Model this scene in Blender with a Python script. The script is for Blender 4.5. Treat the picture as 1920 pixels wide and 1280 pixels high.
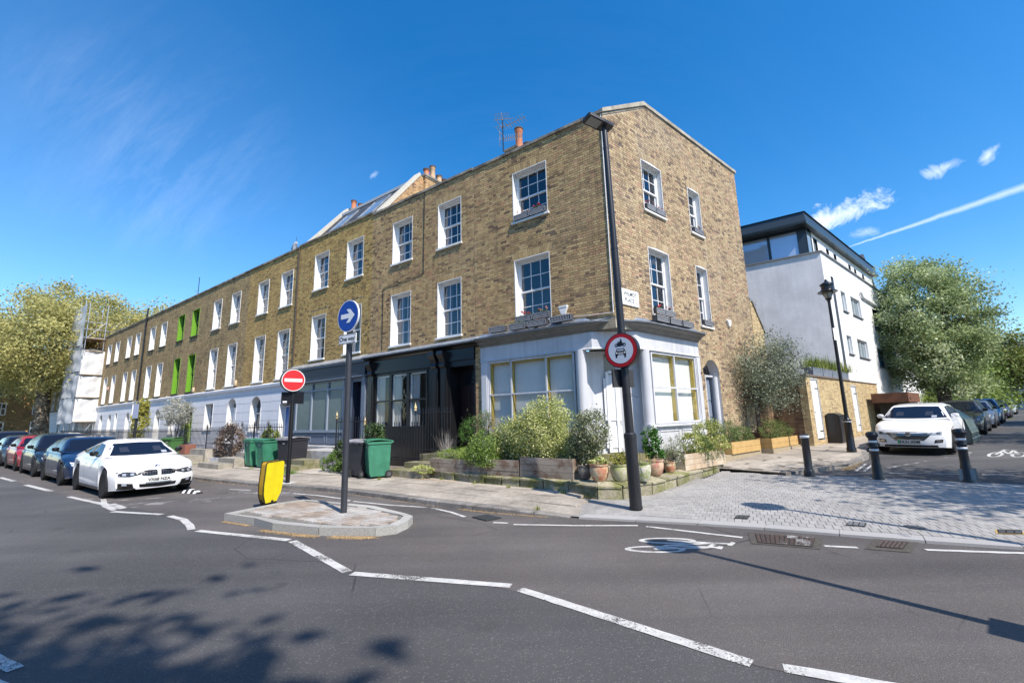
import bpy, math, random
import numpy as np
from mathutils import Matrix, Vector
from mathutils.bvhtree import BVHTree
for o in list(bpy.data.objects): bpy.data.objects.remove(o, do_unlink=True)
sc = bpy.context.scene
COL = sc.collection
R = math.radians
random.seed(7); rng = np.random.default_rng(7)

# ------------------------------------------------------------ camera
cam = bpy.data.cameras.new('camera'); camo = bpy.data.objects.new('camera', cam); COL.objects.link(camo)
cam.sensor_width = 36; cam.lens = 36 * 827.71 / 1920; cam.clip_start = .1; cam.clip_end = 3000
camo.matrix_world = Matrix.Translation((0, 0, 1.68)) @ Matrix.Rotation(R(90 + 9.864), 4, 'X') @ Matrix.Rotation(R(-1.423), 4, 'Z')
sc.camera = camo
# ------------------------------------------------------------ daylight
SUN_AZ, SUN_EL = 143.5, 50.0           # clockwise from +Y
sun = bpy.data.lights.new('sun', 'SUN'); sun.energy = 5.0; sun.angle = R(.5); sun.color = (1, .92, .82)
suno = bpy.data.objects.new('sun', sun); COL.objects.link(suno)
sdir = Vector((math.sin(R(SUN_AZ)) * math.cos(R(SUN_EL)), math.cos(R(SUN_AZ)) * math.cos(R(SUN_EL)), math.sin(R(SUN_EL))))
suno.rotation_euler = sdir.to_track_quat('Z', 'Y').to_euler(); suno.location = sdir * 60
sc.view_settings.view_transform = 'Standard'; sc.view_settings.look = 'None'
sc.view_settings.gamma = 1; sc.view_settings.use_curve_mapping = False
sc.view_settings.exposure = 0.47

world = bpy.data.worlds.new('World'); sc.world = world; world.use_nodes = True
class NT:
    """tiny node helper"""
    def __init__(s, t): s.t = t; s.t.nodes.clear()
    def n(s, kind, **kw):
        nd = s.t.nodes.new(kind)
        for k, v in kw.items():
            if k[0] == 'i' and k[1:].isdigit(): s.put(nd.inputs[int(k[1:])], v)
            elif k.startswith('in_'): s.put(nd.inputs[k[3:].replace('_', ' ')], v)
            else: setattr(nd, k, v)
        return nd
    def put(s, sock, v):
        if isinstance(v, bpy.types.NodeSocket): s.t.links.new(v, sock)
        elif isinstance(v, bpy.types.Node): s.t.links.new(v.outputs[0], sock)
        else:
            if isinstance(v, (tuple, list)) and len(v) == 3 and sock.type == 'RGBA': v = (*v, 1)
            sock.default_value = v
    def math(s, op, a, b=0., c=0., clamp=False):
        return s.n('ShaderNodeMath', operation=op, i0=a, i1=b, i2=c, use_clamp=clamp).outputs[0]
    def mix(s, f, a, b, bt='MIX'):
        nd = s.n('ShaderNodeMix', data_type='RGBA', blend_type=bt)
        s.put(nd.inputs[0], f); s.put(nd.inputs[6], a); s.put(nd.inputs[7], b); return nd.outputs[2]
    def rng_(s, v, a, b, c, d):
        return s.n('ShaderNodeMapRange', i0=v, i1=a, i2=b, i3=c, i4=d).outputs[0]
    def streak(s, P, lo, hi):
        mp_ = s.n('ShaderNodeMapping', in_Scale=(5., 5., .22)); s.put(mp_.inputs[0], P)
        return s.rng_(s.noise(mp_.outputs[0], 1.6, 6, .7, .3), .42, .70, hi, lo)
    def noise(s, vec, scale, detail=4., rough=.55, dist=0.):
        nd = s.n('ShaderNodeTexNoise'); nd.inputs['Scale'].default_value = scale; nd.inputs['Detail'].default_value = detail
        nd.inputs['Roughness'].default_value = rough; nd.inputs['Distortion'].default_value = dist
        if vec is not None: s.put(nd.inputs['Vector'], vec)
        return nd.outputs[0]
    def ramp(s, f, stops, interp='LINEAR'):
        nd = s.n('ShaderNodeValToRGB'); s.put(nd.inputs[0], f); cr = nd.color_ramp; cr.interpolation = interp
        while len(cr.elements) < len(stops): cr.elements.new(.5)
        for e, (p, c) in zip(cr.elements, stops): e.position = p; e.color = (*c, 1)
        return nd.outputs[0]
w = NT(world.node_tree)
sky = w.n('ShaderNodeTexSky', sky_type='NISHITA', sun_disc=False, sun_elevation=R(SUN_EL), sun_rotation=R(SUN_AZ), air_density=1.0, dust_density=.5, ozone_density=2.6, altitude=60)
tc = w.n('ShaderNodeTexCoord').outputs['Generated']
nrm = w.n('ShaderNodeVectorMath', operation='NORMALIZE', i0=tc).outputs[0]
hs = w.n('ShaderNodeHueSaturation', in_Saturation=1.40, in_Value=1.14, in_Color=sky.outputs[0]).outputs[0]
# cirrus streaks: high thin cloud, stretched noise on the direction vector
mp = w.n('ShaderNodeMapping', in_Rotation=(0, R(20), R(-52)), in_Scale=(1.0, 9.0, 2.0)); w.put(mp.inputs[0], nrm)
c1 = w.noise(mp.outputs[0], 2.6, 10, .70, .25)
c2 = w.noise(nrm, 1.3, 3, .5)
def dirv(az, el): return (math.sin(R(az)) * math.cos(R(el)), math.cos(R(az)) * math.cos(R(el)), math.sin(R(el)))
def blob(az, el, r0, r1):
    d = w.n('ShaderNodeVectorMath', operation='DOT_PRODUCT', i0=nrm, i1=dirv(az, el)).outputs['Value']
    return w.rng_(d, math.cos(R(r1)), math.cos(R(r0)), 0, 1)
cir = w.math('MULTIPLY', w.rng_(c1, .42, .78, 0, 1), w.rng_(c2, .38, .62, .12, 1))
cir = w.math('MULTIPLY', cir, w.math('ADD', w.math('MULTIPLY', blob(-42, 29, 1, 13), .30), .012))
vl = blob(-52, 2, 0, 56); cir = w.math('ADD', cir, w.math('MULTIPLY', w.math('MULTIPLY', vl, vl), .07))
# puffy small clouds low on the right, and one long contrail
pn = w.noise(nrm, 26, 9, .68, .5)
def puff(az, el, sx, sz, tilt, th):
    """elliptical small cloud torn by noise"""
    a = dirv(az, el); t = Vector((math.cos(R(az)), -math.sin(R(az)), 0)); u = Vector(a).cross(t) * -1
    t2 = t * math.cos(R(tilt)) + u * math.sin(R(tilt)); u2 = u * math.cos(R(tilt)) - t * math.sin(R(tilt))
    x = w.math('DIVIDE', w.n('ShaderNodeVectorMath', operation='DOT_PRODUCT', i0=nrm, i1=tuple(t2)).outputs['Value'], math.sin(R(sx)))
    y = w.math('DIVIDE', w.n('ShaderNodeVectorMath', operation='DOT_PRODUCT', i0=nrm, i1=tuple(u2)).outputs['Value'], math.sin(R(sz)))
    f = w.n('ShaderNodeVectorMath', operation='DOT_PRODUCT', i0=nrm, i1=a).outputs['Value']
    r = w.math('SQRT', w.math('ADD', w.math('MULTIPLY', x, x), w.math('MULTIPLY', y, y)))
    r = w.math('ADD', r, w.math('MULTIPLY', w.math('SUBTRACT', pn, .5), 5.2))
    v = w.rng_(r, 1.15, th - .3, 0, .92)
    return w.math('MULTIPLY', v, w.math('GREATER_THAN', f, .5))
cl = puff(38.6, 19.9, 3.7, 1.0, 8, .1)
for a in ((35.6, 19.4, 2.2, 1.0, 18, .4), (47.2, 21.6, 1.5, .5, 8, -.9), (49.9, 21.5, .7, .4, 40, -.8), (40.2, 17.6, 1.5, .45, 0, -3.0), (-18.3, 29.6, .9, .3, 40, -2.2), (-14.9, 28.0, .9, .4, 20, -3.2)):
    cl = w.math('MAXIMUM', cl, puff(*a))
# contrail: narrow band along a great circle, fading to the left
A0, A1 = Vector(dirv(38.4, 16.45)), Vector(dirv(52.5, 18.15)); gn = A0.cross(A1).normalized(); mid = dirv(47.5, 17.6)
gd = w.math('ABSOLUTE', w.math('ADD', w.n('ShaderNodeVectorMath', operation='DOT_PRODUCT', i0=nrm, i1=tuple(gn)).outputs['Value'], w.math('MULTIPLY', w.math('SUBTRACT', pn, .5), .006)))
lat = w.n('ShaderNodeVectorMath', operation='DOT_PRODUCT', i0=nrm, i1=tuple((A1 - A0).normalized())).outputs['Value']
l0 = A0.dot((A1 - A0).normalized())
wd = w.rng_(lat, l0, l0 + .25, .0012, .0085)
con = w.math('MULTIPLY', w.rng_(w.math('DIVIDE', gd, wd), 1.0, .1, 0, .42), w.rng_(lat, l0 - .004, l0 + .02, 0, 1))
con = w.math('MULTIPLY', con, w.math('GREATER_THAN', w.n('ShaderNodeVectorMath', operation='DOT_PRODUCT', i0=nrm, i1=mid).outputs['Value'], .8))
f = w.math('MAXIMUM', w.math('MAXIMUM', cl, con), cir, clamp=True)
f = w.math('MULTIPLY', f, .85)
final = w.mix(f, hs, (7.5, 7.9, 8.6))
bg = w.n('ShaderNodeBackground', i0=final, i1=.15)
w.t.links.new(bg.outputs[0], w.n('ShaderNodeOutputWorld').inputs[0])

# ------------------------------------------------------------ frames of the two street fronts and the ground
CO = Vector((2.72544, 11.3, 0)); dA = Vector((-.80892, .58791, 0)); nv = Vector((.58791, .80892, 0))
dB = Vector((.76463, .64447, 0)); nb = Vector((.64447, -.76463, 0))
FA = Matrix.Translation(CO) @ Matrix.Rotation(-math.atan2(.58791, .80892), 4, 'Z')      # x = -u (towards the corner), y = v (into the houses)
FB = Matrix.Translation(CO) @ Matrix.Rotation(math.atan2(.64447, .76463), 4, 'Z')       # x = s (up the side street), y = -o (into the house)
I4 = Matrix.Identity(4)
def T(x, y, z=0): return Matrix.Translation((x, y, z))
def RZ(a): return Matrix.Rotation(a, 4, 'Z')
def Zv(v):
    if v < -3: return 0.
    if v < 9: return .028 * (v + 3)
    return .336 + .012 * (min(v, 90) - 9)
def Zxy(x, y): return Zv((Vector((x, y, 0)) - CO).dot(nv))
def A_(u, v, z=0): return CO + dA * u + nv * v + Vector((0, 0, z))
def B_(s, o, z=0): return CO + dB * s + nb * o + Vector((0, 0, z))

# ------------------------------------------------------------ mesh builder
def perp(d):
    d = d.normalized(); a = Vector((0, 0, 1)) if abs(d.z) < .9 else Vector((1, 0, 0))
    p = d.cross(a).normalized(); return p, d.cross(p).normalized()
class MB:
    def __init__(s): s.v = []; s.f = []; s.m = []; s.t = []
    def face(s, pts, m=0, t=.5):
        i = len(s.v); s.v += [tuple(p) for p in pts]; s.f.append(tuple(range(i, i + len(pts)))); s.m.append(m); s.t.append(t)
    def raw(s, vs, fs, m=0, t=.5):
        i = len(s.v); s.v += [tuple(p) for p in vs]
        for f in fs: s.f.append(tuple(i + k for k in f)); s.m.append(m); s.t.append(t)
    def box(s, x0, x1, y0, y1, z0, z1, m=0, t=.5, taper=0.):
        k = taper
        s.raw([(x0, y0, z0), (x1, y0, z0), (x1, y1, z0), (x0, y1, z0), (x0 + k, y0 + k, z1), (x1 - k, y0 + k, z1), (x1 - k, y1 - k, z1), (x0 + k, y1 - k, z1)],
              [(0, 3, 2, 1), (4, 5, 6, 7), (0, 1, 5, 4), (1, 2, 6, 5), (2, 3, 7, 6), (3, 0, 4, 7)], m, t)
    def prism(s, pts, d, m=0, t=.5):
        """polygon (3-D points) extruded by vector d"""
        n = len(pts); d = Vector(d); a = [Vector(p) for p in pts]; b = [p + d for p in a]
        s.raw(a + b, [tuple(range(n))[::-1], tuple(range(n, 2 * n))] + [(i, (i + 1) % n, n + (i + 1) % n, n + i) for i in range(n)], m, t)
    def tube(s, pts, r, n=8, m=0, t=.5, caps=True):
        pts = [Vector(p) for p in pts]; rs = r if isinstance(r, (list, tuple)) else [r] * len(pts)
        vs = []; fs = []; pp = None
        for i, p in enumerate(pts):
            d = (pts[min(i + 1, len(pts) - 1)] - pts[max(i - 1, 0)])
            if d.length < 1e-9: d = Vector((0, 0, 1))
            if pp is None: a, b = perp(d)
            else:
                d.normalize(); a = (pp - d * pp.dot(d)).normalized(); b = d.cross(a)
            pp = a
            for k in range(n):
                w_ = 2 * math.pi * k / n; vs.append(p + (a * math.cos(w_) + b * math.sin(w_)) * rs[i])
        for i in range(len(pts) - 1):
            for k in range(n):
                fs.append((i * n + k, i * n + (k + 1) % n, (i + 1) * n + (k + 1) % n, (i + 1) * n + k))
        if caps: fs.append(tuple(range(n))[::-1]); fs.append(tuple((len(pts) - 1) * n + k for k in range(n)))
        s.raw(vs, fs, m, t)
    def lathe(s, prof, c=(0, 0, 0), n=16, m=0, t=.5, sx=1., sy=1.):
        vs = []; fs = []
        for r, z in prof:
            for k in range(n):
                w_ = 2 * math.pi * k / n; vs.append((c[0] + r * sx * math.cos(w_), c[1] + r * sy * math.sin(w_), c[2] + z))
        for i in range(len(prof) - 1):
            for k in range(n): fs.append((i * n + k, i * n + (k + 1) % n, (i + 1) * n + (k + 1) % n, (i + 1) * n + k))
        fs.append(tuple(range(n))[::-1]); fs.append(tuple((len(prof) - 1) * n + k for k in range(n)))
        s.raw(vs, fs, m, t)
    def sweep(s, prof, path, m=0, t=.5, caps=True, side=1):
        """profile [(d, z)] pushed out by d from a plan polyline with mitred corners"""
        P = [Vector((p[0], p[1], 0)) for p in path]; mit = []
        for i, p in enumerate(P):
            a = (P[i] - P[i - 1]).normalized() if i else None; b = (P[i + 1] - P[i]).normalized() if i < len(P) - 1 else None
            if a is None: a = b
            if b is None: b = a
            na = Vector((a.y, -a.x, 0)) * side; nb_ = Vector((b.y, -b.x, 0)) * side; q = (na + nb_).normalized()
            mit.append(q / max(.3, q.dot(na)))
        n = len(prof); vs = []; fs = []
        for i, p in enumerate(P):
            for d, z in prof: vs.append(p + mit[i] * d + Vector((0, 0, z + (path[i][2] if len(path[i]) > 2 else 0))))
        for i in range(len(P) - 1):
            for k in range(n - 1): fs.append((i * n + k, i * n + k + 1, (i + 1) * n + k + 1, (i + 1) * n + k))
        if caps: fs.append(tuple(range(n))[::-1]); fs.append(tuple((len(P) - 1) * n + k for k in range(n)))
        s.raw(vs, fs, m, t)
W = {}
def make_mesh(name, mb, mats, smooth=False):
    me = bpy.data.meshes.new(name); me.from_pydata([tuple(v) for v in mb.v], [], mb.f); me.update()
    for m in mats: me.materials.append(m)
    if len(mats) > 1: me.polygons.foreach_set('material_index', mb.m)
    at = me.attributes.new('tone', 'FLOAT', 'FACE'); at.data.foreach_set('value', mb.t)
    if smooth:
        me.polygons.foreach_set('use_smooth', [True] * len(me.polygons))
        if smooth is not True:
            try: me.set_sharp_from_angle(angle=R(smooth))
            except Exception: pass
    return me
def link(name, data, M=I4, parent=None, label=None, cat=None, group=None, kind=None):
    if isinstance(M, Vector): M = Matrix.Translation(M)
    o = bpy.data.objects.new(name, data); COL.objects.link(o)
    if parent is not None:
        o.parent = parent; o.matrix_local = W[parent.name].inverted() @ M
    else: o.matrix_world = M
    W[o.name] = M.copy()
    if label: o['label'] = label
    if cat: o['category'] = cat
    if group: o['group'] = group
    if kind: o['kind'] = kind
    return o
def obj(name, mb, mats, M=I4, parent=None, smooth=False, **kw):
    if not isinstance(mats, (list, tuple)): mats = [mats]
    return link(name, mb if isinstance(mb, bpy.types.Mesh) else make_mesh(name, mb, mats, smooth), M, parent, **kw)
def thing(name, label, cat, M, group=None):
    return link(name, None, M, None, label, cat, group)
def copy_tree(o, M, label=None, parent=None, **kw):
    c = o.copy(); COL.objects.link(c)
    if parent is None:
        c.matrix_world = M
        if label: c['label'] = label
    else: c.parent = parent; c.matrix_local = o.matrix_local.copy()
    W[c.name] = M.copy()
    for ch in [x for x in o.children if x.name in W]:
        copy_tree(ch, M @ (W[o.name].inverted() @ W[ch.name]), None, c)
    return c
def text_mesh(s, size, depth=.001, bold=.0, space=1.):
    cu = bpy.data.curves.new('lettering', 'FONT'); cu.body = s; cu.size = size; cu.extrude = depth; cu.offset = bold
    cu.align_x = 'CENTER'; cu.align_y = 'CENTER'; cu.space_character = space
    o = bpy.data.objects.new('lettering_tmp', cu); COL.objects.link(o)
    dg = bpy.context.evaluated_depsgraph_get(); me = bpy.data.meshes.new_from_object(o.evaluated_get(dg))
    bpy.data.objects.remove(o, do_unlink=True); me.name = 'lettering'; return me
def lettering(s, size, mat_, M, parent, name='lettering', bold=0., space=1., depth=.001):
    me = text_mesh(s, size, depth, bold, space); me.materials.clear(); me.materials.append(mat_)
    return link(name, me, M, parent)

# ------------------------------------------------------------ materials
_mc = {}
def mat(name, col, rough=.7, metal=0., col2=None, n1=3., n1r=(.35, .65), var=0., vs=12., bump=0., bs=40., tone=0., oi=0., coat=0., spec=.5, emit=None, trans=0., obj_co=False, dirt=0.):
    if name in _mc: return _mc[name]
    m = bpy.data.materials.new(name); m.use_nodes = True; t = NT(m.node_tree)
    P = t.n('ShaderNodeTexCoord').outputs['Object'] if obj_co else t.n('ShaderNodeNewGeometry').outputs['Position']
    c = t.n('ShaderNodeRGB'); c.outputs[0].default_value = (*col, 1); c = c.outputs[0]
    if col2 is not None: c = t.mix(t.rng_(t.noise(P, n1, 6, .6), n1r[0], n1r[1], 0, 1), c, col2)
    k = None
    def mul(a, b): return b if a is None else t.math('MULTIPLY', a, b)
    if var: k = mul(k, t.rng_(t.noise(P, vs, 6, .65), .3, .7, 1 - var, 1 + var))
    if dirt: k = mul(mul(k, t.rng_(t.noise(P, .9, 5, .6, .5), .35, .7, 1, 1 - dirt)), t.streak(P, 1 - dirt * 1.3, 1.))
    if tone: k = mul(k, t.rng_(t.n('ShaderNodeAttribute', attribute_name='tone').outputs['Fac'], 0, 1, 1 - tone, 1 + tone))
    if oi: k = mul(k, t.rng_(t.n('ShaderNodeObjectInfo').outputs['Random'], 0, 1, 1 - oi, 1 + oi))
    if k is not None: c = t.n('ShaderNodeVectorMath', operation='SCALE', i0=c, in_Scale=k).outputs[0]
    b = t.n('ShaderNodeBsdfPrincipled'); t.put(b.inputs['Base Color'], c); b.inputs['Roughness'].default_value = rough
    b.inputs['Metallic'].default_value = metal; b.inputs['Coat Weight'].default_value = coat; b.inputs['Coat Roughness'].default_value = .03
    b.inputs['Specular IOR Level'].default_value = spec
    if emit: t.put(b.inputs['Emission Color'], emit); b.inputs['Emission Strength'].default_value = 1
    if bump:
        bn = t.n('ShaderNodeBump', in_Strength=1.0, in_Distance=bump, in_Height=t.noise(P, bs, 5, .6)); t.t.links.new(bn.outputs[0], b.inputs['Normal'])
    sh = b.outputs[0]
    if trans:
        tr = t.n('ShaderNodeBsdfTranslucent'); t.put(tr.inputs[0], c); sh = t.n('ShaderNodeMixShader', i0=trans, i1=sh, i2=tr.outputs[0]).outputs[0]
    t.t.links.new(sh, t.n('ShaderNodeOutputMaterial').inputs[0]); _mc[name] = m; return m
BR_STOPS = [(0, (.13, .095, .075)), (.05, (.19, .14, .095)), (.14, (.265, .20, .125)), (.38, (.335, .255, .15)), (.62, (.39, .305, .18)), (.86, (.45, .37, .225)), (.95, (.40, .27, .17)), (1, (.35, .225, .155))]
def brick_mat(name, src='tone', tint=(1, 1, 1), stain=.45):
    m = bpy.data.materials.new(name); m.use_nodes = True; t = NT(m.node_tree)
    P = t.n('ShaderNodeNewGeometry').outputs['Position']
    f = t.n('ShaderNodeAttribute', attribute_name='tone').outputs['Fac'] if src == 'tone' else t.n('ShaderNodeObjectInfo').outputs['Random']
    # slow drift of the tone, as in patched London stock brickwork
    f = t.math('ADD', f, t.rng_(t.noise(P, .55, 4, .6), .3, .7, -.09, .10), clamp=True)
    c = t.ramp(f, BR_STOPS)
    k = t.math('MULTIPLY', t.rng_(t.noise(P, 22, 6, .7), .25, .75, .72, 1.28), t.rng_(t.noise(P, .8, 6, .62, .6), .42, .72, 1, 1 - stain))
    c = t.mix(t.rng_(t.noise(P, .42, 6, .65, .8), .48, .72, 0, .26), c, (.27, .25, .21))
    k = t.math('MULTIPLY', k, t.streak(P, .80, 1.06)); c = t.n('ShaderNodeVectorMath', operation='SCALE', i0=t.mix(1., c, tint, 'MULTIPLY'), in_Scale=k).outputs[0]
    b = t.n('ShaderNodeBsdfPrincipled', in_Base_Color=c, in_Roughness=.92)
    bn = t.n('ShaderNodeBump', in_Distance=.004, in_Height=t.noise(P, 90, 4, .7)); t.t.links.new(bn.outputs[0], b.inputs['Normal'])
    t.t.links.new(b.outputs[0], t.n('ShaderNodeOutputMaterial').inputs[0]); return m
def brick_wall_mat(name, tint=(1, 1, 1), stain=.35, stops=BR_STOPS, mort=(.30, .25, .17)):
    """brickwork too far away to tell the bricks apart; object coordinates x, z"""
    m = bpy.data.materials.new(name); m.use_nodes = True; t = NT(m.node_tree)
    P = t.n('ShaderNodeNewGeometry').outputs['Position']
    oc = t.n('ShaderNodeSeparateXYZ', i0=t.n('ShaderNodeTexCoord').outputs['Object'])
    v = t.n('ShaderNodeCombineXYZ', i0=t.math('ADD', oc.outputs[0], oc.outputs[1]), i1=oc.outputs[2])
    bk = t.n('ShaderNodeTexBrick', in_Vector=v, in_Scale=1., in_Mortar_Size=.011, in_Mortar_Smooth=.2, in_Brick_Width=.225, in_Row_Height=.075, in_Bias=0., in_Color1=(0, 0, 0), in_Color2=(1, 1, 1))
    f = t.math('ADD', bk.outputs[0], t.rng_(t.noise(P, .6, 4, .6), .3, .7, -.09, .10), clamp=True)
    c = t.mix(bk.outputs[1], t.ramp(f, stops), mort)
    k = t.math('MULTIPLY', t.rng_(t.noise(P, 9, 6, .7), .25, .75, .75, 1.25), t.rng_(t.noise(P, .8, 6, .62, .6), .42, .72, 1, 1 - stain))
    k = t.math('MULTIPLY', k, t.streak(P, .80, 1.06)); c = t.n('ShaderNodeVectorMath', operation='SCALE', i0=t.mix(1., c, tint, 'MULTIPLY'), in_Scale=k).outputs[0]
    b = t.n('ShaderNodeBsdfPrincipled', in_Base_Color=c, in_Roughness=.92)
    bn = t.n('ShaderNodeBump', in_Distance=.008, in_Height=t.math('SUBTRACT', 1., bk.outputs[1])); t.t.links.new(bn.outputs[0], b.inputs['Normal'])
    t.t.links.new(b.outputs[0], t.n('ShaderNodeOutputMaterial').inputs[0]); return m
def glass_mat(name, tint=(.55, .6, .65), f0=.12, see=.9):
    m = bpy.data.materials.new(name); m.use_nodes = True; t = NT(m.node_tree)
    g = t.n('ShaderNodeBsdfGlossy', in_Roughness=.01, in_Color=(.95, .97, 1)); tr = t.n('ShaderNodeBsdfTransparent', i0=tint)
    ge = t.n('ShaderNodeNewGeometry'); P = ge.outputs['Position']; dp = t.math('ABSOLUTE', t.n('ShaderNodeVectorMath', operation='DOT_PRODUCT', i0=ge.outputs['Incoming'], i1=ge.outputs['True Normal']).outputs['Value'])
    fac = t.math('ADD', t.math('MULTIPLY', t.math('POWER', t.math('SUBTRACT', 1., dp), 4.), .85), .05 + f0, clamp=True)
    bn = t.n('ShaderNodeBump', in_Distance=.004, in_Height=t.noise(P, 2.2, 2, .5)); t.t.links.new(bn.outputs[0], g.inputs['Normal'])
    t.t.links.new(t.n('ShaderNodeMixShader', i0=fac, i1=tr.outputs[0], i2=g.outputs[0]).outputs[0], t.n('ShaderNodeOutputMaterial').inputs[0]); return m
def leaf_mat(name, dark, light, trans=.3, pale=None, pale_at=.85, rough=.55):
    m = bpy.data.materials.new(name); m.use_nodes = True; t = NT(m.node_tree)
    f = t.n('ShaderNodeAttribute', attribute_name='tone').outputs['Fac']
    st = [(0, dark), (pale_at - .1, light)] + ([(pale_at, pale), (1, pale)] if pale else [(1, tuple(min(1, x * 1.25) for x in light))])
    c = t.ramp(f, st)
    b = t.n('ShaderNodeBsdfPrincipled', in_Base_Color=c, in_Roughness=rough); b.inputs['Specular IOR Level'].default_value = .35
    tr = t.n('ShaderNodeBsdfTranslucent', i0=c)
    t.t.links.new(t.n('ShaderNodeMixShader', i0=trans, i1=b.outputs[0], i2=tr.outputs[0]).outputs[0], t.n('ShaderNodeOutputMaterial').inputs[0]); return m
M_mortar = mat('lime_mortar', (.42, .36, .26), .95, var=.25, vs=6, dirt=.3)
M_brick = brick_mat('stock_brick', tint=(1.24, 1.09, .86), stain=.22); M_brick1 = brick_mat('stock_brick_single', 'oi', tint=(1.24, 1.09, .86), stain=.22)
M_brickB = brick_mat('stock_brick_side', tint=(1.10, 1.06, 1.06), stain=.14); M_brickB1 = brick_mat('stock_brick_side_single', 'oi', tint=(1.10, 1.06, 1.06), stain=.14)
M_brickY = brick_mat('stock_brick_mossy', tint=(1.22, 1.07, .62), stain=.22)
M_white = mat('white_gloss_paint', (.78, .78, .77), .35, var=.05, vs=3)
M_sill = mat('white_painted_sill', (.76, .76, .73), .5, col2=(.55, .54, .5), n1=5, n1r=(.5, .85))
M_lead = mat('lead_sheet', (.22, .24, .27), .42, metal=.35, col2=(.33, .36, .40), n1=4, var=.15, bump=.004, bs=14)
M_stone = mat('york_stone', (.34, .31, .26), .85, col2=(.22, .20, .16), n1=2.5, var=.2, vs=14, bump=.004, bs=30, oi=.14, tone=.16)
M_cope = mat('coping_stone', (.30, .27, .22), .9, col2=(.10, .09, .075), n1=1.6, n1r=(.4, .6), var=.25, bump=.004, bs=20)
M_black = mat('black_gloss_paint', (.012, .012, .014), .28, var=.1)
M_bmetal = mat('black_metal', (.018, .018, .021), .38, var=.15, bump=.0006, bs=160)
M_pole = mat('grey_black_pole', (.035, .037, .045), .42, var=.12, bump=.001, bs=120)
M_greyw = mat('pale_grey_shop_paint', (.60, .61, .64), .5, var=.05, vs=2.2, dirt=.14)
M_blind = mat('white_blind', (.72, .72, .70), .8, var=.03)
M_yellowframe = mat('yellow_ochre_frame', (.50, .36, .07), .6, var=.1)
M_cornice = mat('grey_cornice_paint', (.21, .20, .185), .6, var=.12, vs=3, dirt=.2)
M_navy = mat('navy_shop_paint', (.022, .030, .052), .45, var=.1)
M_slate = mat('slate_blue_shop_paint', (.13, .16, .21), .5, var=.08)
M_glass = glass_mat('window_glass', (.40, .45, .55), .05)
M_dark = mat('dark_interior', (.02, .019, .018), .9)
M_curtain = mat('net_curtain', (.62, .61, .58), .9, trans=.25)
M_pot = mat('terracotta_chimney_pot', (.46, .17, .085), .8, var=.2, vs=8)
M_potb = mat('buff_chimney_pot', (.52, .36, .22), .8, var=.2)
M_sootcap = mat('sooty_rim', (.09, .06, .05), .9)

def paint_mat(name, col, wear):
    """thermoplastic road paint, chipped through to the asphalt where worn"""
    m = bpy.data.materials.new(name); m.use_nodes = True; t = NT(m.node_tree); P = t.n('ShaderNodeNewGeometry').outputs['Position']
    n1 = t.noise(P, 75, 4, .75); n2 = t.noise(P, 2.2, 5, .6, .5)
    th = t.rng_(n2, .35, .7, wear - .12, wear + .12)
    hole = t.math('GREATER_THAN', t.math('ADD', t.math('MULTIPLY', n1, .7), th), .72)
    c = t.n('ShaderNodeVectorMath', operation='SCALE', i0=t.mix(t.rng_(t.noise(P, 9, 5, .6), .4, .7, 0, 1), col, tuple(x * .72 for x in col)), in_Scale=t.rng_(n1, .3, .7, 1.08, .86)).outputs[0]
    b = t.n('ShaderNodeBsdfPrincipled', in_Base_Color=c, in_Roughness=.7)
    t.t.links.new(t.n('ShaderNodeMixShader', i0=hole, i1=b.outputs[0], i2=t.n('ShaderNodeBsdfTransparent').outputs[0]).outputs[0], t.n('ShaderNodeOutputMaterial').inputs[0]); return m
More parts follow.
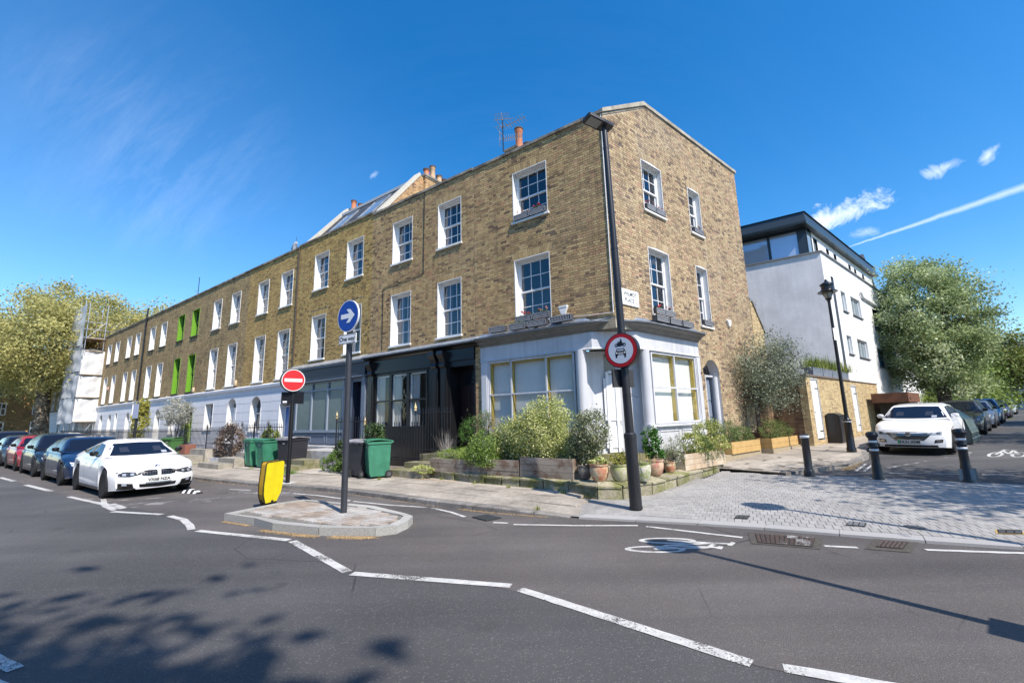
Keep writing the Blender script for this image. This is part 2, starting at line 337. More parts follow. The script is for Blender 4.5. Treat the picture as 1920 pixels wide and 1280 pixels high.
# ------------------------------------------------------------ the ground
def asphalt(name, base, warm, sc_=1., patch=.25):
    m = bpy.data.materials.new(name); m.use_nodes = True; t = NT(m.node_tree)
    P = t.n('ShaderNodeNewGeometry').outputs['Position']
    n1 = t.noise(P, 260, 3, .7); n2 = t.noise(P, 1.1, 6, .6, .4); n3 = t.noise(P, 90, 2, .5); n4 = t.noise(P, .25, 3, .5)
    c = t.mix(t.rng_(n2, .35, .65, 0, 1), base, warm)
    k = t.math('MULTIPLY', t.math('MULTIPLY', t.rng_(n1, .3, .7, .6, 1.42), t.rng_(n4, .35, .65, 1 - patch, 1 + patch)), t.rng_(n3, .3, .7, .86, 1.14))
    vo = t.n('ShaderNodeTexVoronoi', in_Scale=95.); t.put(vo.inputs['Vector'], P)
    chips = t.math('GREATER_THAN', t.n('ShaderNodeSeparateColor', i0=vo.outputs['Color']).outputs[0], .93)
    c = t.n('ShaderNodeVectorMath', operation='SCALE', i0=c, in_Scale=k).outputs[0]
    c = t.mix(t.math('MULTIPLY', chips, .34), c, (.23, .22, .20))
    st = t.math('MULTIPLY', t.rng_(t.noise(P, 1.7, 3, .5), .66, .74, 0, 1), .45); c = t.mix(st, c, (.03, .029, .028))
    mpx = t.n('ShaderNodeMapping', in_Rotation=(0, 0, R(36)), in_Scale=(.06, .95, 1)); t.put(mpx.inputs[0], P); c = t.n('ShaderNodeVectorMath', operation='SCALE', i0=c, in_Scale=t.rng_(t.noise(mpx.outputs[0], 1.4, 3, .5), .35, .65, .84, 1.14)).outputs[0]
    # fine cracks
    vc = t.n('ShaderNodeTexVoronoi', feature='DISTANCE_TO_EDGE', in_Scale=.42); t.put(vc.inputs['Vector'], t.n('ShaderNodeVectorMath', operation='ADD', i0=P, i1=t.n('ShaderNodeVectorMath', operation='SCALE', i0=t.n('ShaderNodeTexNoise', in_Scale=3., in_Detail=6.).outputs[1], in_Scale=.25).outputs[0]).outputs[0])
    ck = t.math('MULTIPLY', t.math('LESS_THAN', vc.outputs['Distance'], .0035), t.rng_(t.noise(P, .5, 2, .5), .50, .58, 0, .7))
    c = t.mix(ck, c, (.02, .02, .02))
    b = t.n('ShaderNodeBsdfPrincipled', in_Base_Color=c, in_Roughness=.82)
    bn = t.n('ShaderNodeBump', in_Strength=.8, in_Distance=.006, in_Height=t.math('ADD', n1, t.math('MULTIPLY', vo.outputs['Distance'], -.8))); t.t.links.new(bn.outputs[0], b.inputs['Normal'])
    t.t.links.new(b.outputs[0], t.n('ShaderNodeOutputMaterial').inputs[0]); return m
M_asph = asphalt('main_road_asphalt', (.068, .066, .067), (.078, .075, .074))
M_asph2 = asphalt('lane_asphalt', (.105, .092, .086), (.092, .084, .080))
M_paint = paint_mat('road_marking_paint', (.56, .55, .52), .30); M_paintw = paint_mat('worn_road_paint', (.42, .41, .39), .42)
# road: one sheet to the horizon, following the slope of the side street
mb = MB(); vsn = [-400, -60, -12, -3, 3, 9, 20, 45, 90, 500]
for i in range(len(vsn) - 1):
    for u0, u1 in ((-500, -60), (-60, -8), (-8, 60), (60, 500)):
        a, b = vsn[i], vsn[i + 1]; mb.face([A_(u1, a, Zv(a)), A_(u0, a, Zv(a)), A_(u0, b, Zv(b)), A_(u1, b, Zv(b))])
obj('road', mb, M_asph, kind='structure')
_zk = [0]
def strip(pts, w_, mb, z=.004, flat=None, wob=0.):
    """flat painted line along world points, mitred, laid on the ground"""
    _zk[0] = (_zk[0] + 1) % 30; z = .0058 + .00013 * _zk[0]; P0_ = [Vector((p[0], p[1], 0)) for p in pts]; P = [P0_[0]]; L = []; Rr = []
    for a, b in zip(P0_, P0_[1:]):
        n = max(1, int((b - a).length / .09)) if a.length < 16 else 1; P += [a.lerp(b, (i + 1) / n) for i in range(n)]
    for i, p in enumerate(P):
        a = (P[i] - P[i - 1]).normalized() if i else (P[1] - P[0]).normalized(); b = (P[i + 1] - P[i]).normalized() if i < len(P) - 1 else a
        n_ = Vector((-(a + b).y, (a + b).x, 0)).normalized(); n_ = n_ / max(.5, n_.dot(Vector((-a.y, a.x, 0))))
        j1, j2 = random.uniform(-.004, .003), random.uniform(-.004, .003); L.append(p + n_ * (w_ / 2 + j1)); Rr.append(p - n_ * (w_ / 2 + j2))
    zz = lambda p: (Zxy(p.x, p.y) if flat is None else flat) + z
    for i in range(len(P) - 1):
        q = [Rr[i], Rr[i + 1], L[i + 1], L[i]]; mb.face([(p.x, p.y, zz(p)) for p in q])
def poly_ground(pts, mb, z, flat=None): mb.face([(p[0], p[1], (Zxy(p[0], p[1]) if flat is None else flat) + z) for p in pts])
# the bus and cycle lane beyond the zigzag line: a second, warmer asphalt sheet
zig = [(-30, 24.5), (-18.9, 16.73), (-12.8, 12.7), (-11.46, 11.73), (-6.8, 9.0), (-5.33, 7.66), (-3.32, 6.86), (-1.92, 5.38), (-.03, 4.82), (1.6, 3.3), (2.9, 2.6), (5.5, 1.4), (12, -2.5)]
mb = MB()
def kerbv(u):
    """v of the kerb face of the near footway along the terrace"""
    pts = [(-3.0, -3.2), (-2.2, -3.42), (-.7, -3.86), (.25, -4.1), (1.1, -4.2), (2.5, -4.24), (4.4, -4.18), (6.4, -4.27), (8.25, -4.66), (11.1, -4.92), (14, -5.0), (90, -5.0)]
    for (a, b), (c, d) in zip(pts, pts[1:]):
        if u <= c: return b + (d - b) * (u - a) / (c - a)
    return -5.0
us = [45, 30, 20, 14, 11, 8.25, 6.4, 4.4, 2.5, 1.1, .25, -.7]
kp = [A_(u, kerbv(u) + .02) for u in us] + [Vector((3.39, 6.93, 0)), Vector((4.99, 6.06, 0)), Vector((5.98, 5.61, 0)), Vector((9.5, 3.9, 0)), Vector((16, 1.4, 0))]
# triangulate between zigzag and kerb by pairing along both chains
def resample(ch, n):
    ch = [Vector((c[0], c[1])) for c in ch]; d = [0]
    for a, b in zip(ch, ch[1:]): d.append(d[-1] + (b - a).length)
    out = []
    for i in range(n):
        s_ = d[-1] * i / (n - 1); k = max(j for j in range(len(d)) if d[j] <= s_ + 1e-9); k = min(k, len(ch) - 2)
        out.append(ch[k] + (ch[k + 1] - ch[k]) * ((s_ - d[k]) / (d[k + 1] - d[k])))
    return out
# use projected parameter (x+...) : both chains run left to right
za = resample(zig, 60); zb = resample(kp, 60)
for i in range(59): mb.face([(za[i].x, za[i].y, .003), (za[i + 1].x, za[i + 1].y, .003), (zb[i + 1].x, zb[i + 1].y, .003), (zb[i].x, zb[i].y, .003)])
obj('lane_surface', mb, M_asph2, kind='structure')

# ---- painted markings
def mark(name, lines, wd, z=.006, m=None, flat=None):
    mb = MB()
    for i, l in enumerate(lines): strip(l, wd, mb, z + .0007 * i, flat)
    return obj(name, mb, m or M_paint, kind='structure')
mark('zigzag_line', [[(-5.2, 7.59), (-3.34, 6.86)], [(-3.26, 6.80), (-1.94, 5.40)], [(-1.87, 5.34), (-.07, 4.85)], [(.02, 4.75), (1.57, 3.33)], [(1.75, 3.27), (3.6, 2.45)], [(-11.3, 11.62), (-8.3, 9.75)], [(-8.25, 9.45), (-6.9, 9.02)], [(-6.62, 8.85), (-6.1, 8.5), (-5.62, 8.0), (-5.36, 7.68)]], .115)
mark('zebra_bar', [[(-4.2, 3.77), (-3.6, 3.49)], [(-4.1, 3.55), (-3.46, 3.27)]], .09)
mark('lane_line', [[(-18.9, 16.73), (-16.9, 15.4)], [(-15.3, 14.29), (-12.85, 12.7)], [(-24, 20.4), (-21.7, 18.8)], [(-29, 24), (-27, 22.5)]], .14)
mark('cycle_lane_line', [[(-1.64, 9.01), (-1.2, 8.55), (-.9, 8.12)], [(-3.5, 9.93), (-2.6, 9.42), (-1.75, 9.06)], [(-5.44, 11.24), (-4.6, 10.8), (-3.9, 10.31), (-3.6, 10.0)], [(-.05, 7.47), (.9, 7.3), (1.87, 7.2)], [(1.98, 7.13), (3.07, 6.39)], [(3.86, 5.92), (4.2, 5.82)], [(4.9, 5.67), (6.2, 5.36), (8, 4.6)], [(-.38, 7.64), (-.14, 7.57)], [(-7.6, 12.2), (-6.9, 11.95)]], .075)
mark('bay_line', [[(-9.6, 10.75), (-8.9, 10.95), (-8.45, 11.12)], [(-8.9, 9.95), (-8.1, 9.85)], [(-8.2, 11.95), (-7.75, 12.12), (-7.95, 12.4)], [(-12.4, 12.6), (-12.0, 12.5)], [(-10.6, 11.2), (-10.2, 11.1)]], .09, m=M_paintw)
mark('direction_mark', [[(-9.9, 10.75), (-9.2, 10.35), (-8.5, 9.72)], [(-9.95, 11.1), (-9.0, 10.1), (-8.35, 9.6)], [(-9.1, 10.4), (-8.35, 9.85)]], .1)
def ring(c, ax, ay, t_, mb, z, n=36, a0=0., a1=2 * math.pi):
    """flat elliptical ring; ax, ay are half-axis vectors"""
    c = Vector((c[0], c[1])); ax = Vector(ax); ay = Vector(ay)
    for i in range(n):
        q = []
        for a, k in ((a0 + (a1 - a0) * i / n, 1), (a0 + (a1 - a0) * (i + 1) / n, 1), (a0 + (a1 - a0) * (i + 1) / n, 0), (a0 + (a1 - a0) * i / n, 0)):
            la, lb = ax.length, ay.length
            p = c + ax * math.cos(a) * (1 if k else 1 - t_ / la) + ay * math.sin(a) * (1 if k else 1 - t_ / lb); q.append(p)
        mb.face([(p.x, p.y, z + Zxy(p.x, p.y)) for p in q])
def bike(name, o, ex, ey, m, th=.07, z=.0055):
    """cycle symbol: o = rear wheel hub, ex = up the symbol, ey = towards the front wheel"""
    o = Vector(o); ex = Vector(ex); ey = Vector(ey); mb = MB()
    ring(o, ex * .44, ey * .36, th, mb, z - .0005); ring(o + ey, ex * .44, ey * .36, th, mb, z - .0007)
    P = lambda a, b: tuple(o + ex * a + ey * b)
    for l in ([P(0, 0), P(.1, .45), P(.85, .38)], [P(.1, .45), P(.72, .85)], [P(0, 0), P(.72, .34)], [P(.72, .34), P(.75, .84)], [P(0, 1), P(1.0, .80)], [P(.98, .62), P(1.0, .98)], [P(.88, .22), P(.88, .5)]): strip(l, th * .85, mb, z + .002)
    obj(name, mb, m, kind='structure')
bike('cycle_symbol', (1.745, 5.97), (.82, -.16), (.285, .375), M_paint)
bike('cycle_symbol', (-7.35, 10.75), (-1.5, -.25), (-.22, -.42), M_paintw, .08)
bike('cycle_symbol', (-5.75, 11.2), (-1.6, .28), (-.16, .42), M_paintw, .08)
bike('cycle_symbol', (14.3, 12.95), (1.25, 1.0), (-.45, .2), M_paint, .08)
mark('side_street_line', [[(8.45, 11.38), (9.52, 12.42)], [(8.62, 11.33), (9.68, 12.36)], [(8.75, 10.93), (9.2, 10.78)], [(9.56, 10.62), (10.05, 10.4)], [(10.4, 10.25), (10.9, 10.05)]], .06)
mark('side_bay_line', [[(16.95, 16.6), (14.7, 14.95), (14.35, 14.6)], [(12.2, 12.4), (13.9, 13.9)], [(19, 16.9), (24, 21)], [(9.4, 11.6), (12.3, 13.0), (12.7, 12.6)]], .07, m=M_paintw)

# ---- footway of the terrace: a base with kerb stones and flagstones laid on it
KH = .10
M_bed = mat('footway_bedding', (.16, .14, .115), .95, var=.3, vs=20)
mb = MB(); ul = [-.7, .25, 1.1, 2.5, 4.4, 6.4, 8.25, 11.1, 14, 20, 40, 90]
for a, b in zip(ul, ul[1:]):
    mb.face([A_(b, kerbv(b) + .10, .015), A_(a, kerbv(a) + .10, .015), A_(a, -3, .015), A_(b, -3, .015)]); mb.face([A_(b, -3, .015), A_(a, -3, .015), A_(a, 0, .099), A_(b, 0, .099)])
foot = obj('footway', mb, M_bed, kind='structure')
M_kerb = mat('granite_kerb', (.25, .235, .215), .85, col2=(.14, .125, .11), n1=5, var=.3, vs=60, bump=.006, bs=45, oi=.18)
M_flag = mat('footway_flagstone', (.46, .41, .345), .88, col2=(.34, .30, .25), n1=1.8, var=.14, vs=25, bump=.002, bs=60, oi=.13, dirt=.25)
u = -.55; i = 0
while u < 44:
    L = .9 if u > 1 else .62; r_ = random.uniform(-.008, .008); b_ = .018 if u > 0 else .01
    a0, a1 = u + .008, u + L - .008; k0, k1 = kerbv(a0) + r_, kerbv(a1) + r_
    hh = lambda uu: KH if uu > .6 else KH - .075 * (0.6 - uu) / 1.15
    vs = [A_(a0, k0, -.02), A_(a1, k1, -.02), A_(a1, k1, hh(a1) - b_), A_(a0, k0, hh(a0) - b_), A_(a0, k0 + .02, hh(a0)), A_(a1, k1 + .02, hh(a1)), A_(a1, k1 + .17, hh(a1)), A_(a0, k0 + .17, hh(a0)), A_(a0, k0 + .17, -.02), A_(a1, k1 + .17, -.02)]
    m = MB(); m.raw(vs, [(0, 1, 2, 3)[::-1], (3, 2, 5, 4)[::-1], (4, 5, 6, 7)[::-1], (0, 3, 4, 7, 8)[::-1], (1, 9, 6, 5, 2)[::-1]]); obj('kerb_stone', m, M_kerb, parent=foot); u += L
# flagstones in courses along the street
row = 0; v0 = None
mbs = MB(); nf = 0
rows = [(.19, .60), (.80, .62), (1.43, .45)]
for ri, (off, dep) in enumerate(rows):
    u = -.6 + .3 * ri
    while u < 44:
        L = random.choice([.6, .75, .9, .7]); a0, a1 = u + .006, u + L - .006; q = []
        for uu, oo in ((a0, off + .006), (a1, off + .006), (a1, off + dep - .006), (a0, off + dep - .006)):
            vv = kerbv(uu) + oo; z_ = KH + Zv(vv) - (.075 * max(0, .6 - uu) / 1.15 if off < .5 else .04 * max(0, .6 - uu)) + random.uniform(-.003, .003)
            q.append(A_(uu, vv, z_))
        m = MB(); m.prism([p for p in q][::-1], (0, 0, -.05))
        if u < 26: obj('flagstone', m, M_flag, parent=foot); nf += 1
        else: mbs.prism(q[::-1], (0, 0, -.06), t=random.random())
        u += L
for k in range(60):
    uu = .2 + k * .75; vv = -2.28
    q = [A_(uu, kerbv(uu) + 1.9, KH + Zv(-2.4)), A_(uu + .74, kerbv(uu + .74) + 1.9, KH + Zv(-2.4)), A_(uu + .74, -1.9, KH + Zv(-2)), A_(uu, -1.9, KH + Zv(-2))]; mbs.prism(q[::-1], (0, 0, -.06), t=random.random())
obj('paving', mbs, mat('footway_flagstone_far', (.44, .395, .33), .88, col2=(.34, .30, .25), n1=1.8, var=.14, vs=25, tone=.12), parent=foot, kind='stuff')
# ---- raised table of pale setts across the side street
TE = [(-.7, -3.86), (-2.2, -3.42), (-3.13, -3.19), (-4.93, -2.95), (-6.0, -2.74), (-7.5, -2.45), (-12, -1.5)]   # (u, v) front edge
def tv(u):
    for (a, b), (c, d) in zip(TE, TE[1:]):
        if u >= c: return b + (d - b) * (u - a) / (c - a)
    return -1.5
def tz(v): return Zv(v) + .035
mb = MB()
for k in range(12):
    a, b = -.2 - k, -.2 - k - 1
    for va, vb in ((0, .06), (.06, .45), (.45, 1)):
        f_ = lambda uu, t_: tv(min(uu, -.7)) * (1 - t_) + (2.3 if k > 1 else .9) * t_
        p = [(a, f_(a, va)), (b, f_(b, va)), (b, f_(b, vb)), (a, f_(a, vb))]
        mb.face([A_(x, y, tz(y) - .012) for x, y in p])
table = obj('paved_crossing', mb, mat('sett_joint_sand', (.25, .24, .225), .95, var=.2), kind='structure')
M_sett = mat('pale_grey_sett', (.33, .32, .305), .85, col2=(.275, .265, .25), n1=1.2, var=.10, vs=30, bump=.0015, bs=70, oi=.09)
M_settS = mat('pale_grey_sett_far', (.33, .32, .305), .85, col2=(.275, .265, .25), n1=1.2, var=.10, vs=30, tone=.09)
M_edge = mat('pale_granite_edge', (.34, .33, .32), .85, var=.12, vs=60, oi=.06)
ex = (Vector((5.98, 5.58)) - Vector((3.39, 6.9))).normalized(); ey = Vector((-ex.y, ex.x)); o0 = Vector((3.39, 6.9))
cell = []
def inside(p):
    q = Vector((p.x, p.y, 0)) - CO; u = q.dot(dA); v = q.dot(nv); s_ = q.dot(dB); o = q.dot(nb)
    if u > -.75 or v < tv(u) + .30 or u < -11.5: return False
    if v > 2.15 or (s_ > 2.62 and o < 3.4): return False
    if s_ > -1.25 and o < 1.52 - .12 * max(0, s_): return False
    if s_ <= -1.25 and u > -1.0 and v > -2.3: return False
    if o < 1.1: return False
    return True
for j in range(-3, 34):
    yy = j * .205
    for i in range(-45, 90):
        xx = i * .105 + (.0525 if j % 2 else 0); c = o0 + ex * (xx + .05) + ey * (yy + .1)
        if inside(c): cell.append((c.length, xx, yy))
cell.sort(); unit = MB(); unit.box(-.0502, .0502, -.1, .1, -.03, 0, taper=.0022); unitm = make_mesh('sett', unit, [M_sett])
ang = math.atan2(ex.y, ex.x); mbs = MB(); tl = math.atan(.028)
for k, (d_, xx, yy) in enumerate(cell):
    c = o0 + ex * (xx + .05) + ey * (yy + .1); v = (Vector((c.x, c.y, 0)) - CO).dot(nv); z_ = tz(v) + random.uniform(-.002, .002)
    if k < 300: link('sett', unitm, T(c.x, c.y, z_) @ RZ(ang) @ Matrix.Rotation(tl, 4, 'X'), table)
    else:
        e1 = Vector((ex.x, ex.y, 0)) * .0500; e2 = Vector((ey.x, ey.y, .026)) * .0998; cc = Vector((c.x, c.y, z_)); t_ = random.random()
        p = [cc - e1 - e2, cc + e1 - e2, cc + e1 + e2, cc - e1 + e2]; lo = [q - Vector((0, 0, .03)) for q in p]
        mbs.raw(p + lo, [(0, 1, 2, 3), (4, 5, 1, 0), (5, 6, 2, 1), (6, 7, 3, 2), (7, 4, 0, 3)], 0, t_)
obj('setts', mbs, M_settS, parent=table, kind='stuff')
# flush edging stones in front of the setts
for k in range(13):
    ua = -.72 - k * .88; ub = ua - .87
    q = [A_(ua, tv(ua), tz(tv(ua)) + .0), A_(ub, tv(ub), tz(tv(ub))), A_(ub, tv(ub) + .27, tz(tv(ub))), A_(ua, tv(ua) + .27, tz(tv(ua)))]
    m = MB(); m.prism(q, (0, 0, -.07)); obj('edging_stone', m, M_edge, parent=table)
# small chamber covers in the table and in the road, each a thing set in the ground
M_iron = mat('rusty_cast_iron', (.13, .085, .065), .75, metal=.3, col2=(.07, .06, .06), n1=18, var=.3, vs=60)
M_irong = mat('grey_cast_iron', (.10, .105, .105), .6, metal=.4, var=.25, vs=60)
def cover(name, pts, z, label, m, bars=0, checks=0, frame=None, patches=()):
    c = sum((Vector((p[0], p[1], 0)) for p in pts), Vector()) / len(pts); zz = Zxy(c.x, c.y) + z
    r = thing(name, label, 'manhole cover' if 'grating' not in name else 'drain grating', T(c.x, c.y, zz), 'covers set in the road and paving')
    P = [Vector((p[0], p[1], 0)) - c for p in pts]; mb = MB(); mb.face([(p.x, p.y, .004) for p in P])
    if bars:
        for i in range(bars):
            t0 = (i + .15) / bars; t1 = (i + .7) / bars; a = P[0].lerp(P[1], t0); b = P[0].lerp(P[1], t1); d_ = P[3].lerp(P[2], t0); e = P[3].lerp(P[2], t1)
            mb.prism([(q.x, q.y, .0045) for q in (a, b, e, d_)], (0, 0, .012), 1)
    if checks:
        nx, ny = checks
        for i in range(nx):
            for j in range(ny):
                f_ = lambda s_, t_: P[0].lerp(P[1], s_).lerp(P[3].lerp(P[2], s_), t_)
                q = [f_((i + a) / nx, (j + b) / ny) for a, b in ((.12, .2), (.88, .2), (.88, .8), (.12, .8))]; mb.prism([(p.x, p.y, .0045) for p in q], (0, 0, .007), 1, random.random())
    obj('cover_plate', mb, [mat('dark_grate_void', (.02, .018, .016), .9), m], T(c.x, c.y, zz), r)
    if frame:
        fb = MB(); fb.face([(p.x * frame[0], p.y * frame[0], .0) for p in P]); obj('surround', fb, frame[1], T(c.x, c.y, zz), r)
    if patches:
        pb = MB()
        for (a0, a1, b0, b1) in patches:
            f_ = lambda s_, t_: P[0].lerp(P[1], s_).lerp(P[3].lerp(P[2], s_), t_); q = [f_(a0, b0), f_(a1, b0), f_(a1, b1), f_(a0, b1)]; pb.face([(p.x, p.y, .0135) for p in q])
        obj('paint_patch', pb, M_paintw, T(c.x, c.y, zz), r)
M_tar = mat('tarry_patch', (.085, .072, .06), .95, col2=(.05, .045, .04), n1=20, var=.4, vs=50)
cover('manhole_cover', [(3.33, 6.56), (3.98, 6.27), (3.68, 5.87), (3.13, 6.12)], .009, 'large rusty chequered iron cover with white paint patches in the cycle lane', M_iron, checks=(12, 8), frame=(1.25, M_tar), patches=((.35, .55, .55, 1), (.7, .95, .35, .98), (.55, .72, .02, .3), (.8, .98, .02, .15)))
cover('drain_grating', [(4.7, 6.07), (4.96, 5.97), (4.66, 5.70), (4.42, 5.81)], .009, 'small rusty barred drain grating in a tarred patch by the pale edging', M_iron, bars=6, frame=(1.7, M_tar), patches=((.1, .85, .82, .98),))
cover('drain_grating', [(-.77, 8.05), (-.5, 8.22), (-.24, 7.93), (-.5, 7.74)], .009, 'dark square drain grating in the gutter below the dropped granite kerb', M_irong, bars=7)
for pts, lab, m_ in (([(3.57, 7.54), (3.75, 7.48), (3.6, 7.28), (3.43, 7.33)], 'small grey square cover in the pale setts nearest the tall black lamp column', M_irong), ([(4.92, 6.92), (5.1, 6.82), (4.92, 6.62), (4.74, 6.72)], 'pale blank steel cover in the setts between two darker small covers', mat('pale_steel', (.3, .31, .31), .5, metal=.5)), ([(6.39, 6.24), (6.66, 6.19), (6.47, 6.01), (6.22, 6.07)], 'yellow-edged grey cover in the setts at the right', M_irong)):
    cover('chamber_cover', pts, .037, lab, m_, checks=(3, 3), frame=(1.2, mat('yellow_stained_surround', (.42, .28, .10), .8, var=.4, vs=30)) if 'yellow' in lab else (1.12, M_irong))
r = thing('chamber_cover', 'round dark iron cover sunk in the pale setts', 'manhole cover', T(5.52, 6.5, Zxy(5.52, 6.5) + .037), 'covers set in the road and paving')
mb = MB(); mb.lathe([(.12, 0), (.12, .004), (.10, .006), (.09, .003), (.02, .004)], n=24); obj('cover_plate', mb, M_irong, W[r.name], r)
# footway along the side street (flagstones) with its kerb
mb = MB(); FS = [(2.66, 2.65), (5.1, 3.35), (7.2, 3.35), (9.2, 2.85), (14, 2.85), (60, 2.85)]
for (s0, o0_), (s1, o1) in zip(FS, FS[1:]):
    zf = lambda s_, o: Zv((B_(s_, o) - CO).dot(nv)) + .084
    mb.face([B_(s0, o0_, zf(s0, o0_)), B_(s1, o1, zf(s1, o1)), B_(s1, .3, zf(s1, .3)), B_(s0, .3, zf(s0, .3))])
side = obj('side_footway', mb, M_bed, kind='structure')
sfo = lambda s_: next((b + (d - b) * (s_ - a) / (c - a) for (a, b), (c, d) in zip(FS, FS[1:]) if s_ <= c), 2.85)
s_ = 2.68; zf = lambda s_, o: Zv((B_(s_, o) - CO).dot(nv)) + .1
while s_ < 40:
    L = .9; m = MB(); q = [B_(s_ + .01, sfo(s_)), B_(s_ + L - .01, sfo(s_ + L)), B_(s_ + L - .01, sfo(s_ + L) - .15), B_(s_ + .01, sfo(s_) - .15)]
    q = [Vector((p.x, p.y, Zxy(p.x, p.y) + .10)) for p in q]; m.prism(q, (0, 0, -.12)); obj('kerb_stone', m, M_kerb, parent=side)
    if s_ < 16:
        nrow = 5; wd = (sfo(s_) - .17 - .45) / nrow
        for k in range(nrow):
            sh = (k % 2) * .3; oa = .45 + k * wd; m = MB(); q = [B_(s_ + sh + .008, oa + wd - .008), B_(s_ + sh + L - .008, oa + wd - .008), B_(s_ + sh + L - .008, oa + .008), B_(s_ + sh + .008, oa + .008)]
            q = [Vector((p.x, p.y, Zxy(p.x, p.y) + .10 + random.uniform(-.003, .002))) for p in q]; m.prism(q, (0, 0, -.03)); obj('flagstone', m, M_flag, parent=side)
    s_ += L
# ---- traffic island with granite kerbs and brick-red and grey setts
isl = [(-5.25, 8.33), (-4.46, 7.89), (-3.9, 7.45), (-3.0, 7.07), (-2.1, 6.94), (-1.82, 7.06), (-1.72, 7.4), (-1.72, 7.72), (-1.87, 7.92), (-2.69, 8.72), (-4.42, 9.62), (-4.8, 9.25)]
isl = isl[::-1]   # clockwise -> make counter-clockwise
def area(p): return sum(a[0] * b[1] - a[1] * b[0] for a, b in zip(p, p[1:] + p[:1])) / 2
if area(isl) < 0: isl = isl[::-1]
mb = MB(); mb.face([(x, y, .105) for x, y in isl]); island = obj('traffic_island', mb, mat('island_joint', (.16, .15, .13), .95, var=.2), kind='structure')
ic = sum((Vector(p) for p in isl), Vector((0, 0))) / len(isl)
for a, b in zip(isl, isl[1:] + isl[:1]):
    a, b = Vector(a), Vector(b); L = (b - a).length; k = max(1, round(L / .75)); n_ = Vector(((b - a).y, -(b - a).x)).normalized()
    for i in range(k):
        p, q = a.lerp(b, i / k + .006), a.lerp(b, (i + 1) / k - .006); pi, qi = p - n_ * .14, q - n_ * .14
        pi = p + (ic - p).normalized() * .16; qi = q + (ic - q).normalized() * .16
        m = MB(); m.prism([(p.x, p.y, .125), (q.x, q.y, .125), (qi.x, qi.y, .125), (pi.x, pi.y, .125)], (0, 0, -.14))
        obj('kerb_stone', m, mat('pale_island_granite', (.36, .35, .32), .85, var=.3, vs=50, bump=.004, bs=45, oi=.15), parent=island)
def pin(p, poly, mar):
    x, y = p; ok = True
    for a, b in zip(poly, poly[1:] + poly[:1]):
        dx, dy = b[0] - a[0], b[1] - a[1]; l = math.hypot(dx, dy)
        if (dx * (y - a[1]) - dy * (x - a[0])) / l < mar: ok = False
    return ok
M_isett = mat('island_sett', (.38, .36, .33), .9, col2=(.30, .24, .19), n1=1.6, n1r=(.45, .6), var=.15, vs=30, oi=.2)
e1 = Vector((.86, -.51)); e2 = Vector((.51, .86)); um = MB(); um.box(-.094, .094, -.046, .046, -.02, 0, taper=.003); um = make_mesh('sett', um, [M_isett]); n_i = 0
for i in range(-20, 40):
    for j in range(-30, 40):
        p = Vector((-3.8, 8.2)) + e1 * (i * .2 + (.1 if j % 2 else 0)) + e2 * (j * .1)
        if pin(p, isl, .2): link('sett', um, T(p.x, p.y, .124 + random.uniform(-.002, .001)) @ RZ(math.atan2(e1.y, e1.x)), island); n_i += 1
# dry leaf litter drifted along the island kerb and gutters
def leaf_quads(C, size, tone, flat=False, aspect=.55, seed=0):
    """C Nx3 centres -> mesh data of small bent leaf quads"""
    r_ = np.random.default_rng(seed); n = len(C); C = np.asarray(C, float)
    d = r_.normal(size=(n, 3)); d[:, 2] *= (.15 if flat else .8); d /= np.linalg.norm(d, axis=1)[:, None] + 1e-9
    k = r_.normal(size=(n, 3));
    if flat: k[:, 2] *= .2
    p = np.cross(d, k); p /= np.linalg.norm(p, axis=1)[:, None] + 1e-9
    if flat: p[:, 2] *= .2
    sz = (size * (.6 + .8 * r_.random(n)))[:, None]; a = d * sz; b = p * sz * aspect
    v = np.stack([C - a, C + b * .9 - a * .1, C + a, C - b * .9 - a * .1], 1).reshape(-1, 3)
    f = np.arange(4 * n).reshape(-1, 4); return v, f, np.asarray(tone, float)
def np_mesh(name, v, f, tone, mats):
    me = bpy.data.meshes.new(name); n = len(f); me.vertices.add(len(v)); me.vertices.foreach_set('co', np.asarray(v, np.float32).ravel())
    me.loops.add(4 * n); me.loops.foreach_set('vertex_index', np.asarray(f, np.int32).ravel()); me.polygons.add(n)
    me.polygons.foreach_set('loop_start', np.arange(0, 4 * n, 4, dtype=np.int32)); me.polygons.foreach_set('loop_total', np.full(n, 4, np.int32))
    for m in mats: me.materials.append(m)
    me.update(calc_edges=True); me.validate(); at = me.attributes.new('tone', 'FLOAT', 'FACE'); at.data.foreach_set('value', np.asarray(tone, np.float32)); return me
M_litter = mat('dry_litter', (.46, .30, .13), .9, col2=(.36, .27, .16), n1=20, tone=.45)
def litter(path, wd, n, zf_, seed):
    r_ = np.random.default_rng(seed); P = np.array(path, float); seg = r_.integers(0, len(P) - 1, n); t_ = r_.random(n)[:, None]
    c = P[seg] * (1 - t_) + P[seg + 1] * t_ + r_.normal(size=(n, 2)) * wd; c = np.c_[c, [zf_ + Zxy(x, y) for x, y in c]]
    return leaf_quads(c, .011, r_.random(n), True, seed=seed)
parts_ = [litter([(-5.2, 8.22), (-4.5, 7.82)], .02, 900, .012, 1), litter([(-4.1, 7.48), (-3.4, 7.14), (-3.0, 7.0)], .035, 2600, .012, 2), litter([(-2.75, 6.95), (-2.35, 6.88), (-2.1, 6.86)], .045, 2600, .012, 3),
          litter([tuple(A_(u_, kerbv(u_) - .05)[:2]) for u_ in (-.2, .8, 1.6)], .03, 1500, .012, 4), litter([(8.3, 11.5), (8.75, 11.95), (9.6, 12.75)], .06, 3000, .012, 5), litter([tuple(A_(u_, -2.24)[:2]) for u_ in (5.0, 3.6, 6.2)], .05, 1200, .115, 6), litter([tuple(A_(u_, kerbv(u_) - .06)[:2]) for u_ in (2, 5, 9, 12)], .03, 1800, .012, 7)]
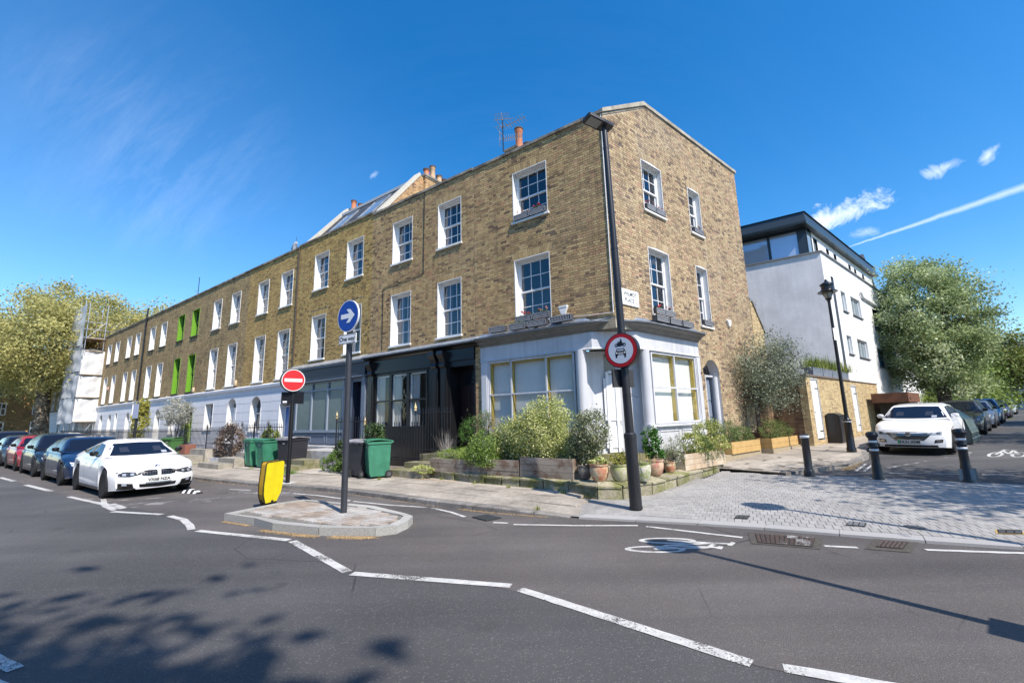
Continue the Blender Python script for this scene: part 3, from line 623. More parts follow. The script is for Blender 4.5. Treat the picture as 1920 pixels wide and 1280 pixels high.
v = np.concatenate([p[0] for p in parts_]); t_ = np.concatenate([p[2] for p in parts_]); f = np.arange(len(v)).reshape(-1, 4)
link('dry_leaf_litter', np_mesh('dry_leaf_litter', v, f, t_, [M_litter]), label='drifts of dry orange-brown leaf litter along the kerbs and island', cat='leaf litter', kind='stuff')
# small black and white cable ramp hump in the bay
r = thing('lane_separator', 'small black and white striped rubber hump in the road before the white coupe', 'road hump', T(-8.3, 11.75, .005) @ RZ(R(-20)))
mb = MB()
for k in range(7): x = -.34 + k * .1; h = .09 * math.sin(math.pi * (k + .7) / 7.4); h2 = .09 * math.sin(math.pi * (k + 1.7) / 8.4); mb.prism([(x, -.08, 0), (x + .1, -.08, 0), (x + .1, -.03, h2), (x, -.03, h)], (0, 0, .001), k % 2); mb.prism([(x, -.03, 0), (x + .1, -.03, 0), (x + .1, -.03, h2 + .001), (x, -.03, h + .001)], (0, .08, 0), k % 2)
obj('rubber_hump', mb, [mat('black_rubber', (.02, .02, .02), .8), M_white], W[r.name], r)
# ------------------------------------------------------------ walls, bricks, windows
def rect_cells(x0, x1, z0, z1, holes):
    xs = sorted({x0, x1, *[min(max(v, x0), x1) for h in holes for v in h[:2]]}); zs = sorted({z0, z1, *[min(max(v, z0), z1) for h in holes for v in h[2:4]]})
    for a, b in zip(xs, xs[1:]):
        for c, d in zip(zs, zs[1:]):
            mx, mz = (a + b) / 2, (c + d) / 2
            if any(h[0] < mx < h[1] and h[2] < mz < h[3] for h in holes): continue
            yield a, b, c, d
def wall(mb, x0, x1, z0, z1, holes, y=0., m=0):
    """flat wall sheet facing -y, with rectangular openings; round-headed ones (h[4]=='round') get their spandrels filled"""
    for a, b, c, d in rect_cells(x0, x1, z0, z1, holes): mb.face([(a, y, c), (b, y, c), (b, y, d), (a, y, d)], m)
    for h in holes:
        if len(h) > 4 and h[4] == 'round':
            r = (h[1] - h[0]) / 2; cx = (h[0] + h[1]) / 2; zs_ = h[3] - r; n = 12
            for sgn in (-1, 1):
                arc = [(cx + sgn * r * math.cos(math.pi / 2 * i / n), y, zs_ + r * math.sin(math.pi / 2 * i / n)) for i in range(n + 1)]
                for p, q in zip(arc, arc[1:]): mb.face([(cx + sgn * r, y, h[3]), p, q] if sgn > 0 else [(cx + sgn * r, y, h[3]), q, p], m)
def brick_rects(x0, x1, z0, z1, holes, clip=None, arch=True, rnd=random):
    out = []; k0 = int(math.floor(z0 / .075)); k1 = int(math.ceil(z1 / .075))
    for k in range(k0, k1):
        za, zb = k * .075 + .005, k * .075 + .07; zm = (za + zb) / 2
        if zm < z0 or zm > z1: continue
        lo, hi = (x0, x1) if clip is None else clip(zm)
        cut = []
        for h in holes:
            ty = h[4] if len(h) > 4 else None
            if ty == 'round':
                r = (h[1] - h[0]) / 2; cx = (h[0] + h[1]) / 2; zs_ = h[3] - r; Ro = r + .22
                if h[2] < zm < zs_: cut.append((h[0], h[1]))
                elif zs_ <= zm < zs_ + Ro: q = math.sqrt(Ro * Ro - (zm - zs_) ** 2); cut.append((cx - q, cx + q))
            else:
                if h[2] < zm < h[3]: cut.append((h[0], h[1]))
                elif ty in ('flat', 'seg') and h[3] <= zm < h[3] + .27: s_ = .06 + (zm - h[3]) * .35; cut.append((h[0] - s_, h[1] + s_))
        x = lo - rnd.random() * 0 - ((k % 2) * .169) - .3375; j = 0
        x = math.floor(lo / .3375) * .3375 - ((k % 2) * .169)
        while x < hi:
            for L in (.215, .1025):
                a, b = x + rnd.uniform(0, .006), x + L + rnd.uniform(-.003, .003); x += L + .01
                a2, b2 = max(a, lo), min(b, hi); segs = [(a2, b2)] if b2 - a2 > .02 else []
                for c, d in cut:
                    ns = []
                    for p, q in segs:
                        if q <= c or p >= d: ns.append((p, q))
                        else:
                            if c - p > .025: ns.append((p, c - .002))
                            if q - d > .025: ns.append((d + .002, q))
                    segs = ns
                for p, q in segs: out.append((p, q, za + rnd.uniform(-.0015, .0015), zb + rnd.uniform(-.0015, .0015)))
    return out
def brick_quads(mb, rects, y, rnd=random, tones=None):
    for i, (a, b, c, d) in enumerate(rects):
        p = y - .009 - rnd.random() * .005; t = rnd.random() if tones is None else tones(a, c)
        mb.raw([(a, y, c), (b, y, c), (b, y, d), (a, y, d), (a + .001, p, c + .001), (b - .001, p, c + .001), (b - .001, p, d - .001), (a + .001, p, d - .001)], [(4, 5, 6, 7), (0, 1, 5, 4), (1, 2, 6, 5), (2, 3, 7, 6), (3, 0, 4, 7)], 0, t)
def arch_bricks(mb, h, y, rnd=random):
    ty = h[4] if len(h) > 4 else None
    def blk(pts, t):
        p = y - .011 - rnd.random() * .003; vs = [(x, y, z) for x, z in pts] + [(x, p, z) for x, z in pts]
        mb.raw(vs, [(4, 5, 6, 7), (0, 1, 5, 4), (1, 2, 6, 5), (2, 3, 7, 6), (3, 0, 4, 7)], 0, t)
    if ty in ('flat', 'seg'):
        n = int((h[1] - h[0] + .1) / .075); x0 = h[0] - .05; w_ = (h[1] - h[0] + .1) / n; cx = (h[0] + h[1]) / 2
        for i in range(n):
            a, b = x0 + i * w_ + .004, x0 + (i + 1) * w_ - .004; ka = (a - cx) * .16; kb = (b - cx) * .16; rise = (.0 if ty == 'flat' else .06 * (1 - ((a + b) / 2 - cx) ** 2 / ((h[1] - h[0]) / 2) ** 2))
            blk([(a, h[3] + .006 + rise), (b, h[3] + .006 + rise), (b + kb, h[3] + .262 + rise * .4), (a + ka, h[3] + .262 + rise * .4)], .25 + .6 * rnd.random())
    elif ty == 'round':
        r = (h[1] - h[0]) / 2; cx = (h[0] + h[1]) / 2; zs_ = h[3] - r; n = int(math.pi * (r + .1) / .075)
        for i in range(n):
            a0, a1 = math.pi * (i + .06) / n, math.pi * (i + .94) / n
            q = [(cx + rr * math.cos(a), zs_ + rr * math.sin(a)) for rr, a in ((r + .004, a0), (r + .215, a0), (r + .215, a1), (r + .004, a1))]
            blk(q, .4 + .5 * rnd.random())
_win = {}
M_gwood = mat('bright_green_paint', (.14, .33, .02), .5, var=.1)
def win_meshes(w_, h_, cols, rt, rb, depth, style, pane_split, rev):
    key = (round(w_, 2), round(h_, 2), cols, rt, rb, depth, style, rev)
    if key in _win: return _win[key]
    d = depth; fr = MB()
    # reveals (plastered) and a thin painted margin round the opening
    for pts in ([(0, 0, 0), (0, d, 0), (0, d, h_), (0, 0, h_)], [(w_, 0, 0), (w_, 0, h_), (w_, d, h_), (w_, d, 0)], [(0, 0, h_), (0, d, h_), (w_, d, h_), (w_, 0, h_)], [(0, 0, 0), (w_, 0, 0), (w_, d, 0), (0, d, 0)]): fr.face(pts)
    e = .022
    for x0, x1, z0, z1 in ((-e, 0, 0, h_ + e), (w_, w_ + e, 0, h_ + e), (0, w_, h_, h_ + e)): fr.box(x0, x1, -.016, .01, z0, z1)
    # box frame behind
    for x0, x1, z0, z1 in ((0, .06, 0, h_), (w_ - .06, w_, 0, h_), (.06, w_ - .06, h_ - .05, h_)): fr.box(x0, x1, d - .02, d + .06, z0, z1)
    sash = MB(); panes = []; hm = h_ * rb / (rt + rb) if rt + rb else h_ / 2
    for (z0, z1, rows, y) in ((.03, hm + .02, rb, d + .045), (hm - .02, h_ - .04, rt, d + .005)):
        x0, x1 = .05, w_ - .05; s_ = .045
        sash.box(x0, x0 + s_, y, y + .04, z0, z1); sash.box(x1 - s_, x1, y, y + .04, z0, z1); sash.box(x0 + s_, x1 - s_, y, y + .04, z0, z0 + (.06 if z0 < .1 else .05)); sash.box(x0 + s_, x1 - s_, y, y + .04, z1 - .045, z1)
        gx0, gx1, gz0, gz1 = x0 + s_, x1 - s_, z0 + .055, z1 - .045
        for i in range(1, cols): x = gx0 + (gx1 - gx0) * i / cols; sash.box(x - .011, x + .011, y + .006, y + .034, gz0, gz1)
        for j in range(1, rows): z = gz0 + (gz1 - gz0) * j / rows; sash.box(gx0, gx1, y + .007, y + .033, z - .011, z + .011)
        if pane_split:
            for i in range(cols):
                for j in range(rows):
                    m = MB(); a, b = gx0 + (gx1 - gx0) * i / cols, gx0 + (gx1 - gx0) * (i + 1) / cols; c, e_ = gz0 + (gz1 - gz0) * j / rows, gz0 + (gz1 - gz0) * (j + 1) / rows
                    k = random.uniform(-.0025, .0025); k2 = random.uniform(-.0025, .0025); m.face([(a, y + .02 + k, c), (b, y + .02 - k, c), (b, y + .02 - k + k2, e_), (a, y + .02 + k + k2, e_)]); panes.append(make_mesh('pane', m, [M_glass]))
        else:
            m = MB(); m.face([(gx0, y + .02, gz0), (gx1, y + .02, gz0), (gx1, y + .02, gz1), (gx0, y + .02, gz1)]); panes.append(make_mesh('pane', m, [M_glass]))
    sill = MB(); sill.raw([(-.07, -.075, -.075), (w_ + .07, -.075, -.075), (w_ + .07, -.075, -.012), (-.07, -.075, -.012), (-.07, d, -.075), (w_ + .07, d, -.075), (w_ + .07, d, .004), (-.07, d, .004)], [(0, 1, 2, 3), (3, 2, 6, 7), (4, 0, 3, 7), (1, 5, 6, 2), (0, 4, 5, 1)])
    r_ = rev or M_white; sm = M_gwood if style == 'green' else M_white
    res = (make_mesh('window', fr, [M_gwood if style == 'green' else r_]), make_mesh('sash', sash, [mat('dark_green_sash', (.03, .05, .03), .5) if style == 'green' else M_white]), panes, make_mesh('sill', sill, [mat('dark_sill', (.05, .05, .045), .8) if style in ('green', 'darksill') else M_sill]))
    _win[key] = res; return res
def curtain_mesh(x0, x1, z0, z1, y, folds=9):
    n = folds * 6; vs = []; fs = []
    for i in range(n + 1):
        x = x0 + (x1 - x0) * i / n; yy = y + .025 * math.sin(i * 2 * math.pi / 6) + random.uniform(-.006, .006); vs += [(x, yy, z0), (x, yy, z1)]
    for i in range(n): fs.append((2 * i, 2 * i + 2, 2 * i + 3, 2 * i + 1))
    m = MB(); m.raw(vs, fs); return make_mesh('curtain', m, [M_curtain], True)
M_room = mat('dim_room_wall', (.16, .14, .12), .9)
def window(parent, F, x, z, w_, h_, cols=3, rt=2, rb=2, depth=.20, style='white', split=True, curtain=None, rev=None, lab=None, y=0.):
    M = F @ T(x, y, z); fr, sa, pa, si = win_meshes(w_, h_, cols, rt, rb, depth, style, split, rev)
    o = link('window', fr, M, parent, label=lab); link('sash', sa, M, o)
    for p in pa: link('pane', p, M, o)
    link('sill', si, M, o)
    if curtain:
        for a, b in curtain: link('curtain', curtain_mesh(.06 + (w_ - .12) * a, .06 + (w_ - .12) * b, .06, h_ - .05, depth + .14), M, o)
    # dim room box behind the glass
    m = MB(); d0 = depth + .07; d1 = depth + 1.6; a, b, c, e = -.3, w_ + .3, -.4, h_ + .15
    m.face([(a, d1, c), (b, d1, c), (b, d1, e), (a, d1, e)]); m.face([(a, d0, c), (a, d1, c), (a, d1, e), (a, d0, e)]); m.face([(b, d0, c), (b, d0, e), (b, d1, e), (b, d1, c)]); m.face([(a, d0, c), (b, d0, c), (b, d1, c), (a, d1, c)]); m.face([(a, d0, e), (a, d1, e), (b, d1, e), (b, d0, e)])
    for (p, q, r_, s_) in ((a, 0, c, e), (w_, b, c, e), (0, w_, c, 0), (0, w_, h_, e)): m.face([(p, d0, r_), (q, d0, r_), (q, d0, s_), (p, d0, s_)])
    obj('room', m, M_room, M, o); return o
def coping(mb, x0, x1, z, y0=-.06, y1=.30, th=.09):
    n = max(1, int((x1 - x0) / .7)); 
    for i in range(n):
        a = x0 + (x1 - x0) * i / n; b = x0 + (x1 - x0) * (i + 1) / n; j = random.uniform(-.006, .006); mb.box(a + .003, b - .003, y0 + j, y1, z - th, z + j)
def roofbox(mb, x0, x1, y0, y1, z0, z1, m=0):
    """closed back, sides and flat roof behind the parapet"""
    mb.face([(x0, y0, z1), (x1, y0, z1), (x1, y1, z1), (x0, y1, z1)], m); mb.face([(x0, y1, z0), (x0, y1, z1), (x1, y1, z1), (x1, y1, z0)], m)
    mb.face([(x0, y0, z0), (x0, y0, z1), (x0, y1, z1), (x0, y1, z0)], m); mb.face([(x1, y0, z0), (x1, y1, z0), (x1, y1, z1), (x1, y0, z1)], m)
M_roof = mat('slate_roof', (.06, .065, .075), .6, var=.2, vs=10)
M_stucco = mat('lilac_white_stucco', (.80, .80, .82), .75, var=.04, vs=2, dirt=.06)
M_bwall = brick_wall_mat('stock_brick_far', tint=(1.05, .94, .68)); M_bwallY = brick_wall_mat('stock_brick_yellow_far', tint=(1.28, 1.08, .60), stain=.2)
def pot(mb, x, y, z, h_=.5, r=.13, m=0, cap=True):
    mb.lathe([(r * 1.05, 0), (r * 1.05, .05), (r * .95, .08), (r * .82, h_ * .82), (r * .98, h_ * .86), (r * 1.0, h_), (r * .75, h_), (r * .7, h_ * .8)], (x, y, z), 14, m)
def sash_pair(uL, uR):  # helper to turn (u_right, u_left) into x, w
    return -uL, uL - uR
def house(u0, u1, label, tone_mat, z_wall0, z_top, wins, geo=True, single=False, bwall=None, group='terraced houses along the street'):
    """one terraced house between u0 (nearer the corner) and u1; wins = [(u_right, u_left, z0, z1, cols, rt, rb, style, curtain)]"""
    x0, x1 = -u1, -u0
    r = thing('terraced_house', label, 'house', FA @ T(x0, 0, 0), group)
    holes = [(-a[1], -a[0], a[2], a[3], 'flat') for a in wins]
    mb = MB(); wall(mb, x0, x1, z_wall0, z_top - .08, holes); roofbox(mb, x0 + .004, x1 - .004, .30, 8.0, 0, z_top - .5)
    mb.face([(x0, .30, z_top - .5), (x1, .30, z_top - .5), (x1, .30, z_top - .08), (x0, .30, z_top - .08)][::-1])
    w_ = obj('wall', mb, M_mortar if geo else (bwall or M_bwall), FA, r)
    if geo:
        rc = brick_rects(x0 + .003, x1 - .003, z_wall0, z_top - .09, holes); mb = MB()
        if single:
            rc.sort(key=lambda q: (Vector((q[0], q[2])) - Vector((-0., 4.2))).length)
            ones, rc = rc[:300], rc[300:]; meshes = {}
            for q in ones:
                w1 = round((q[1] - q[0]) / .01) * .01
                if w1 < .03: w1 = .03
                if w1 not in meshes:
                    m1 = MB(); m1.raw([(-w1 / 2, 0, -.0325), (w1 / 2, 0, -.0325), (w1 / 2, 0, .0325), (-w1 / 2, 0, .0325), (-w1 / 2 + .001, -.011, -.0315), (w1 / 2 - .001, -.011, -.0315), (w1 / 2 - .001, -.011, .0315), (-w1 / 2 + .001, -.011, .0315)], [(4, 5, 6, 7), (0, 1, 5, 4), (1, 2, 6, 5), (2, 3, 7, 6), (3, 0, 4, 7)]); meshes[w1] = make_mesh('brick', m1, [M_brick1])
                link('brick', meshes[w1], FA @ T((q[0] + q[1]) / 2, random.uniform(-.002, .0015), (q[2] + q[3]) / 2), w_)
        brick_quads(mb, rc, 0)
        for h in holes: arch_bricks(mb, h, 0)
        obj('brickwork', mb, tone_mat, FA, w_, kind='stuff')
    mb = MB(); coping(mb, x0, x1, z_top); obj('coping', mb, M_cope, FA, r)
    for a in wins:
        window(r, FA, -a[1], a[2], a[1] - a[0], a[3] - a[2], a[4], a[5], a[6], style=a[7], split=geo, curtain=a[8])
    return r
NC = [(0, .32)]; FULL = [(0, .34), (.7, 1)]
# second and third houses (shops on the ground floor), then the stucco-based ones
H2 = house(4.86, 10.42, 'brick terraced house with a black shopfront, between the pale corner house and the slate-blue shopfront', M_brick, 4.1, 10.32,
    [(5.45, 6.55, 7.76, 9.44, 3, 2, 2, 'white', NC), (7.98, 9.10, 7.76, 9.46, 3, 2, 2, 'white', NC), (5.46, 6.57, 4.50, 6.47, 3, 2, 2, 'white', FULL), (8.01, 9.12, 4.50, 6.48, 3, 2, 2, 'white', FULL)])
H3 = house(10.42, 16.30, 'brick terraced house with a navy and slate-blue shopfront and skylights in its sloping roof', M_brickY, 4.1, 10.42,
    [(11.05, 12.2, 7.80, 9.5, 3, 2, 2, 'white', NC), (13.65, 14.8, 7.80, 9.51, 3, 2, 2, 'white', FULL), (11.05, 12.2, 4.52, 6.52, 3, 2, 2, 'white', NC), (13.68, 14.8, 4.52, 6.52, 3, 2, 2, 'white', NC)])
def stucco_front(r, u0, u1, openings, zt=3.55):
    """channelled white stucco courses with openings, string course above; openings: (uR, uL, z0, z1, kind)"""
    x0, x1 = -u1, -u0; holes = [(-o[1], -o[0], o[2], o[3]) + (('round',) if o[4] != 'square' and 'flat' not in o[4] else ()) for o in openings]
    back = MB(); wall(back, x0, x1, .05, zt, holes, y=.0); st = obj('stucco_front', back, M_stucco, FA, r)
    g = MB(); z = .5
    while z < zt - .2:
        zc = z
        for a, b, c, d in rect_cells(x0, x1, zc - .007, zc + .007, [(h[0] - .03, h[1] + .03, h[2], h[3] + .03) for h in holes]): g.box(a, b, -.004, .001, c, d)
        z += .46
    obj('channel_joints', g, mat('stucco_joint', (.38, .38, .41), .9), FA, st, kind='stuff')
    sc_ = MB(); sc_.sweep([(0, 3.45), (.03, 3.45), (.05, 3.52), (.10, 3.54), (.12, 3.66), (.0, 3.72)], [(x0, 0), (x1, 0)]); obj('string_course', sc_, M_stucco, FA, r)
    for o in openings:
        x, w_, z0, z1, kd = -o[1], o[1] - o[0], o[2], o[3], o[4]; d = .34; rev = MB(); col_ = M_white
        if 'green' in kd: col_ = mat('moss_green_render', (.20, .30, .06), .8, var=.2)
        rr = w_ / 2 if kd not in ('square',) and 'flat' not in kd else 0; zs_ = z1 - rr
        rev.face([(x, 0, z0), (x, d, z0), (x, d, zs_), (x, 0, zs_)]); rev.face([(x + w_, 0, z0), (x + w_, 0, zs_), (x + w_, d, zs_), (x + w_, d, z0)]); rev.face([(x, 0, z0), (x + w_, 0, z0), (x + w_, d, z0), (x, d, z0)])
        if rr:
            n = 12
            for i in range(n):
                a, b = math.pi * i / n, math.pi * (i + 1) / n; pa = (x + rr + rr * math.cos(a), zs_ + rr * math.sin(a)); pb = (x + rr + rr * math.cos(b), zs_ + rr * math.sin(b))
                rev.face([(pa[0], 0, pa[1]), (pb[0], 0, pb[1]), (pb[0], d, pb[1]), (pa[0], d, pa[1])])
        else: rev.face([(x, 0, z1), (x, d, z1), (x + w_, d, z1), (x + w_, 0, z1)])
        e = .05
        for a0, a1, b0, b1 in ((x - e, x, z0, zs_), (x + w_, x + w_ + e, z0, zs_)): rev.box(a0, a1, -.012, .005, b0, b1)
        isdoor = 'door' in kd
        nm = 'door' if isdoor else 'window'
        body = MB(); body.m = []; 
        dm = {'blue': mat('bright_blue_door', (.03, .14, .42), .4), 'green': mat('leaf_green_door', (.14, .30, .04), .5), 'dark': mat('dark_door', (.03, .03, .035), .4), 'white': M_white}[kd.split('_')[0] if isdoor else 'white']
        o_ = obj(nm, rev, col_, FA, r)
        if isdoor:
            zt_ = min(zs_, z0 + 2.05); body.box(x + .07, x + w_ - .07, d - .03, d + .02, z0, zt_)
            for pz in (.12, .75, 1.4): 
                for px in (0, 1): a0 = x + .16 + px * (w_ - .32) / 2 + px * .04; body.box(a0, a0 + (w_ - .32) / 2 - .04, d - .045, d - .03, z0 + pz, z0 + pz + (.5 if pz < 1.2 else .45))
            obj('door_leaf', body, dm, FA, o_); f = MB(); f.box(x, x + w_, d - .06, d + .02, zt_, zt_ + .06); f.box(x, x + .06, d - .05, d + .02, z0, zs_); f.box(x + w_ - .06, x + w_, d - .05, d + .02, z0, zs_); obj('door_frame', f, M_white, FA, o_)
        else:
            f = MB()
            for a0, a1, b0, b1 in ((x, x + .06, z0, zs_), (x + w_ - .06, x + w_, z0, zs_), (x + w_ / 2 - .02, x + w_ / 2 + .02, z0, z1 - .02), (x, x + w_, z0 + (z1 - z0) * .5, z0 + (z1 - z0) * .5 + .05), (x, x + w_, z0, z0 + .06)): f.box(a0, a1, d - .05, d, b0, b1)
            obj('sash', f, M_white, FA, o_); s_ = MB(); s_.box(x - .05, x + w_ + .05, -.05, d, z0 - .06, z0); obj('sill', s_, M_sill, FA, o_)
        gz0 = (min(zs_, z0 + 2.05) + .06) if isdoor else z0; g = MB()
        if z1 - gz0 > .1: g.face([(x, d - .005, gz0), (x + w_, d - .005, gz0), (x + w_, d - .005, z1), (x, d - .005, z1)]); obj('pane', g, mat('dark_glass_far', (.03, .035, .045), .08), FA, o_)
    return st
def fh(u0, label, m, openings, style='white', bwall=None, geo=False, ws=None, u1=None):
    u1 = u1 or u0 + 6; a, b = ws
    wins = [(a, a + 1.14, 7.52, 9.3, 3, 2, 2, style, None), (b, b + 1.14, 7.52, 9.3, 3, 2, 2, style, None), (a, a + 1.12, 3.87, 6.26, 3, 3, 3, style, None), (b, b + 1.12, 3.87, 6.26, 3, 3, 3, style, None)]
    r = house(u0, u1, label, m, 3.6, 10.36, wins, geo=geo, bwall=bwall); stucco_front(r, u0, u1, openings); return r
H4 = fh(16.30, 'yellow brick terraced house with a bright blue door at its right end', M_brickY, [(16.35, 17.35, .45, 2.62, 'blue_flat_door'), (19.25, 20.4, 1.35, 3.12, 'arched')], ws=(16.80, 19.28), u1=21.6, bwall=M_bwallY)
H5 = fh(21.6, 'brown brick terraced house directly right of the one with green window reveals', None, [(22.1, 23.2, .7, 3.15, 'white_door'), (25.15, 26.3, 1.45, 2.96, 'square')], ws=(22.62, 25.17), u1=27.5)
H6 = fh(27.5, 'brown brick terraced house with bright green window reveals and green door', None, [(28.2, 29.2, .7, 2.92, 'green_door'), (31.2, 32.2, 1.2, 2.85, 'arched')], style='green', ws=(28.62, 31.2), u1=33.4)
H7 = fh(33.4, 'brown brick terraced house directly left of the one with green window reveals', None, [(34.1, 35.2, .7, 2.92, 'dark_door'), (37.5, 38.6, 1.4, 2.9, 'square')], ws=(34.66, 37.15), u1=39.5, style='darksill')
H8 = fh(39.5, 'brown brick terraced house left of the black rainwater downpipe', None, [(41.2, 42.2, .7, 2.9, 'dark_door'), (44.6, 45.3, 1.4, 2.9, 'square')], ws=(40.8, 43.15), u1=45.5, style='darksill')
H9 = fh(45.5, 'brown brick terraced house standing against the sheeted scaffold', None, [(46.4, 47.4, .7, 2.9, 'arched'), (49.2, 50.2, 1.2, 2.9, 'arched')], ws=(46.6, 49.2), u1=51.4, style='darksill')
H10 = fh(51.4, 'terraced house hidden behind white scaffold sheeting', None, [(52.4, 53.4, .7, 2.9, 'dark_door')], ws=(52.5, 55.0), u1=57.4)
H11 = fh(66.5, 'last brick house of the terrace, far left between the scaffold and the big tree', None, [(67.4, 68.4, .3, 2.9, 'dark_door')], ws=(69.0, 71.9), u1=76.5, style='darksill')
H12 = fh(57.4, 'brick terraced house just left of the scaffold, mostly hidden by its sheeting', None, [(58.4, 59.4, .7, 2.9, 'dark_door')], ws=(59.2, 63.0), u1=66.5, style='darksill')
# downpipe at the party line of houses seven and eight, antenna cables
mb = MB(); mb.tube([(-39.4, -.08, 3.6), (-39.45, -.08, 9.6), (-39.3, -.08, 11.1)], .06, 8); obj('downpipe', mb, M_black, FA, H7)
mb = MB(); mb.tube([(-40.2, -.08, .4), (-40.2, -.08, 3.6), (-39.45, -.1, 3.75)], .05, 8); obj('downpipe', mb, M_white, FA, H8)
# alarm boxes on the fronts
def alarm(parent, F, x, y, z, col_, tri=False, txt=None):
    mb = MB()
    if tri:
        pts = [(x - .13, z + .13), (x + .13, z + .13), (x + .145, z + .09), (x + .06, z - .12), (x, z - .15), (x - .06, z - .12), (x - .145, z + .09)]
        mb.prism([(a, y, b) for a, b in pts], (0, -.07, 0)); mb.prism([(x + (a - x) * .9, y - .07, z + (b - z) * .9) for a, b in pts], (0, -.015, 0))
    else: mb.lathe([(.10, 0), (.13, .03), (.14, .15), (.11, .27), (.08, .3)], (x, y - .03, z - .15), 12, sy=.6)
    o = obj('alarm_box', mb, col_, F, parent)
    if txt: lettering(txt, .058, M_black, F @ T(x, y - .0865, z + .06) @ Matrix.Rotation(R(90), 4, 'X'), o)
    return o
M_cream = mat('cream_plastic', (.55, .42, .26), .5)
alarm(H6, FA, -28.35, 0, 3.95, M_cream); alarm(H5, FA, -22.35, 0, 3.98, M_cream); alarm(H9, FA, -48.5, 0, 5.2, mat('pinkish_plastic', (.5, .3, .25), .5))

# ---- roofs, stacks and pots above the parapets
def stack(parent, u, v0, v1, z0, z1, th, pots, bm=None):
    mb = MB(); mb.box(-u - th / 2, -u + th / 2, v0, v1, z0, z1); o = obj('chimney', mb, bm or M_bwallY, FA, parent)
    c = MB(); c.box(-u - th / 2 - .06, -u + th / 2 + .06, v0 - .06, v1 + .06, z1, z1 + .1); c.box(-u - th / 2 - .03, -u + th / 2 + .03, v0 - .03, v1 + .03, z1 - .08, z1); obj('chimney_cap', c, M_cope, FA, o)
    for v, h_, r, pm in pots:
        p = MB(); pot(p, -u, v, z1 + .1, h_, r); obj('chimney_pot', p, pm, FA, o, smooth=40)
        q = MB(); q.lathe([(r * 1.12, 0), (r * 1.12, .05), (r * .7, .05)], (-u, v, z1 + .1 + h_ - .02), 14); obj('pot_rim', q, M_sootcap, FA, o)
    return o
M_bpink = brick_wall_mat('pinkish_stock_brick', tint=(1.25, 1.0, .80), stain=.1)
stack(H3, 10.42, 2.65, 4.3, 10.2, 13.2, .5, [(2.95, .42, .15, M_pot), (3.35, .75, .15, M_potb), (3.8, .45, .15, M_potb), (4.15, .4, .15, M_pot)], M_bpink)
stack(H3, 16.28, 2.6, 3.6, 10.2, 13.25, .5, [(2.9, .62, .15, M_pot), (3.35, .6, .15, M_pot)])
stack(H2, 5.0, 2.5, 4.3, 9.8, 12.35, .5, [(3.1, 1.15, .17, M_pot), (3.75, .8, .18, M_pot)])
for u_, H_, hh in ((16.32, H4, .45), (15.95, H3, .5), (21.62, H4, .35), (33.4, H6, .38)):
    stack(H_, u_ + .3, .55 if u_ < 17 else .6, 1.0, 9.8, 10.3, .5, [(.78, hh, .14, mat('red_pot', (.42, .11, .06), .8))])
# mansard of house three: raking party walls with white-capped tops, slates, two skylights, lead hips
for u_ in (10.62, 16.1):
    mb = MB(); pts = [(-u_, .25, 10.2), (-u_, .40, 10.62), (-u_, 2.45, 13.15), (-u_, 3.2, 13.15), (-u_, 3.2, 10.2)]; mb.prism([(x, y, z) for x, y, z in pts], (.32 if u_ < 12 else -.32, 0, 0)); obj('party_wall', mb, M_bpink, FA, H3)
    mb = MB(); x0 = -u_ - .03 if u_ < 12 else -u_ + .03; dx = .38 if u_ < 12 else -.38; mb.prism([(x0, .2, 10.45), (x0, .33, 10.72), (x0, 2.40, 13.30), (x0, 2.47, 13.18), (x0, .44, 10.62), (x0, .28, 10.45)], (dx, 0, 0)); obj('raking_coping', mb, mat('pale_render_coping', (.50, .47, .40), .85, var=.15), FA, H3)
mb = MB(); a, b = -15.82, -10.60; mb.face([(a, .42, 10.6), (b, .42, 10.6), (b, 2.0, 12.6), (a, 2.0, 12.6)]); mb.box(a, b, 1.98, 6, 12.5, 12.66); mb.face([(a, .42, 9.8), (b, .42, 9.8), (b, .42, 10.6), (a, .42, 10.6)]); rf = obj('mansard_roof', mb, M_roof, FA, H3)
mb = MB(); k = 0
for j in range(9):
    t0, t1 = j / 9, (j + 1) / 9; y0, z0_ = .42 + 1.58 * t0, 10.6 + 2.0 * t0; y1, z1_ = .42 + 1.58 * t1, 10.6 + 2.0 * t1
    x = a + (.14 if j % 2 else 0)
    while x < b - .1: mb.prism([(x + .004, y0 - .012, z0_ + .012), (min(x + .276, b), y0 - .012, z0_ + .012), (min(x + .276, b), y1, z1_ + .003), (x + .004, y1, z1_ + .003)], (0, -.004, .004), 0, random.random()); x += .28
obj('roof_slates', mb, mat('blue_slate', (.07, .075, .085), .5, tone=.3, var=.15), FA, rf, kind='stuff')
for xa, xb in ((-14.9, -13.9), (-12.6, -11.4)):
    mb = MB(); f = lambda t_, o: (.42 + 1.58 * t_ - o * .78, 10.6 + 2.0 * t_ + o * .62)
    for (p, q, s0, s1) in ((xa, xa + .07, .08, .82), (xb - .07, xb, .08, .82), (xa, xb, .08, .13), (xa, xb, .77, .82)):
        mb.prism([(p, *f(s0, .02)), (q, *f(s0, .02)), (q, *f(s1, .02)), (p, *f(s1, .02))], (0, -.04, .045))
    sk = obj('skylight', mb, M_lead, FA, rf); g = MB(); g.face([(xa + .07, *f(.13, .05)), (xb - .07, *f(.13, .05)), (xb - .07, *f(.77, .05)), (xa + .07, *f(.77, .05))]); obj('pane', g, mat('skylight_glass', (.18, .24, .32), .06, spec=.9), FA, sk)
mb = MB(); mb.box(a - .1, b + .1, .34, .44, 10.42, 10.62); mb.box(a, b, 1.9, 2.04, 12.56, 12.70); obj('lead_flashing', mb, mat('pale_lead', (.42, .43, .44), .6), FA, rf)
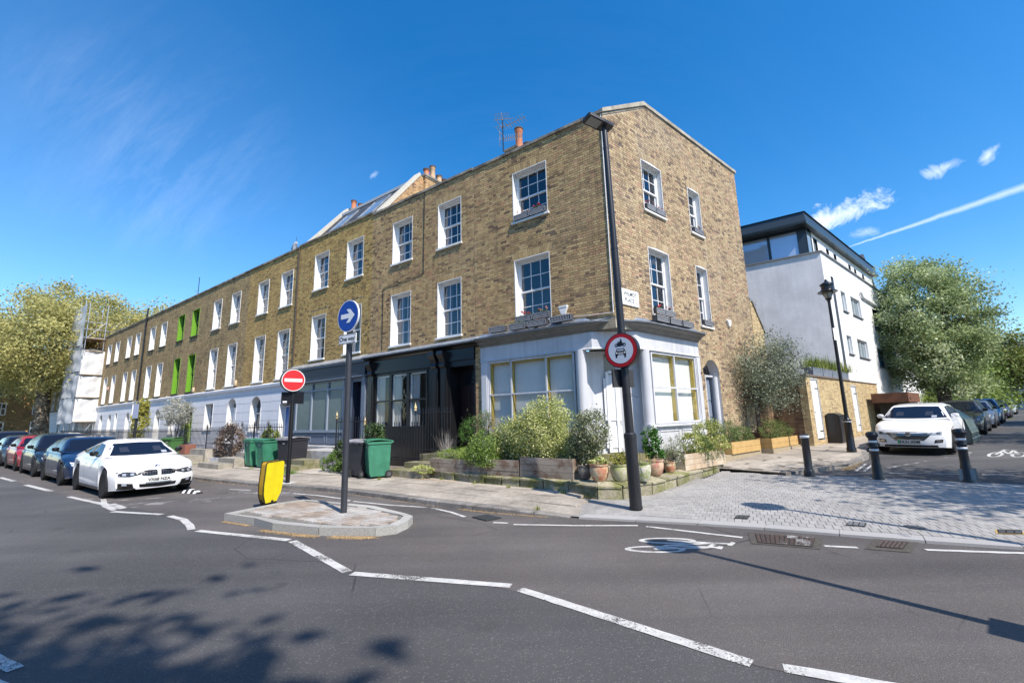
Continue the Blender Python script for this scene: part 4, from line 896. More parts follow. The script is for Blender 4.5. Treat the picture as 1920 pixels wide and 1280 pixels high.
# television aerials and a satellite dish
def aerial(label, M, kinds):
    r = thing('television_aerial', label, 'aerial', M, 'television aerials on the roofs')
    mb = MB(); mb.tube([(0, 0, 0), (0, 0, 1.45)], .022, 6); obj('mast', mb, M_bmetal, M, r)
    for z, az, n, L, w_ in kinds:
        mb = MB(); d = Vector((math.cos(az), math.sin(az), .12)).normalized(); p0 = Vector((0, 0, z)); mb.tube([p0 - d * .15, p0 + d * L], .014, 5); s_ = Vector((-d.y, d.x, 0))
        for i in range(n): p = p0 + d * (L * (i + .5) / n); mb.tube([p - s_ * w_, p + s_ * w_], .010, 4)
        s2 = p0 - d * .12; mb.tube([s2 + Vector((0, 0, .16)) - s_ * w_ * 1.2, s2 + Vector((0, 0, .16)) + s_ * w_ * 1.2], .016, 4); mb.tube([s2 + Vector((0, 0, -.16)) - s_ * w_ * 1.2, s2 + Vector((0, 0, -.16)) + s_ * w_ * 1.2], .012, 4)
        obj('antenna_array', mb, mat('aluminium', (.55, .56, .58), .35, metal=.8), M, r)
aerial('television aerial with several rod arrays beside the tall corner chimney pots', FA @ T(-4.98, 1.95, 12.0), [(1.05, R(10), 8, 1.0, .24), (.55, R(35), 9, .8, .2), (1.35, R(-60), 4, .4, .3)])
aerial('small stubby aerial on the parapet of the house with green windows', FA @ T(-29.9, .2, 10.3) , [(.28, R(100), 4, .4, .12)])
r = thing('satellite_dish', 'small pale satellite dish and rod on the parapet of the yellow brick house', 'satellite dish', FA @ T(-17.4, .4, 10.36), None)
mb = MB(); mb.tube([(0, 0, 0), (0, 0, .55)], .02, 6); mb.tube([(-.1, 0, .1), (-.1, 0, 1.0)], .01, 5); obj('mast', mb, M_bmetal, W[r.name], r)
mb = MB(); mb.lathe([(.02, 0), (.15, .02), (.28, .09), (.285, .1), (.15, .035)], n=18); obj('dish', mb, mat('grey_dish', (.4, .4, .42), .5), W[r.name] @ T(0, -.05, .38) @ Matrix.Rotation(R(80), 4, 'X'), r, smooth=True)
# ------------------------------------------------------------ shopfront of the second house (black)
def shop_box(mb, x0, x1, y0, y1, z0, z1, m=0): mb.box(x0, x1, y0, y1, z0, z1, m)
sh = MB()
sh.box(-10.42, -4.86, -.06, .0, 3.62, 4.02); sh.sweep([(0, 3.98), (.10, 4.0), (.16, 4.06), (.28, 4.10), (.30, 4.15), (0, 4.18)], [(-10.45, 0), (-4.62, 0)])
sh.box(-10.25, -6.2, -.09, -.0, 3.5, 3.62)
sf = obj('shopfront', sh, M_black, FA, H2)
mb = MB(); mb.sweep([(0, 4.16), (.31, 4.155), (.33, 4.12), (.34, 4.16), (.30, 4.20), (0, 4.34)], [(-10.5, 0), (-4.62, 0)]); obj('lead_flashing', mb, M_lead, FA, H2)
# brick piers
for u0, u1, H_ in ((4.60, 4.84, H2), (10.18, 10.46, H2)):
    mb = MB(); mb.box(-u1, -u0, 0, .3, .1, 4.0); p = obj('brick_pier', mb, M_mortar, FA, H_); mb = MB(); brick_quads(mb, brick_rects(-u1, -u0, .1, 3.98, []), 0); obj('brickwork', mb, M_brick, FA, p, kind='stuff')
# wall behind with openings: window u 7.05..9.95, door recess u 4.9..6.0
mb = MB(); wall(mb, -10.18, -4.84, .1, 3.62, [(-9.95, -7.05, 1.5, 3.42), (-6.0, -4.92, .1, 3.42)]); obj('shop_wall', mb, M_black, FA, H2)
wn = MB(); 
for a, b, c, d in ((-10.0, -9.93, 1.46, 3.46), (-7.12, -7.05, 1.46, 3.46), (-9.11, -8.98, 1.46, 3.46), (-8.13, -8.0, 1.46, 3.46), (-9.93, -7.12, 3.4, 3.46), (-10.05, -7.0, 1.40, 1.48)): wn.box(a, b, -.03, .1, c, d)
wn.box(-9.93, -7.12, -.02, .08, 2.40, 2.46)
wo = obj('shop_window', wn, M_black, FA, H2); M_clear = glass_mat('clear_shop_glass', (.9, .92, .92), .0)
for a, b in ((-9.93, -9.11), (-8.98, -8.13), (-8.0, -7.12)):
    for c, d in ((1.48, 2.40), (2.46, 3.4)):
        g = MB(); g.face([(a, .04, c), (b, .04, c), (b, .04, d), (a, .04, d)]); obj('pane', g, M_clear, FA, wo)
    link('curtain', curtain_mesh(a + .05, a + .42, 1.5, 3.38, .12, 4), FA, wo)
    mb = MB(); mb.box(a + .005, a + .05, .045, .11, 1.48, 3.4); mb.box(a, b, .045, .08, 3.34, 3.4); obj('inner_reveal', mb, M_white, FA, wo)
mb = MB(); mb.face([(-10.0, 1.8, 1.2), (-7.0, 1.8, 1.2), (-7.0, 1.8, 3.6), (-10.0, 1.8, 3.6)]); mb.face([(-10.0, .1, 1.2), (-10, 1.8, 1.2), (-10, 1.8, 3.6), (-10, .1, 3.6)]); mb.face([(-7, .1, 1.2), (-7, .1, 3.6), (-7, 1.8, 3.6), (-7, 1.8, 1.2)]); mb.face([(-10, .1, 3.6), (-10, 1.8, 3.6), (-7, 1.8, 3.6), (-7, .1, 3.6)]); obj('room', mb, M_room, FA, wo)
# pilasters with scrolled console brackets
for u_ in (6.62, 6.20, 10.15):
    mb = MB(); mb.box(-u_ - .14, -u_ + .14, -.10, 0, .4, 3.42); mb.box(-u_ - .17, -u_ + .17, -.13, 0, .4, .7); mb.box(-u_ - .08, -u_ + .08, -.12, -.09, .9, 3.2); pl = obj('pilaster', mb, M_black, FA, H2)
    c = MB(); c.prism([(-u_ - .13, 0, 3.98), (-u_ - .13, -.30, 3.98), (-u_ - .13, -.32, 3.86), (-u_ - .13, -.22, 3.74), (-u_ - .13, -.16, 3.6), (-u_ - .13, -.2, 3.5), (-u_ - .13, -.14, 3.42), (-u_ - .13, 0, 3.42)], (.26, 0, 0)); obj('console_bracket', c, M_black, FA, pl)
dr = MB(); d = .55; dr.face([(-6.0, 0, .1), (-6.0, d, .1), (-6.0, d, 3.42), (-6.0, 0, 3.42)]); dr.face([(-4.92, 0, .1), (-4.92, 0, 3.42), (-4.92, d, 3.42), (-4.92, d, .1)]); dr.face([(-6, 0, 3.42), (-6, d, 3.42), (-4.92, d, 3.42), (-4.92, 0, 3.42)]); dr.face([(-6, d, .1), (-4.92, d, .1), (-4.92, d, 3.42), (-6, d, 3.42)])
do = obj('door', dr, M_black, FA, H2, label='black panelled front door in a deep recess')
mb = MB(); mb.box(-5.92, -5.0, d - .05, d - .002, .75, 2.8); 
for a, b in ((-5.84, -5.50), (-5.42, -5.08)):
    for c, e in ((.9, 1.5), (1.62, 2.15), (2.25, 2.68)): mb.box(a, b, d - .07, d - .05, c, e)
obj('door_leaf', mb, mat('dark_red_brown_door', (.03, .012, .012), .3), FA, do)
mb = MB(); mb.box(-5.64, -5.60, d - .10, d - .07, 1.95, 2.05); mb.box(-5.9, -5.86, d - .10, d - .05, 1.68, 1.78); obj('door_furniture', mb, mat('brass', (.7, .6, .35), .3, metal=.9), FA, do)
mb = MB(); mb.face([(-5.75, d - .01, 2.9), (-5.15, d - .01, 2.9), (-5.15, d - .01, 3.3), (-5.75, d - .01, 3.3)]); obj('fanlight', mb, M_glass, FA, do)
# basement area lining and steps up to the black door
st = MB()
st2 = [(-6.45, -4.88, -2.22, -1.6, .30), (-6.35, -4.88, -1.6, -1.05, .46), (-6.3, -4.88, -1.05, .5, .66)]
stp = thing('stone_steps', 'worn mossy stone steps and slab leading up to the recessed black door', 'steps', FA @ T(-5.7, -1.2, .1), 'doorstep blocks along the terrace')
M_mossy = mat('mossy_stone', (.26, .23, .17), .9, col2=(.13, .13, .05), n1=2.4, n1r=(.4, .62), var=.25, vs=16, bump=.006, bs=24)
for x0, x1, y0, y1, z1 in st2: m = MB(); m.box(x0, x1, y0, y1, .05, z1, taper=.012); obj('step', m, M_mossy, FA, stp)

# ------------------------------------------------------------ shopfront of the third house (navy / slate blue)
mb = MB(); mb.box(-16.2, -10.46, -.16, 0, 3.52, 4.04); sf3 = obj('fascia_board', mb, M_navy, FA, H3)
mb = MB(); mb.box(-16.25, -10.44, -.24, -.0, 4.04, 4.14); mb.box(-16.22, -10.44, -.20, 0, 3.47, 3.52); obj('fascia_cornice', mb, M_slate, FA, H3)
mb = MB(); mb.sweep([(0, 4.14), (.26, 4.142), (.28, 4.12), (.28, 4.17), (0, 4.36)], [(-16.3, 0), (-10.5, 0)]); obj('lead_flashing', mb, mat('weathered_lead', (.20, .20, .19), .6, col2=(.33, .33, .33), n1=5, bump=.006, bs=12), FA, H3)
mb = MB(); wall(mb, -16.2, -10.46, .1, 3.5, [(-15.75, -12.0, 1.38, 3.44), (-11.45, -10.62, .75, 3.3)]); obj('shop_wall', mb, M_slate, FA, H3)
wn = MB()
for u_ in (15.72, 14.43, 13.18, 12.02): wn.box(-u_ - .04, -u_ + .04, -.06, .06, 1.38, 3.46)
wn.box(-15.76, -11.98, -.05, .05, 3.06, 3.13); wn.box(-15.8, -11.9, -.10, .06, 1.28, 1.38); wn.box(-15.76, -11.98, -.05, .05, 3.40, 3.46)
wo = obj('shop_window', wn, mat('slate_blue_light', (.24, .28, .34), .5), FA, H3)
M_film = mat('frosted_film_glass', (.13, .17, .165), .35, var=.1, vs=3)
for ua, ub in ((15.68, 14.47), (14.39, 13.22), (13.14, 12.06)):
    for c, d_ in ((1.38, 3.06), (3.13, 3.40)): g = MB(); g.face([(-ua, 0, c), (-ub, 0, c), (-ub, 0, d_), (-ua, 0, d_)]); obj('pane', g, M_film if c < 3 else mat('dull_glass', (.10, .12, .12), .15), FA, wo)
pn_ = MB(); pn_.box(-15.8, -11.9, -.05, 0, .75, 1.28)
for ua, ub in ((15.65, 14.5), (14.35, 13.25), (13.1, 12.1)):
    for q in ((-ua, -ub, .84, .88), (-ua, -ub, 1.16, 1.20), (-ua, -ua + .04, .84, 1.20), (-ub - .04, -ub, .84, 1.20)): pn_.box(q[0], q[1], -.075, -.05, q[2], q[3])
obj('stall_riser', pn_, M_slate, FA, H3)
mb = MB()
for u_ in (16.05, 11.75, 10.6): mb.box(-u_ - .11, -u_ + .11, -.12, 0, .5, 3.47)
obj('pilaster', mb, M_slate, FA, H3)
mb = MB(); d = .35; mb.face([(-11.45, d, .6), (-10.62, d, .6), (-10.62, d, 3.3), (-11.45, d, 3.3)]); mb.face([(-11.45, 0, .6), (-11.45, d, .6), (-11.45, d, 3.3), (-11.45, 0, 3.3)]); mb.face([(-10.62, 0, .6), (-10.62, 0, 3.3), (-10.62, d, 3.3), (-10.62, d, .6)]); mb.face([(-11.45, 0, 3.3), (-11.45, d, 3.3), (-10.62, d, 3.3), (-10.62, 0, 3.3)])
do = obj('door', mb, M_navy, FA, H3); mb = MB(); mb.box(-11.38, -10.69, d - .04, d - .003, .75, 2.75); mb.box(-11.3, -10.77, d - .06, d - .04, .9, 1.5); mb.box(-11.3, -10.77, d - .06, d - .04, 1.7, 2.6); obj('door_leaf', mb, mat('navy_door', (.02, .035, .08), .4), FA, do)
mb = MB(); mb.box(-11.68, -11.60, -.17, -.12, 2.02, 2.22); obj('entry_phone', mb, M_white, FA, H3)
# white rendered forecourt plinth, steps
pr_ = thing('forecourt_plinth', 'whitewashed plinth block below the slate-blue shop window', 'plinth', FA @ T(-12, -.9, .1))
mb = MB(); mb.box(-12.6, -9.6, -1.55, -.05, .06, .68, taper=.01); mb.box(-15.9, -11.9, -.5, -.05, .06, .75); obj('plinth_block', mb, mat('whitewashed_render', (.52, .51, .50), .85, col2=(.30, .29, .27), n1=3, var=.15), FA, pr_)
def steps(label, M, blocks, m=M_mossy):
    r = thing('stone_steps', label, 'steps', M, 'doorstep blocks along the terrace')
    for b in blocks: q = MB(); q.box(*b, taper=.01); obj('step', q, m, M, r)
    return r
steps('two mossy stone steps in front of the whitewashed plinth', FA @ T(-11.3, -2.3, .1), [(-.95, .85, -.62, .0, -.02, .17), (-.6, .75, -.1, .5, .0, .33)])
steps('two grey brick-edged steps left of the pair of green wheelie bins', FA @ T(-15.2, -2.9, .1), [(-.9, 1.0, -.75, .1, -.02, .17), (-.35, 1.1, -.25, .6, .0, .34), (-.1, 1.1, .3, 1.0, .1, .5)], M_stone)
steps('low grey steps beside the small terracotta planter', FA @ T(-19.6, -2.7, .1), [(-1.0, 1.0, -.5, .4, -.02, .3), (-.6, 1.2, .1, .8, .0, .55)], M_stone)

# ------------------------------------------------------------ iron railings, each baluster and spear its own piece
def railing(label, F, x0, x1, y, z0, z1, step=.135, gold=(), post=(), mid=None, extra=None, y1=None):
    r = thing('iron_railing', label, 'railing', F @ T(x0, y, z0), 'iron railings in front of the terrace')
    y1 = y if y1 is None else y1; n = max(2, int(round(math.hypot(x1 - x0, y1 - y) / step))); L = z1 - z0
    b = MB(); b.tube([(0, 0, 0), (0, 0, L - .10)], .011, 6); b.lathe([(.011, 0), (.022, .015), (.012, .03), (.026, .05), (.0, .15)], (0, 0, L - .12), 4, sy=.5); bm = make_mesh('baluster', b, [M_bmetal])
    for i in range(n + 1):
        t = i / n; link('baluster', bm, F @ T(x0 + (x1 - x0) * t, y + (y1 - y) * t, z0), r)
    a = Vector((x0, y, 0)); c = Vector((x1, y1, 0))
    for z in ((z1 - .16,) + ((z0 + .12,) if L > .9 else ()) + ((mid,) if mid else ())): mb = MB(); mb.tube([a + Vector((0, 0, z)), c + Vector((0, 0, z))], .014, 4); obj('rail', mb, M_bmetal, F, r)
    for t in post:
        mb = MB(); p = a.lerp(c, t); mb.tube([p + Vector((0, 0, z0 - .05)), p + Vector((0, 0, z1 - .05))], .024, 8); mb.lathe([(.03, 0), (.05, .03), (.02, .06), (.05, .10), (.0, .24)], (p.x, p.y, z1 - .08), 8); obj('post', mb, M_bmetal, F, r)
    for t in gold:
        mb = MB(); p = a.lerp(c, t); mb.lathe([(.025, 0), (.045, .02), (.028, .06), (.05, .09), (.03, .16), (.0, .28)], (p.x, p.y, z1 - .08), 8); obj('gilded_spearhead', mb, mat('pale_gold_paint', (.62, .47, .22), .5), F, r)
    return r
railing('black spear-topped railing in front of the black shop window', FA, -8.95, -6.05, -1.15, .35, 1.66, .12, gold=(0,), mid=.55)
railing('taller black handrail railing beside the steps to the black door', FA, -6.6, -5.05, -.95, .66, 2.07, .115, gold=(0,))
railing('short black railing with a gilded spearhead in front of the slate-blue shop', FA, -9.1, -7.25, -2.15, .62, 1.86, .13, gold=(0,), post=(0,), mid=.9)
railing('black spear railing in front of the blue door and arched stucco window', FA, -17.6, -13.9, -1.5, .55, 1.72, .145, post=(0, .33, .66), mid=.95)
railing('black railing gate in front of the leafy reddish bush', FA, -19.25, -16.5, -2.3, .14, 1.62, .12, post=(0, 1), mid=.9)
for k, (a, b, lab) in enumerate(((-21.4, -19.3, 'short black railing behind the olive green bin'), (-27.4, -21.5, 'black spear railing in front of the brown house right of the green-windowed one'), (-33.3, -27.5, 'black spear railing in front of the house with green reveals'), (-39.4, -33.4, 'black spear railing left of the yellow-leaved climber'), (-45.4, -39.5, 'black spear railing below the white downpipe'), (-51.0, -45.5, 'black spear railing beside the scaffold'))):
    railing(lab, FA, a, b, -2.3, .28, 1.6, .15, mid=.8)
mb = MB(); mb.box(-51, -16.4, -2.42, -2.2, .05, .3); obj('garden_plinth_wall', mb, mat('whitewashed_kerb', (.5, .5, .5), .85, var=.2), FA, label='long low whitewashed plinth under the railings of the stucco houses', cat='wall')

# ------------------------------------------------------------ the corner house
HC = thing('corner_house', 'three-storey stock brick corner house with a pale grey corner shopfront', 'house', FA @ T(0, 0, 0))
wA = [(1.93, 3.17, 7.78, 9.44), (1.94, 3.18, 4.52, 6.50)]
wB = [(1.78, 2.86, 7.79, 9.42, 3, 'seg'), (4.56, 5.34, 7.80, 9.42, 2, 'seg'), (1.79, 2.89, 4.55, 6.58, 3, 'seg'), (4.60, 5.34, 4.55, 6.58, 2, 'seg')]
hA = [(-b, -a, c, d, 'flat') for a, b, c, d in wA]; hB = [(a, b, c, d, 'seg') for a, b, c, d, n, t in wB] + [(4.50, 5.50, .55, 3.42, 'round')]
ZP = 10.28
mb = MB(); wall(mb, -4.86, 0, 3.95, ZP - .08, hA); ca = obj('wall', mb, M_mortar, FA, HC)
mb = MB(); wall(mb, 0, 8.72, 3.95, ZP - .08, [h for h in hB if h[2] > 4]); wall(mb, 4.15, 8.72, .2, 3.95, [h for h in hB if h[2] < 1]); mb.face([(.0, 0, ZP - .08), (8.72, 0, ZP - .08), (8.72, 0, 11.47), (2.15, 0, 11.47)])
cb = obj('wall', mb, mat('lime_mortar_light', (.46, .40, .31), .95, var=.2, vs=6), FB, HC)
# roof, rear walls, thickness of the gable parapet
mb = MB()
P0, P1, P2, P3 = A_(4.86, .3), A_(0, .3) , B_(8.72, 0), A_(4.86, 8.3)
inn = [A_(4.86, .3, 9.8), CO + nv * .3 + dB * .1 + Vector((0, 0, 9.8)), B_(8.7, -.3, 9.8), A_(4.86, 8.3, 9.8)]
mb.face(inn); a, b = B_(8.72, 0), A_(4.86, 8.3)
mb.face([(a.x, a.y, 0), (b.x, b.y, 0), (b.x, b.y, 11.47), (a.x, a.y, 11.47)]); obj('rear_wall', mb, M_bwall, I4, HC)
mb = MB(); mb.box(.25, 8.72, .24, .26, 9.6, 10.3); mb.face([(8.72, .26, 9.6), (2.0, .26, 9.6), (2.15, .26, 11.46), (8.72, .26, 11.46)]); obj('parapet_back', mb, M_bwall, FB, HC)
mb = MB(); coping(mb, -4.86, -.02, ZP); obj('coping', mb, M_cope, FA, HC)
mb = MB(); M_copeB = mat('pale_gable_coping', (.42, .39, .32), .9, col2=(.25, .22, .17), n1=3, var=.2)
mb.prism([(-.05, -.06, ZP - .1), (-.05, -.06, ZP + .02), (2.15, -.06, 11.58), (8.78, -.06, 11.58), (8.78, -.06, 11.46), (2.2, -.06, 11.46)], (0, .38, 0)); obj('gable_coping', mb, M_copeB, FB, HC)
mb = MB(); mb.prism([(-.03, -.02, ZP - .17), (-.03, -.02, ZP - .1), (2.18, -.02, 11.46), (8.75, -.02, 11.46), (8.75, -.02, 11.4), (2.22, -.02, 11.4)], (0, .02, 0)); obj('creasing_course', mb, M_cope, FB, HC)
def lay(F, w_obj, x0, x1, z0, z1, holes, clip, m_stuff, m_one, near):
    rc = brick_rects(x0, x1, z0, z1, holes, clip); rc.sort(key=lambda q: math.hypot(q[0] - near[0], q[2] - near[1])); meshes = {}
    for q in rc[:300]:
        w1 = max(.03, round((q[1] - q[0]) / .01) * .01)
        if w1 not in meshes:
            m1 = MB(); m1.raw([(-w1 / 2, 0, -.0325), (w1 / 2, 0, -.0325), (w1 / 2, 0, .0325), (-w1 / 2, 0, .0325), (-w1 / 2 + .001, -.011, -.0315), (w1 / 2 - .001, -.011, -.0315), (w1 / 2 - .001, -.011, .0315), (-w1 / 2 + .001, -.011, .0315)], [(4, 5, 6, 7), (0, 1, 5, 4), (1, 2, 6, 5), (2, 3, 7, 6), (3, 0, 4, 7)]); meshes[w1] = make_mesh('brick', m1, [m_one])
        link('brick', meshes[w1], F @ T((q[0] + q[1]) / 2, random.uniform(-.002, .0015), (q[2] + q[3]) / 2), w_obj)
    mb = MB(); brick_quads(mb, rc[300:], 0)
    for h in holes: arch_bricks(mb, h, 0)
    obj('brickwork', mb, m_stuff, F, w_obj, kind='stuff')
lay(FA, ca, -4.83, -.004, 4.25, ZP - .09, hA, None, M_brick, M_brick1, (0, 4.3))
lay(FB, cb, .004, 8.70, .2, 11.38, hB, lambda z: ((4.16, 8.70) if z < 4.2 else (.004 if z < ZP - .2 else .004 + (z - ZP + .2) * 1.72, 8.70)), M_brickB, M_brickB1, (0, 4.3))
for a, b, c, d in wA: window(HC, FA, -b, c, b - a, d - c, 3, 2, 2, curtain=None)
for a, b, c, d, n, t in wB: window(HC, FB, a, c, b - a, d - c, n, 2, 2, depth=.17, curtain=[(0, .3)] if n == 2 else None)
# small segmental heads filling over the side windows
mb = MB()
for a, b, c, d, n, t in wB:
    k = 10
    for i in range(k):
        xa, xb = a + (b - a) * i / k, a + (b - a) * (i + 1) / k; f_ = lambda x: .06 * (1 - ((x - (a + b) / 2) / ((b - a) / 2)) ** 2)
        mb.face([(xa, -.013, d), (xb, -.013, d), (xb, -.013, d + f_(xb)), (xa, -.013, d + f_(xa))])
obj('window_head', mb, M_white, FB, HC)
# arched side door
x, w_, z0, z1 = 4.50, 1.0, .62, 3.42; rr = .5; zs_ = z1 - rr; d = .32; mb = MB()
mb.face([(x, 0, z0), (x, d, z0), (x, d, zs_), (x, 0, zs_)]); mb.face([(x + w_, 0, z0), (x + w_, 0, zs_), (x + w_, d, zs_), (x + w_, d, z0)])
for i in range(14):
    a, b = math.pi * i / 14, math.pi * (i + 1) / 14; pa = (x + rr + rr * math.cos(a), zs_ + rr * math.sin(a)); pb = (x + rr + rr * math.cos(b), zs_ + rr * math.sin(b)); mb.face([(pa[0], 0, pa[1]), (pb[0], 0, pb[1]), (pb[0], d, pb[1]), (pa[0], d, pa[1])])
sd = obj('side_door', mb, mat('grey_render_reveal', (.5, .5, .52), .6), FB, HC)
mb = MB(); mb.box(x, x + w_, d - .12, d, zs_ - .04, zs_ + .02); mb.box(x, x + .08, d - .1, d, z0, zs_); mb.box(x + w_ - .08, x + w_, d - .1, d, z0, zs_); mb.tube([(x + w_ - .10, .12, z0), (x + w_ - .10, .12, zs_ - .04)], .09, 12); mb.tube([(x + .10, .12, z0), (x + .10, .12, zs_ - .04)], .09, 12); obj('door_frame', mb, M_greyw, FB, sd, smooth=40)
mb = MB(); mb.box(x + .08, x + w_ - .08, d - .03, d, z0, zs_ - .04)
for a, b in ((x + .16, x + w_ / 2 - .04), (x + w_ / 2 + .04, x + w_ - .16)):
    for c, e in ((z0 + .12, z0 + .62), (z0 + .95, z0 + 1.4), (z0 + 1.5, z0 + 2.05)): mb.box(a, b, d - .045, d - .03, c, e)
obj('door_leaf', mb, mat('blue_grey_door', (.19, .23, .30), .45), FB, sd)
mb = MB(); mb.box(x + w_ / 2 - .14, x + w_ / 2 + .14, d - .055, d - .04, z0 + .70, z0 + .84); obj('letter_plate', mb, M_black, FB, sd); mb = MB(); mb.box(x + w_ / 2 - .07, x + w_ / 2 + .07, d - .06, d - .054, z0 + .75, z0 + .79); obj('letter_slot', mb, M_white, FB, sd)
mb = MB(); mb.face([(x, d - .01, zs_), (x + w_, d - .01, zs_), (x + w_, d - .01, z1), (x, d - .01, z1)]); obj('fanlight', mb, M_glass, FB, sd)
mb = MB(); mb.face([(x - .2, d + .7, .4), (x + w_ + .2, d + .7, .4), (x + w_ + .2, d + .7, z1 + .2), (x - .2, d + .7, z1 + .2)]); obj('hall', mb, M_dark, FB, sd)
ln = thing('wall_lantern', 'small black wall lantern beside the arched side door', 'lantern', FB @ T(4.18, -.02, 3.02)); M = W[ln.name]
mb = MB(); mb.tube([(0, .0, -.1), (0, -.14, -.05), (0, -.16, .12)], .012, 6); mb.box(-.03, .03, -.01, .02, -.16, .1); obj('bracket', mb, M_black, M, ln); mb = MB(); mb.lathe([(.035, -.12), (.06, .03), (.075, .04), (.02, .10), (.01, .13)], (0, -.16, 0), 6); obj('lantern_head', mb, M_black, M, ln)
alarm(HC, FB, 6.58, 0, 4.84, mat('white_plastic', (.75, .75, .73), .4), tri=True); alarm(HC, FA, -1.45, -.12, 4.62, mat('white_plastic', (.75, .75, .73), .4), tri=True, txt='BANHAM')
# street name plate on the side wall
sp = obj('street_name_plate', (lambda m: (m.box(.28, 1.06, -.045, -.02, 4.62, 5.06), m)[1])(MB()), mat('white_enamel', (.78, .78, .76), .35), FB, label='white street name plate reading WILMOT PLACE beside the lamp column', cat='sign')
RX = Matrix.Rotation(R(90), 4, 'X')
for s_, sz, cx, cz in (('WILMOT', .150, .67, 4.93), ('PLACE', .150, .62, 4.755), ('NW1', .06, .965, 4.70)): lettering(s_, sz, M_black if s_ != 'NW1' else mat('dull_red_letters', (.35, .2, .18), .5), FB @ T(cx, -.046, cz) @ RX, sp, bold=.0015)
# ---- corner shopfront: frieze, cornice, lead, columns, windows, recessed entrance
path = [(lambda p: (p.x, p.y))(A_(4.60, -.04)), (lambda p: (p.x, p.y))(A_(.70, -.04)), (lambda p: (p.x, p.y))(B_(.80, .04)), (lambda p: (p.x, p.y))(B_(4.18, .04))]
mb = MB(); mb.sweep([(-.10, 3.45), (.03, 3.45), (.03, 3.47), (.0, 3.50), (.0, 3.92), (-.10, 3.92)], path); fz = obj('shop_frieze', mb, M_greyw, I4, HC)
# rounded corner for the projecting cornice
def rounded(pts, r, n=7):
    out = [pts[0]]
    for a, b, c in zip(pts, pts[1:], pts[2:]):
        a, b, c = Vector(a), Vector(b), Vector(c); d1 = (a - b).normalized(); d2 = (c - b).normalized(); p, q = b + d1 * r, b + d2 * r
        for i in range(n + 1): t = i / n; out.append(tuple(p.lerp(b, t).lerp(b.lerp(q, t), t)))
    return out + [pts[-1]]
pr = rounded(path, .42)
mb = MB(); mb.sweep([(-.05, 3.92), (.03, 3.92), (.05, 3.97), (.12, 4.0), (.16, 4.06), (.27, 4.10), (.29, 4.17), (-.05, 4.18)], pr); obj('shop_cornice', mb, M_cornice, I4, HC, smooth=30)
mb = MB(); mb.sweep([(-.05, 4.182), (.295, 4.172), (.31, 4.14), (.32, 4.18), (.05, 4.22), (-.0, 4.34), (-.35, 4.35)], pr); obj('lead_roll', mb, M_lead, I4, HC, smooth=30)
mb = MB(); c_ = [Vector((p[0], p[1], 0)) for p in pr]
for a, b in zip(c_, c_[1:]): mb.face([(CO.x + .2 * nv.x, CO.y + .2 * nv.y, 3.46), (a.x, a.y, 3.46), (b.x, b.y, 3.46)]); mb.face([(CO.x, CO.y, 4.25), (a.x, a.y, 4.19), (b.x, b.y, 4.19)])
for q in ((A_(1.5, -.05), B_(1.5, .05), B_(1.5, -1.0), A_(1.5, 1.0)),): mb.face([(v_.x, v_.y, 3.457) for v_ in q])
obj('soffit', mb, M_greyw, I4, HC)
def column(F, x, label=None, y=.02, rad=.145, z0=.70, plinth_at=1.43):
    mb = MB(); mb.lathe([(rad * 1.12, 0), (rad * 1.12, .10), (rad * 1.02, .14), (rad, .3), (rad * .99, 2.4), (rad * .97, 2.70), (rad * 1.0, 2.755)], (x, y, z0), 28); return obj('column', mb, M_greyw, F, HC, smooth=40)
column(FA, -1.08); column(FB, 1.22)
# left shop window (terrace side)
mb = MB(); mb.box(-4.58, -4.30, -.05, .06, .5, 3.45); mb.box(-4.54, -4.34, -.07, -.05, .6, 3.40); obj('pilaster', mb, M_greyw, FA, HC)
mb = MB(); mb.box(-4.30, -1.22, -.03, .05, .45, 1.30); mb.box(-4.32, -1.2, -.10, .05, 1.24, 1.31); obj('stall_riser', mb, M_greyw, FA, HC)
def shopwin(F, x0, x1, z0, z1, mull, trans, yellow):
    mb = MB(); d = .04
    for a, b, c, e in ((x0, x0 + .06, z0, z1), (x1 - .06, x1, z0, z1), (x0 + .06, x1 - .06, z1 - .06, z1), (x0 + .06, x1 - .06, z0, z0 + .05)): mb.box(a, b, -.03, .07, c, e)
    for m_ in mull: mb.box(m_ - .022, m_ + .022, -.03, .02, z0, z1)
    mb.box(x0, x1, -.032, .02, trans - .022, trans + .022)
    o = obj('shop_window', mb, M_greyw, F, HC); y = MB()
    for a, b, c, e in ([(x0 + .06, x0 + .10, z0 + .05, z1 - .06), (x1 - .10, x1 - .06, z0 + .05, z1 - .06), (x0 + .1, x1 - .1, z1 - .10, z1 - .06)] + [(m_ - .03, m_ + .03, z0 + .05, z1 - .06) for m_ in mull]): y.box(a, b, .022, .13, c, e)
    obj('inner_frame', y, yellow, F, o)
    xs = [x0 + .06] + list(mull) + [x1 - .06]
    for a, b in zip(xs, xs[1:]):
        for c, e in ((z0 + .05, trans), (trans, z1 - .06)): g = MB(); g.face([(a, 0, c), (b, 0, c), (b, 0, e), (a, 0, e)]); obj('pane', g, glass_mat('clean_shop_glass', (.93, .95, .95), .0) if 'clean_shop_glass' not in bpy.data.materials else bpy.data.materials['clean_shop_glass'], F, o)
    b_ = MB(); 
    for i, (a, b) in enumerate(zip(xs, xs[1:])): b_.box(a + .03, b - .03, .14 + .004 * i, .15 + .004 * i, z0 + .05, z1 - .06)
    obj('roller_blind', b_, M_blind, F, o); b2 = MB(); b2.face([(x0, .3, z0), (x1, .3, z0), (x1, .3, z1), (x0, .3, z1)]); obj('backing', b2, mat('shop_back', (.3, .3, .3), .9), F, o); return o
shopwin(FA, -4.30, -1.26, 1.31, 3.44, (-3.42, -2.18), 2.40, M_yellowframe)
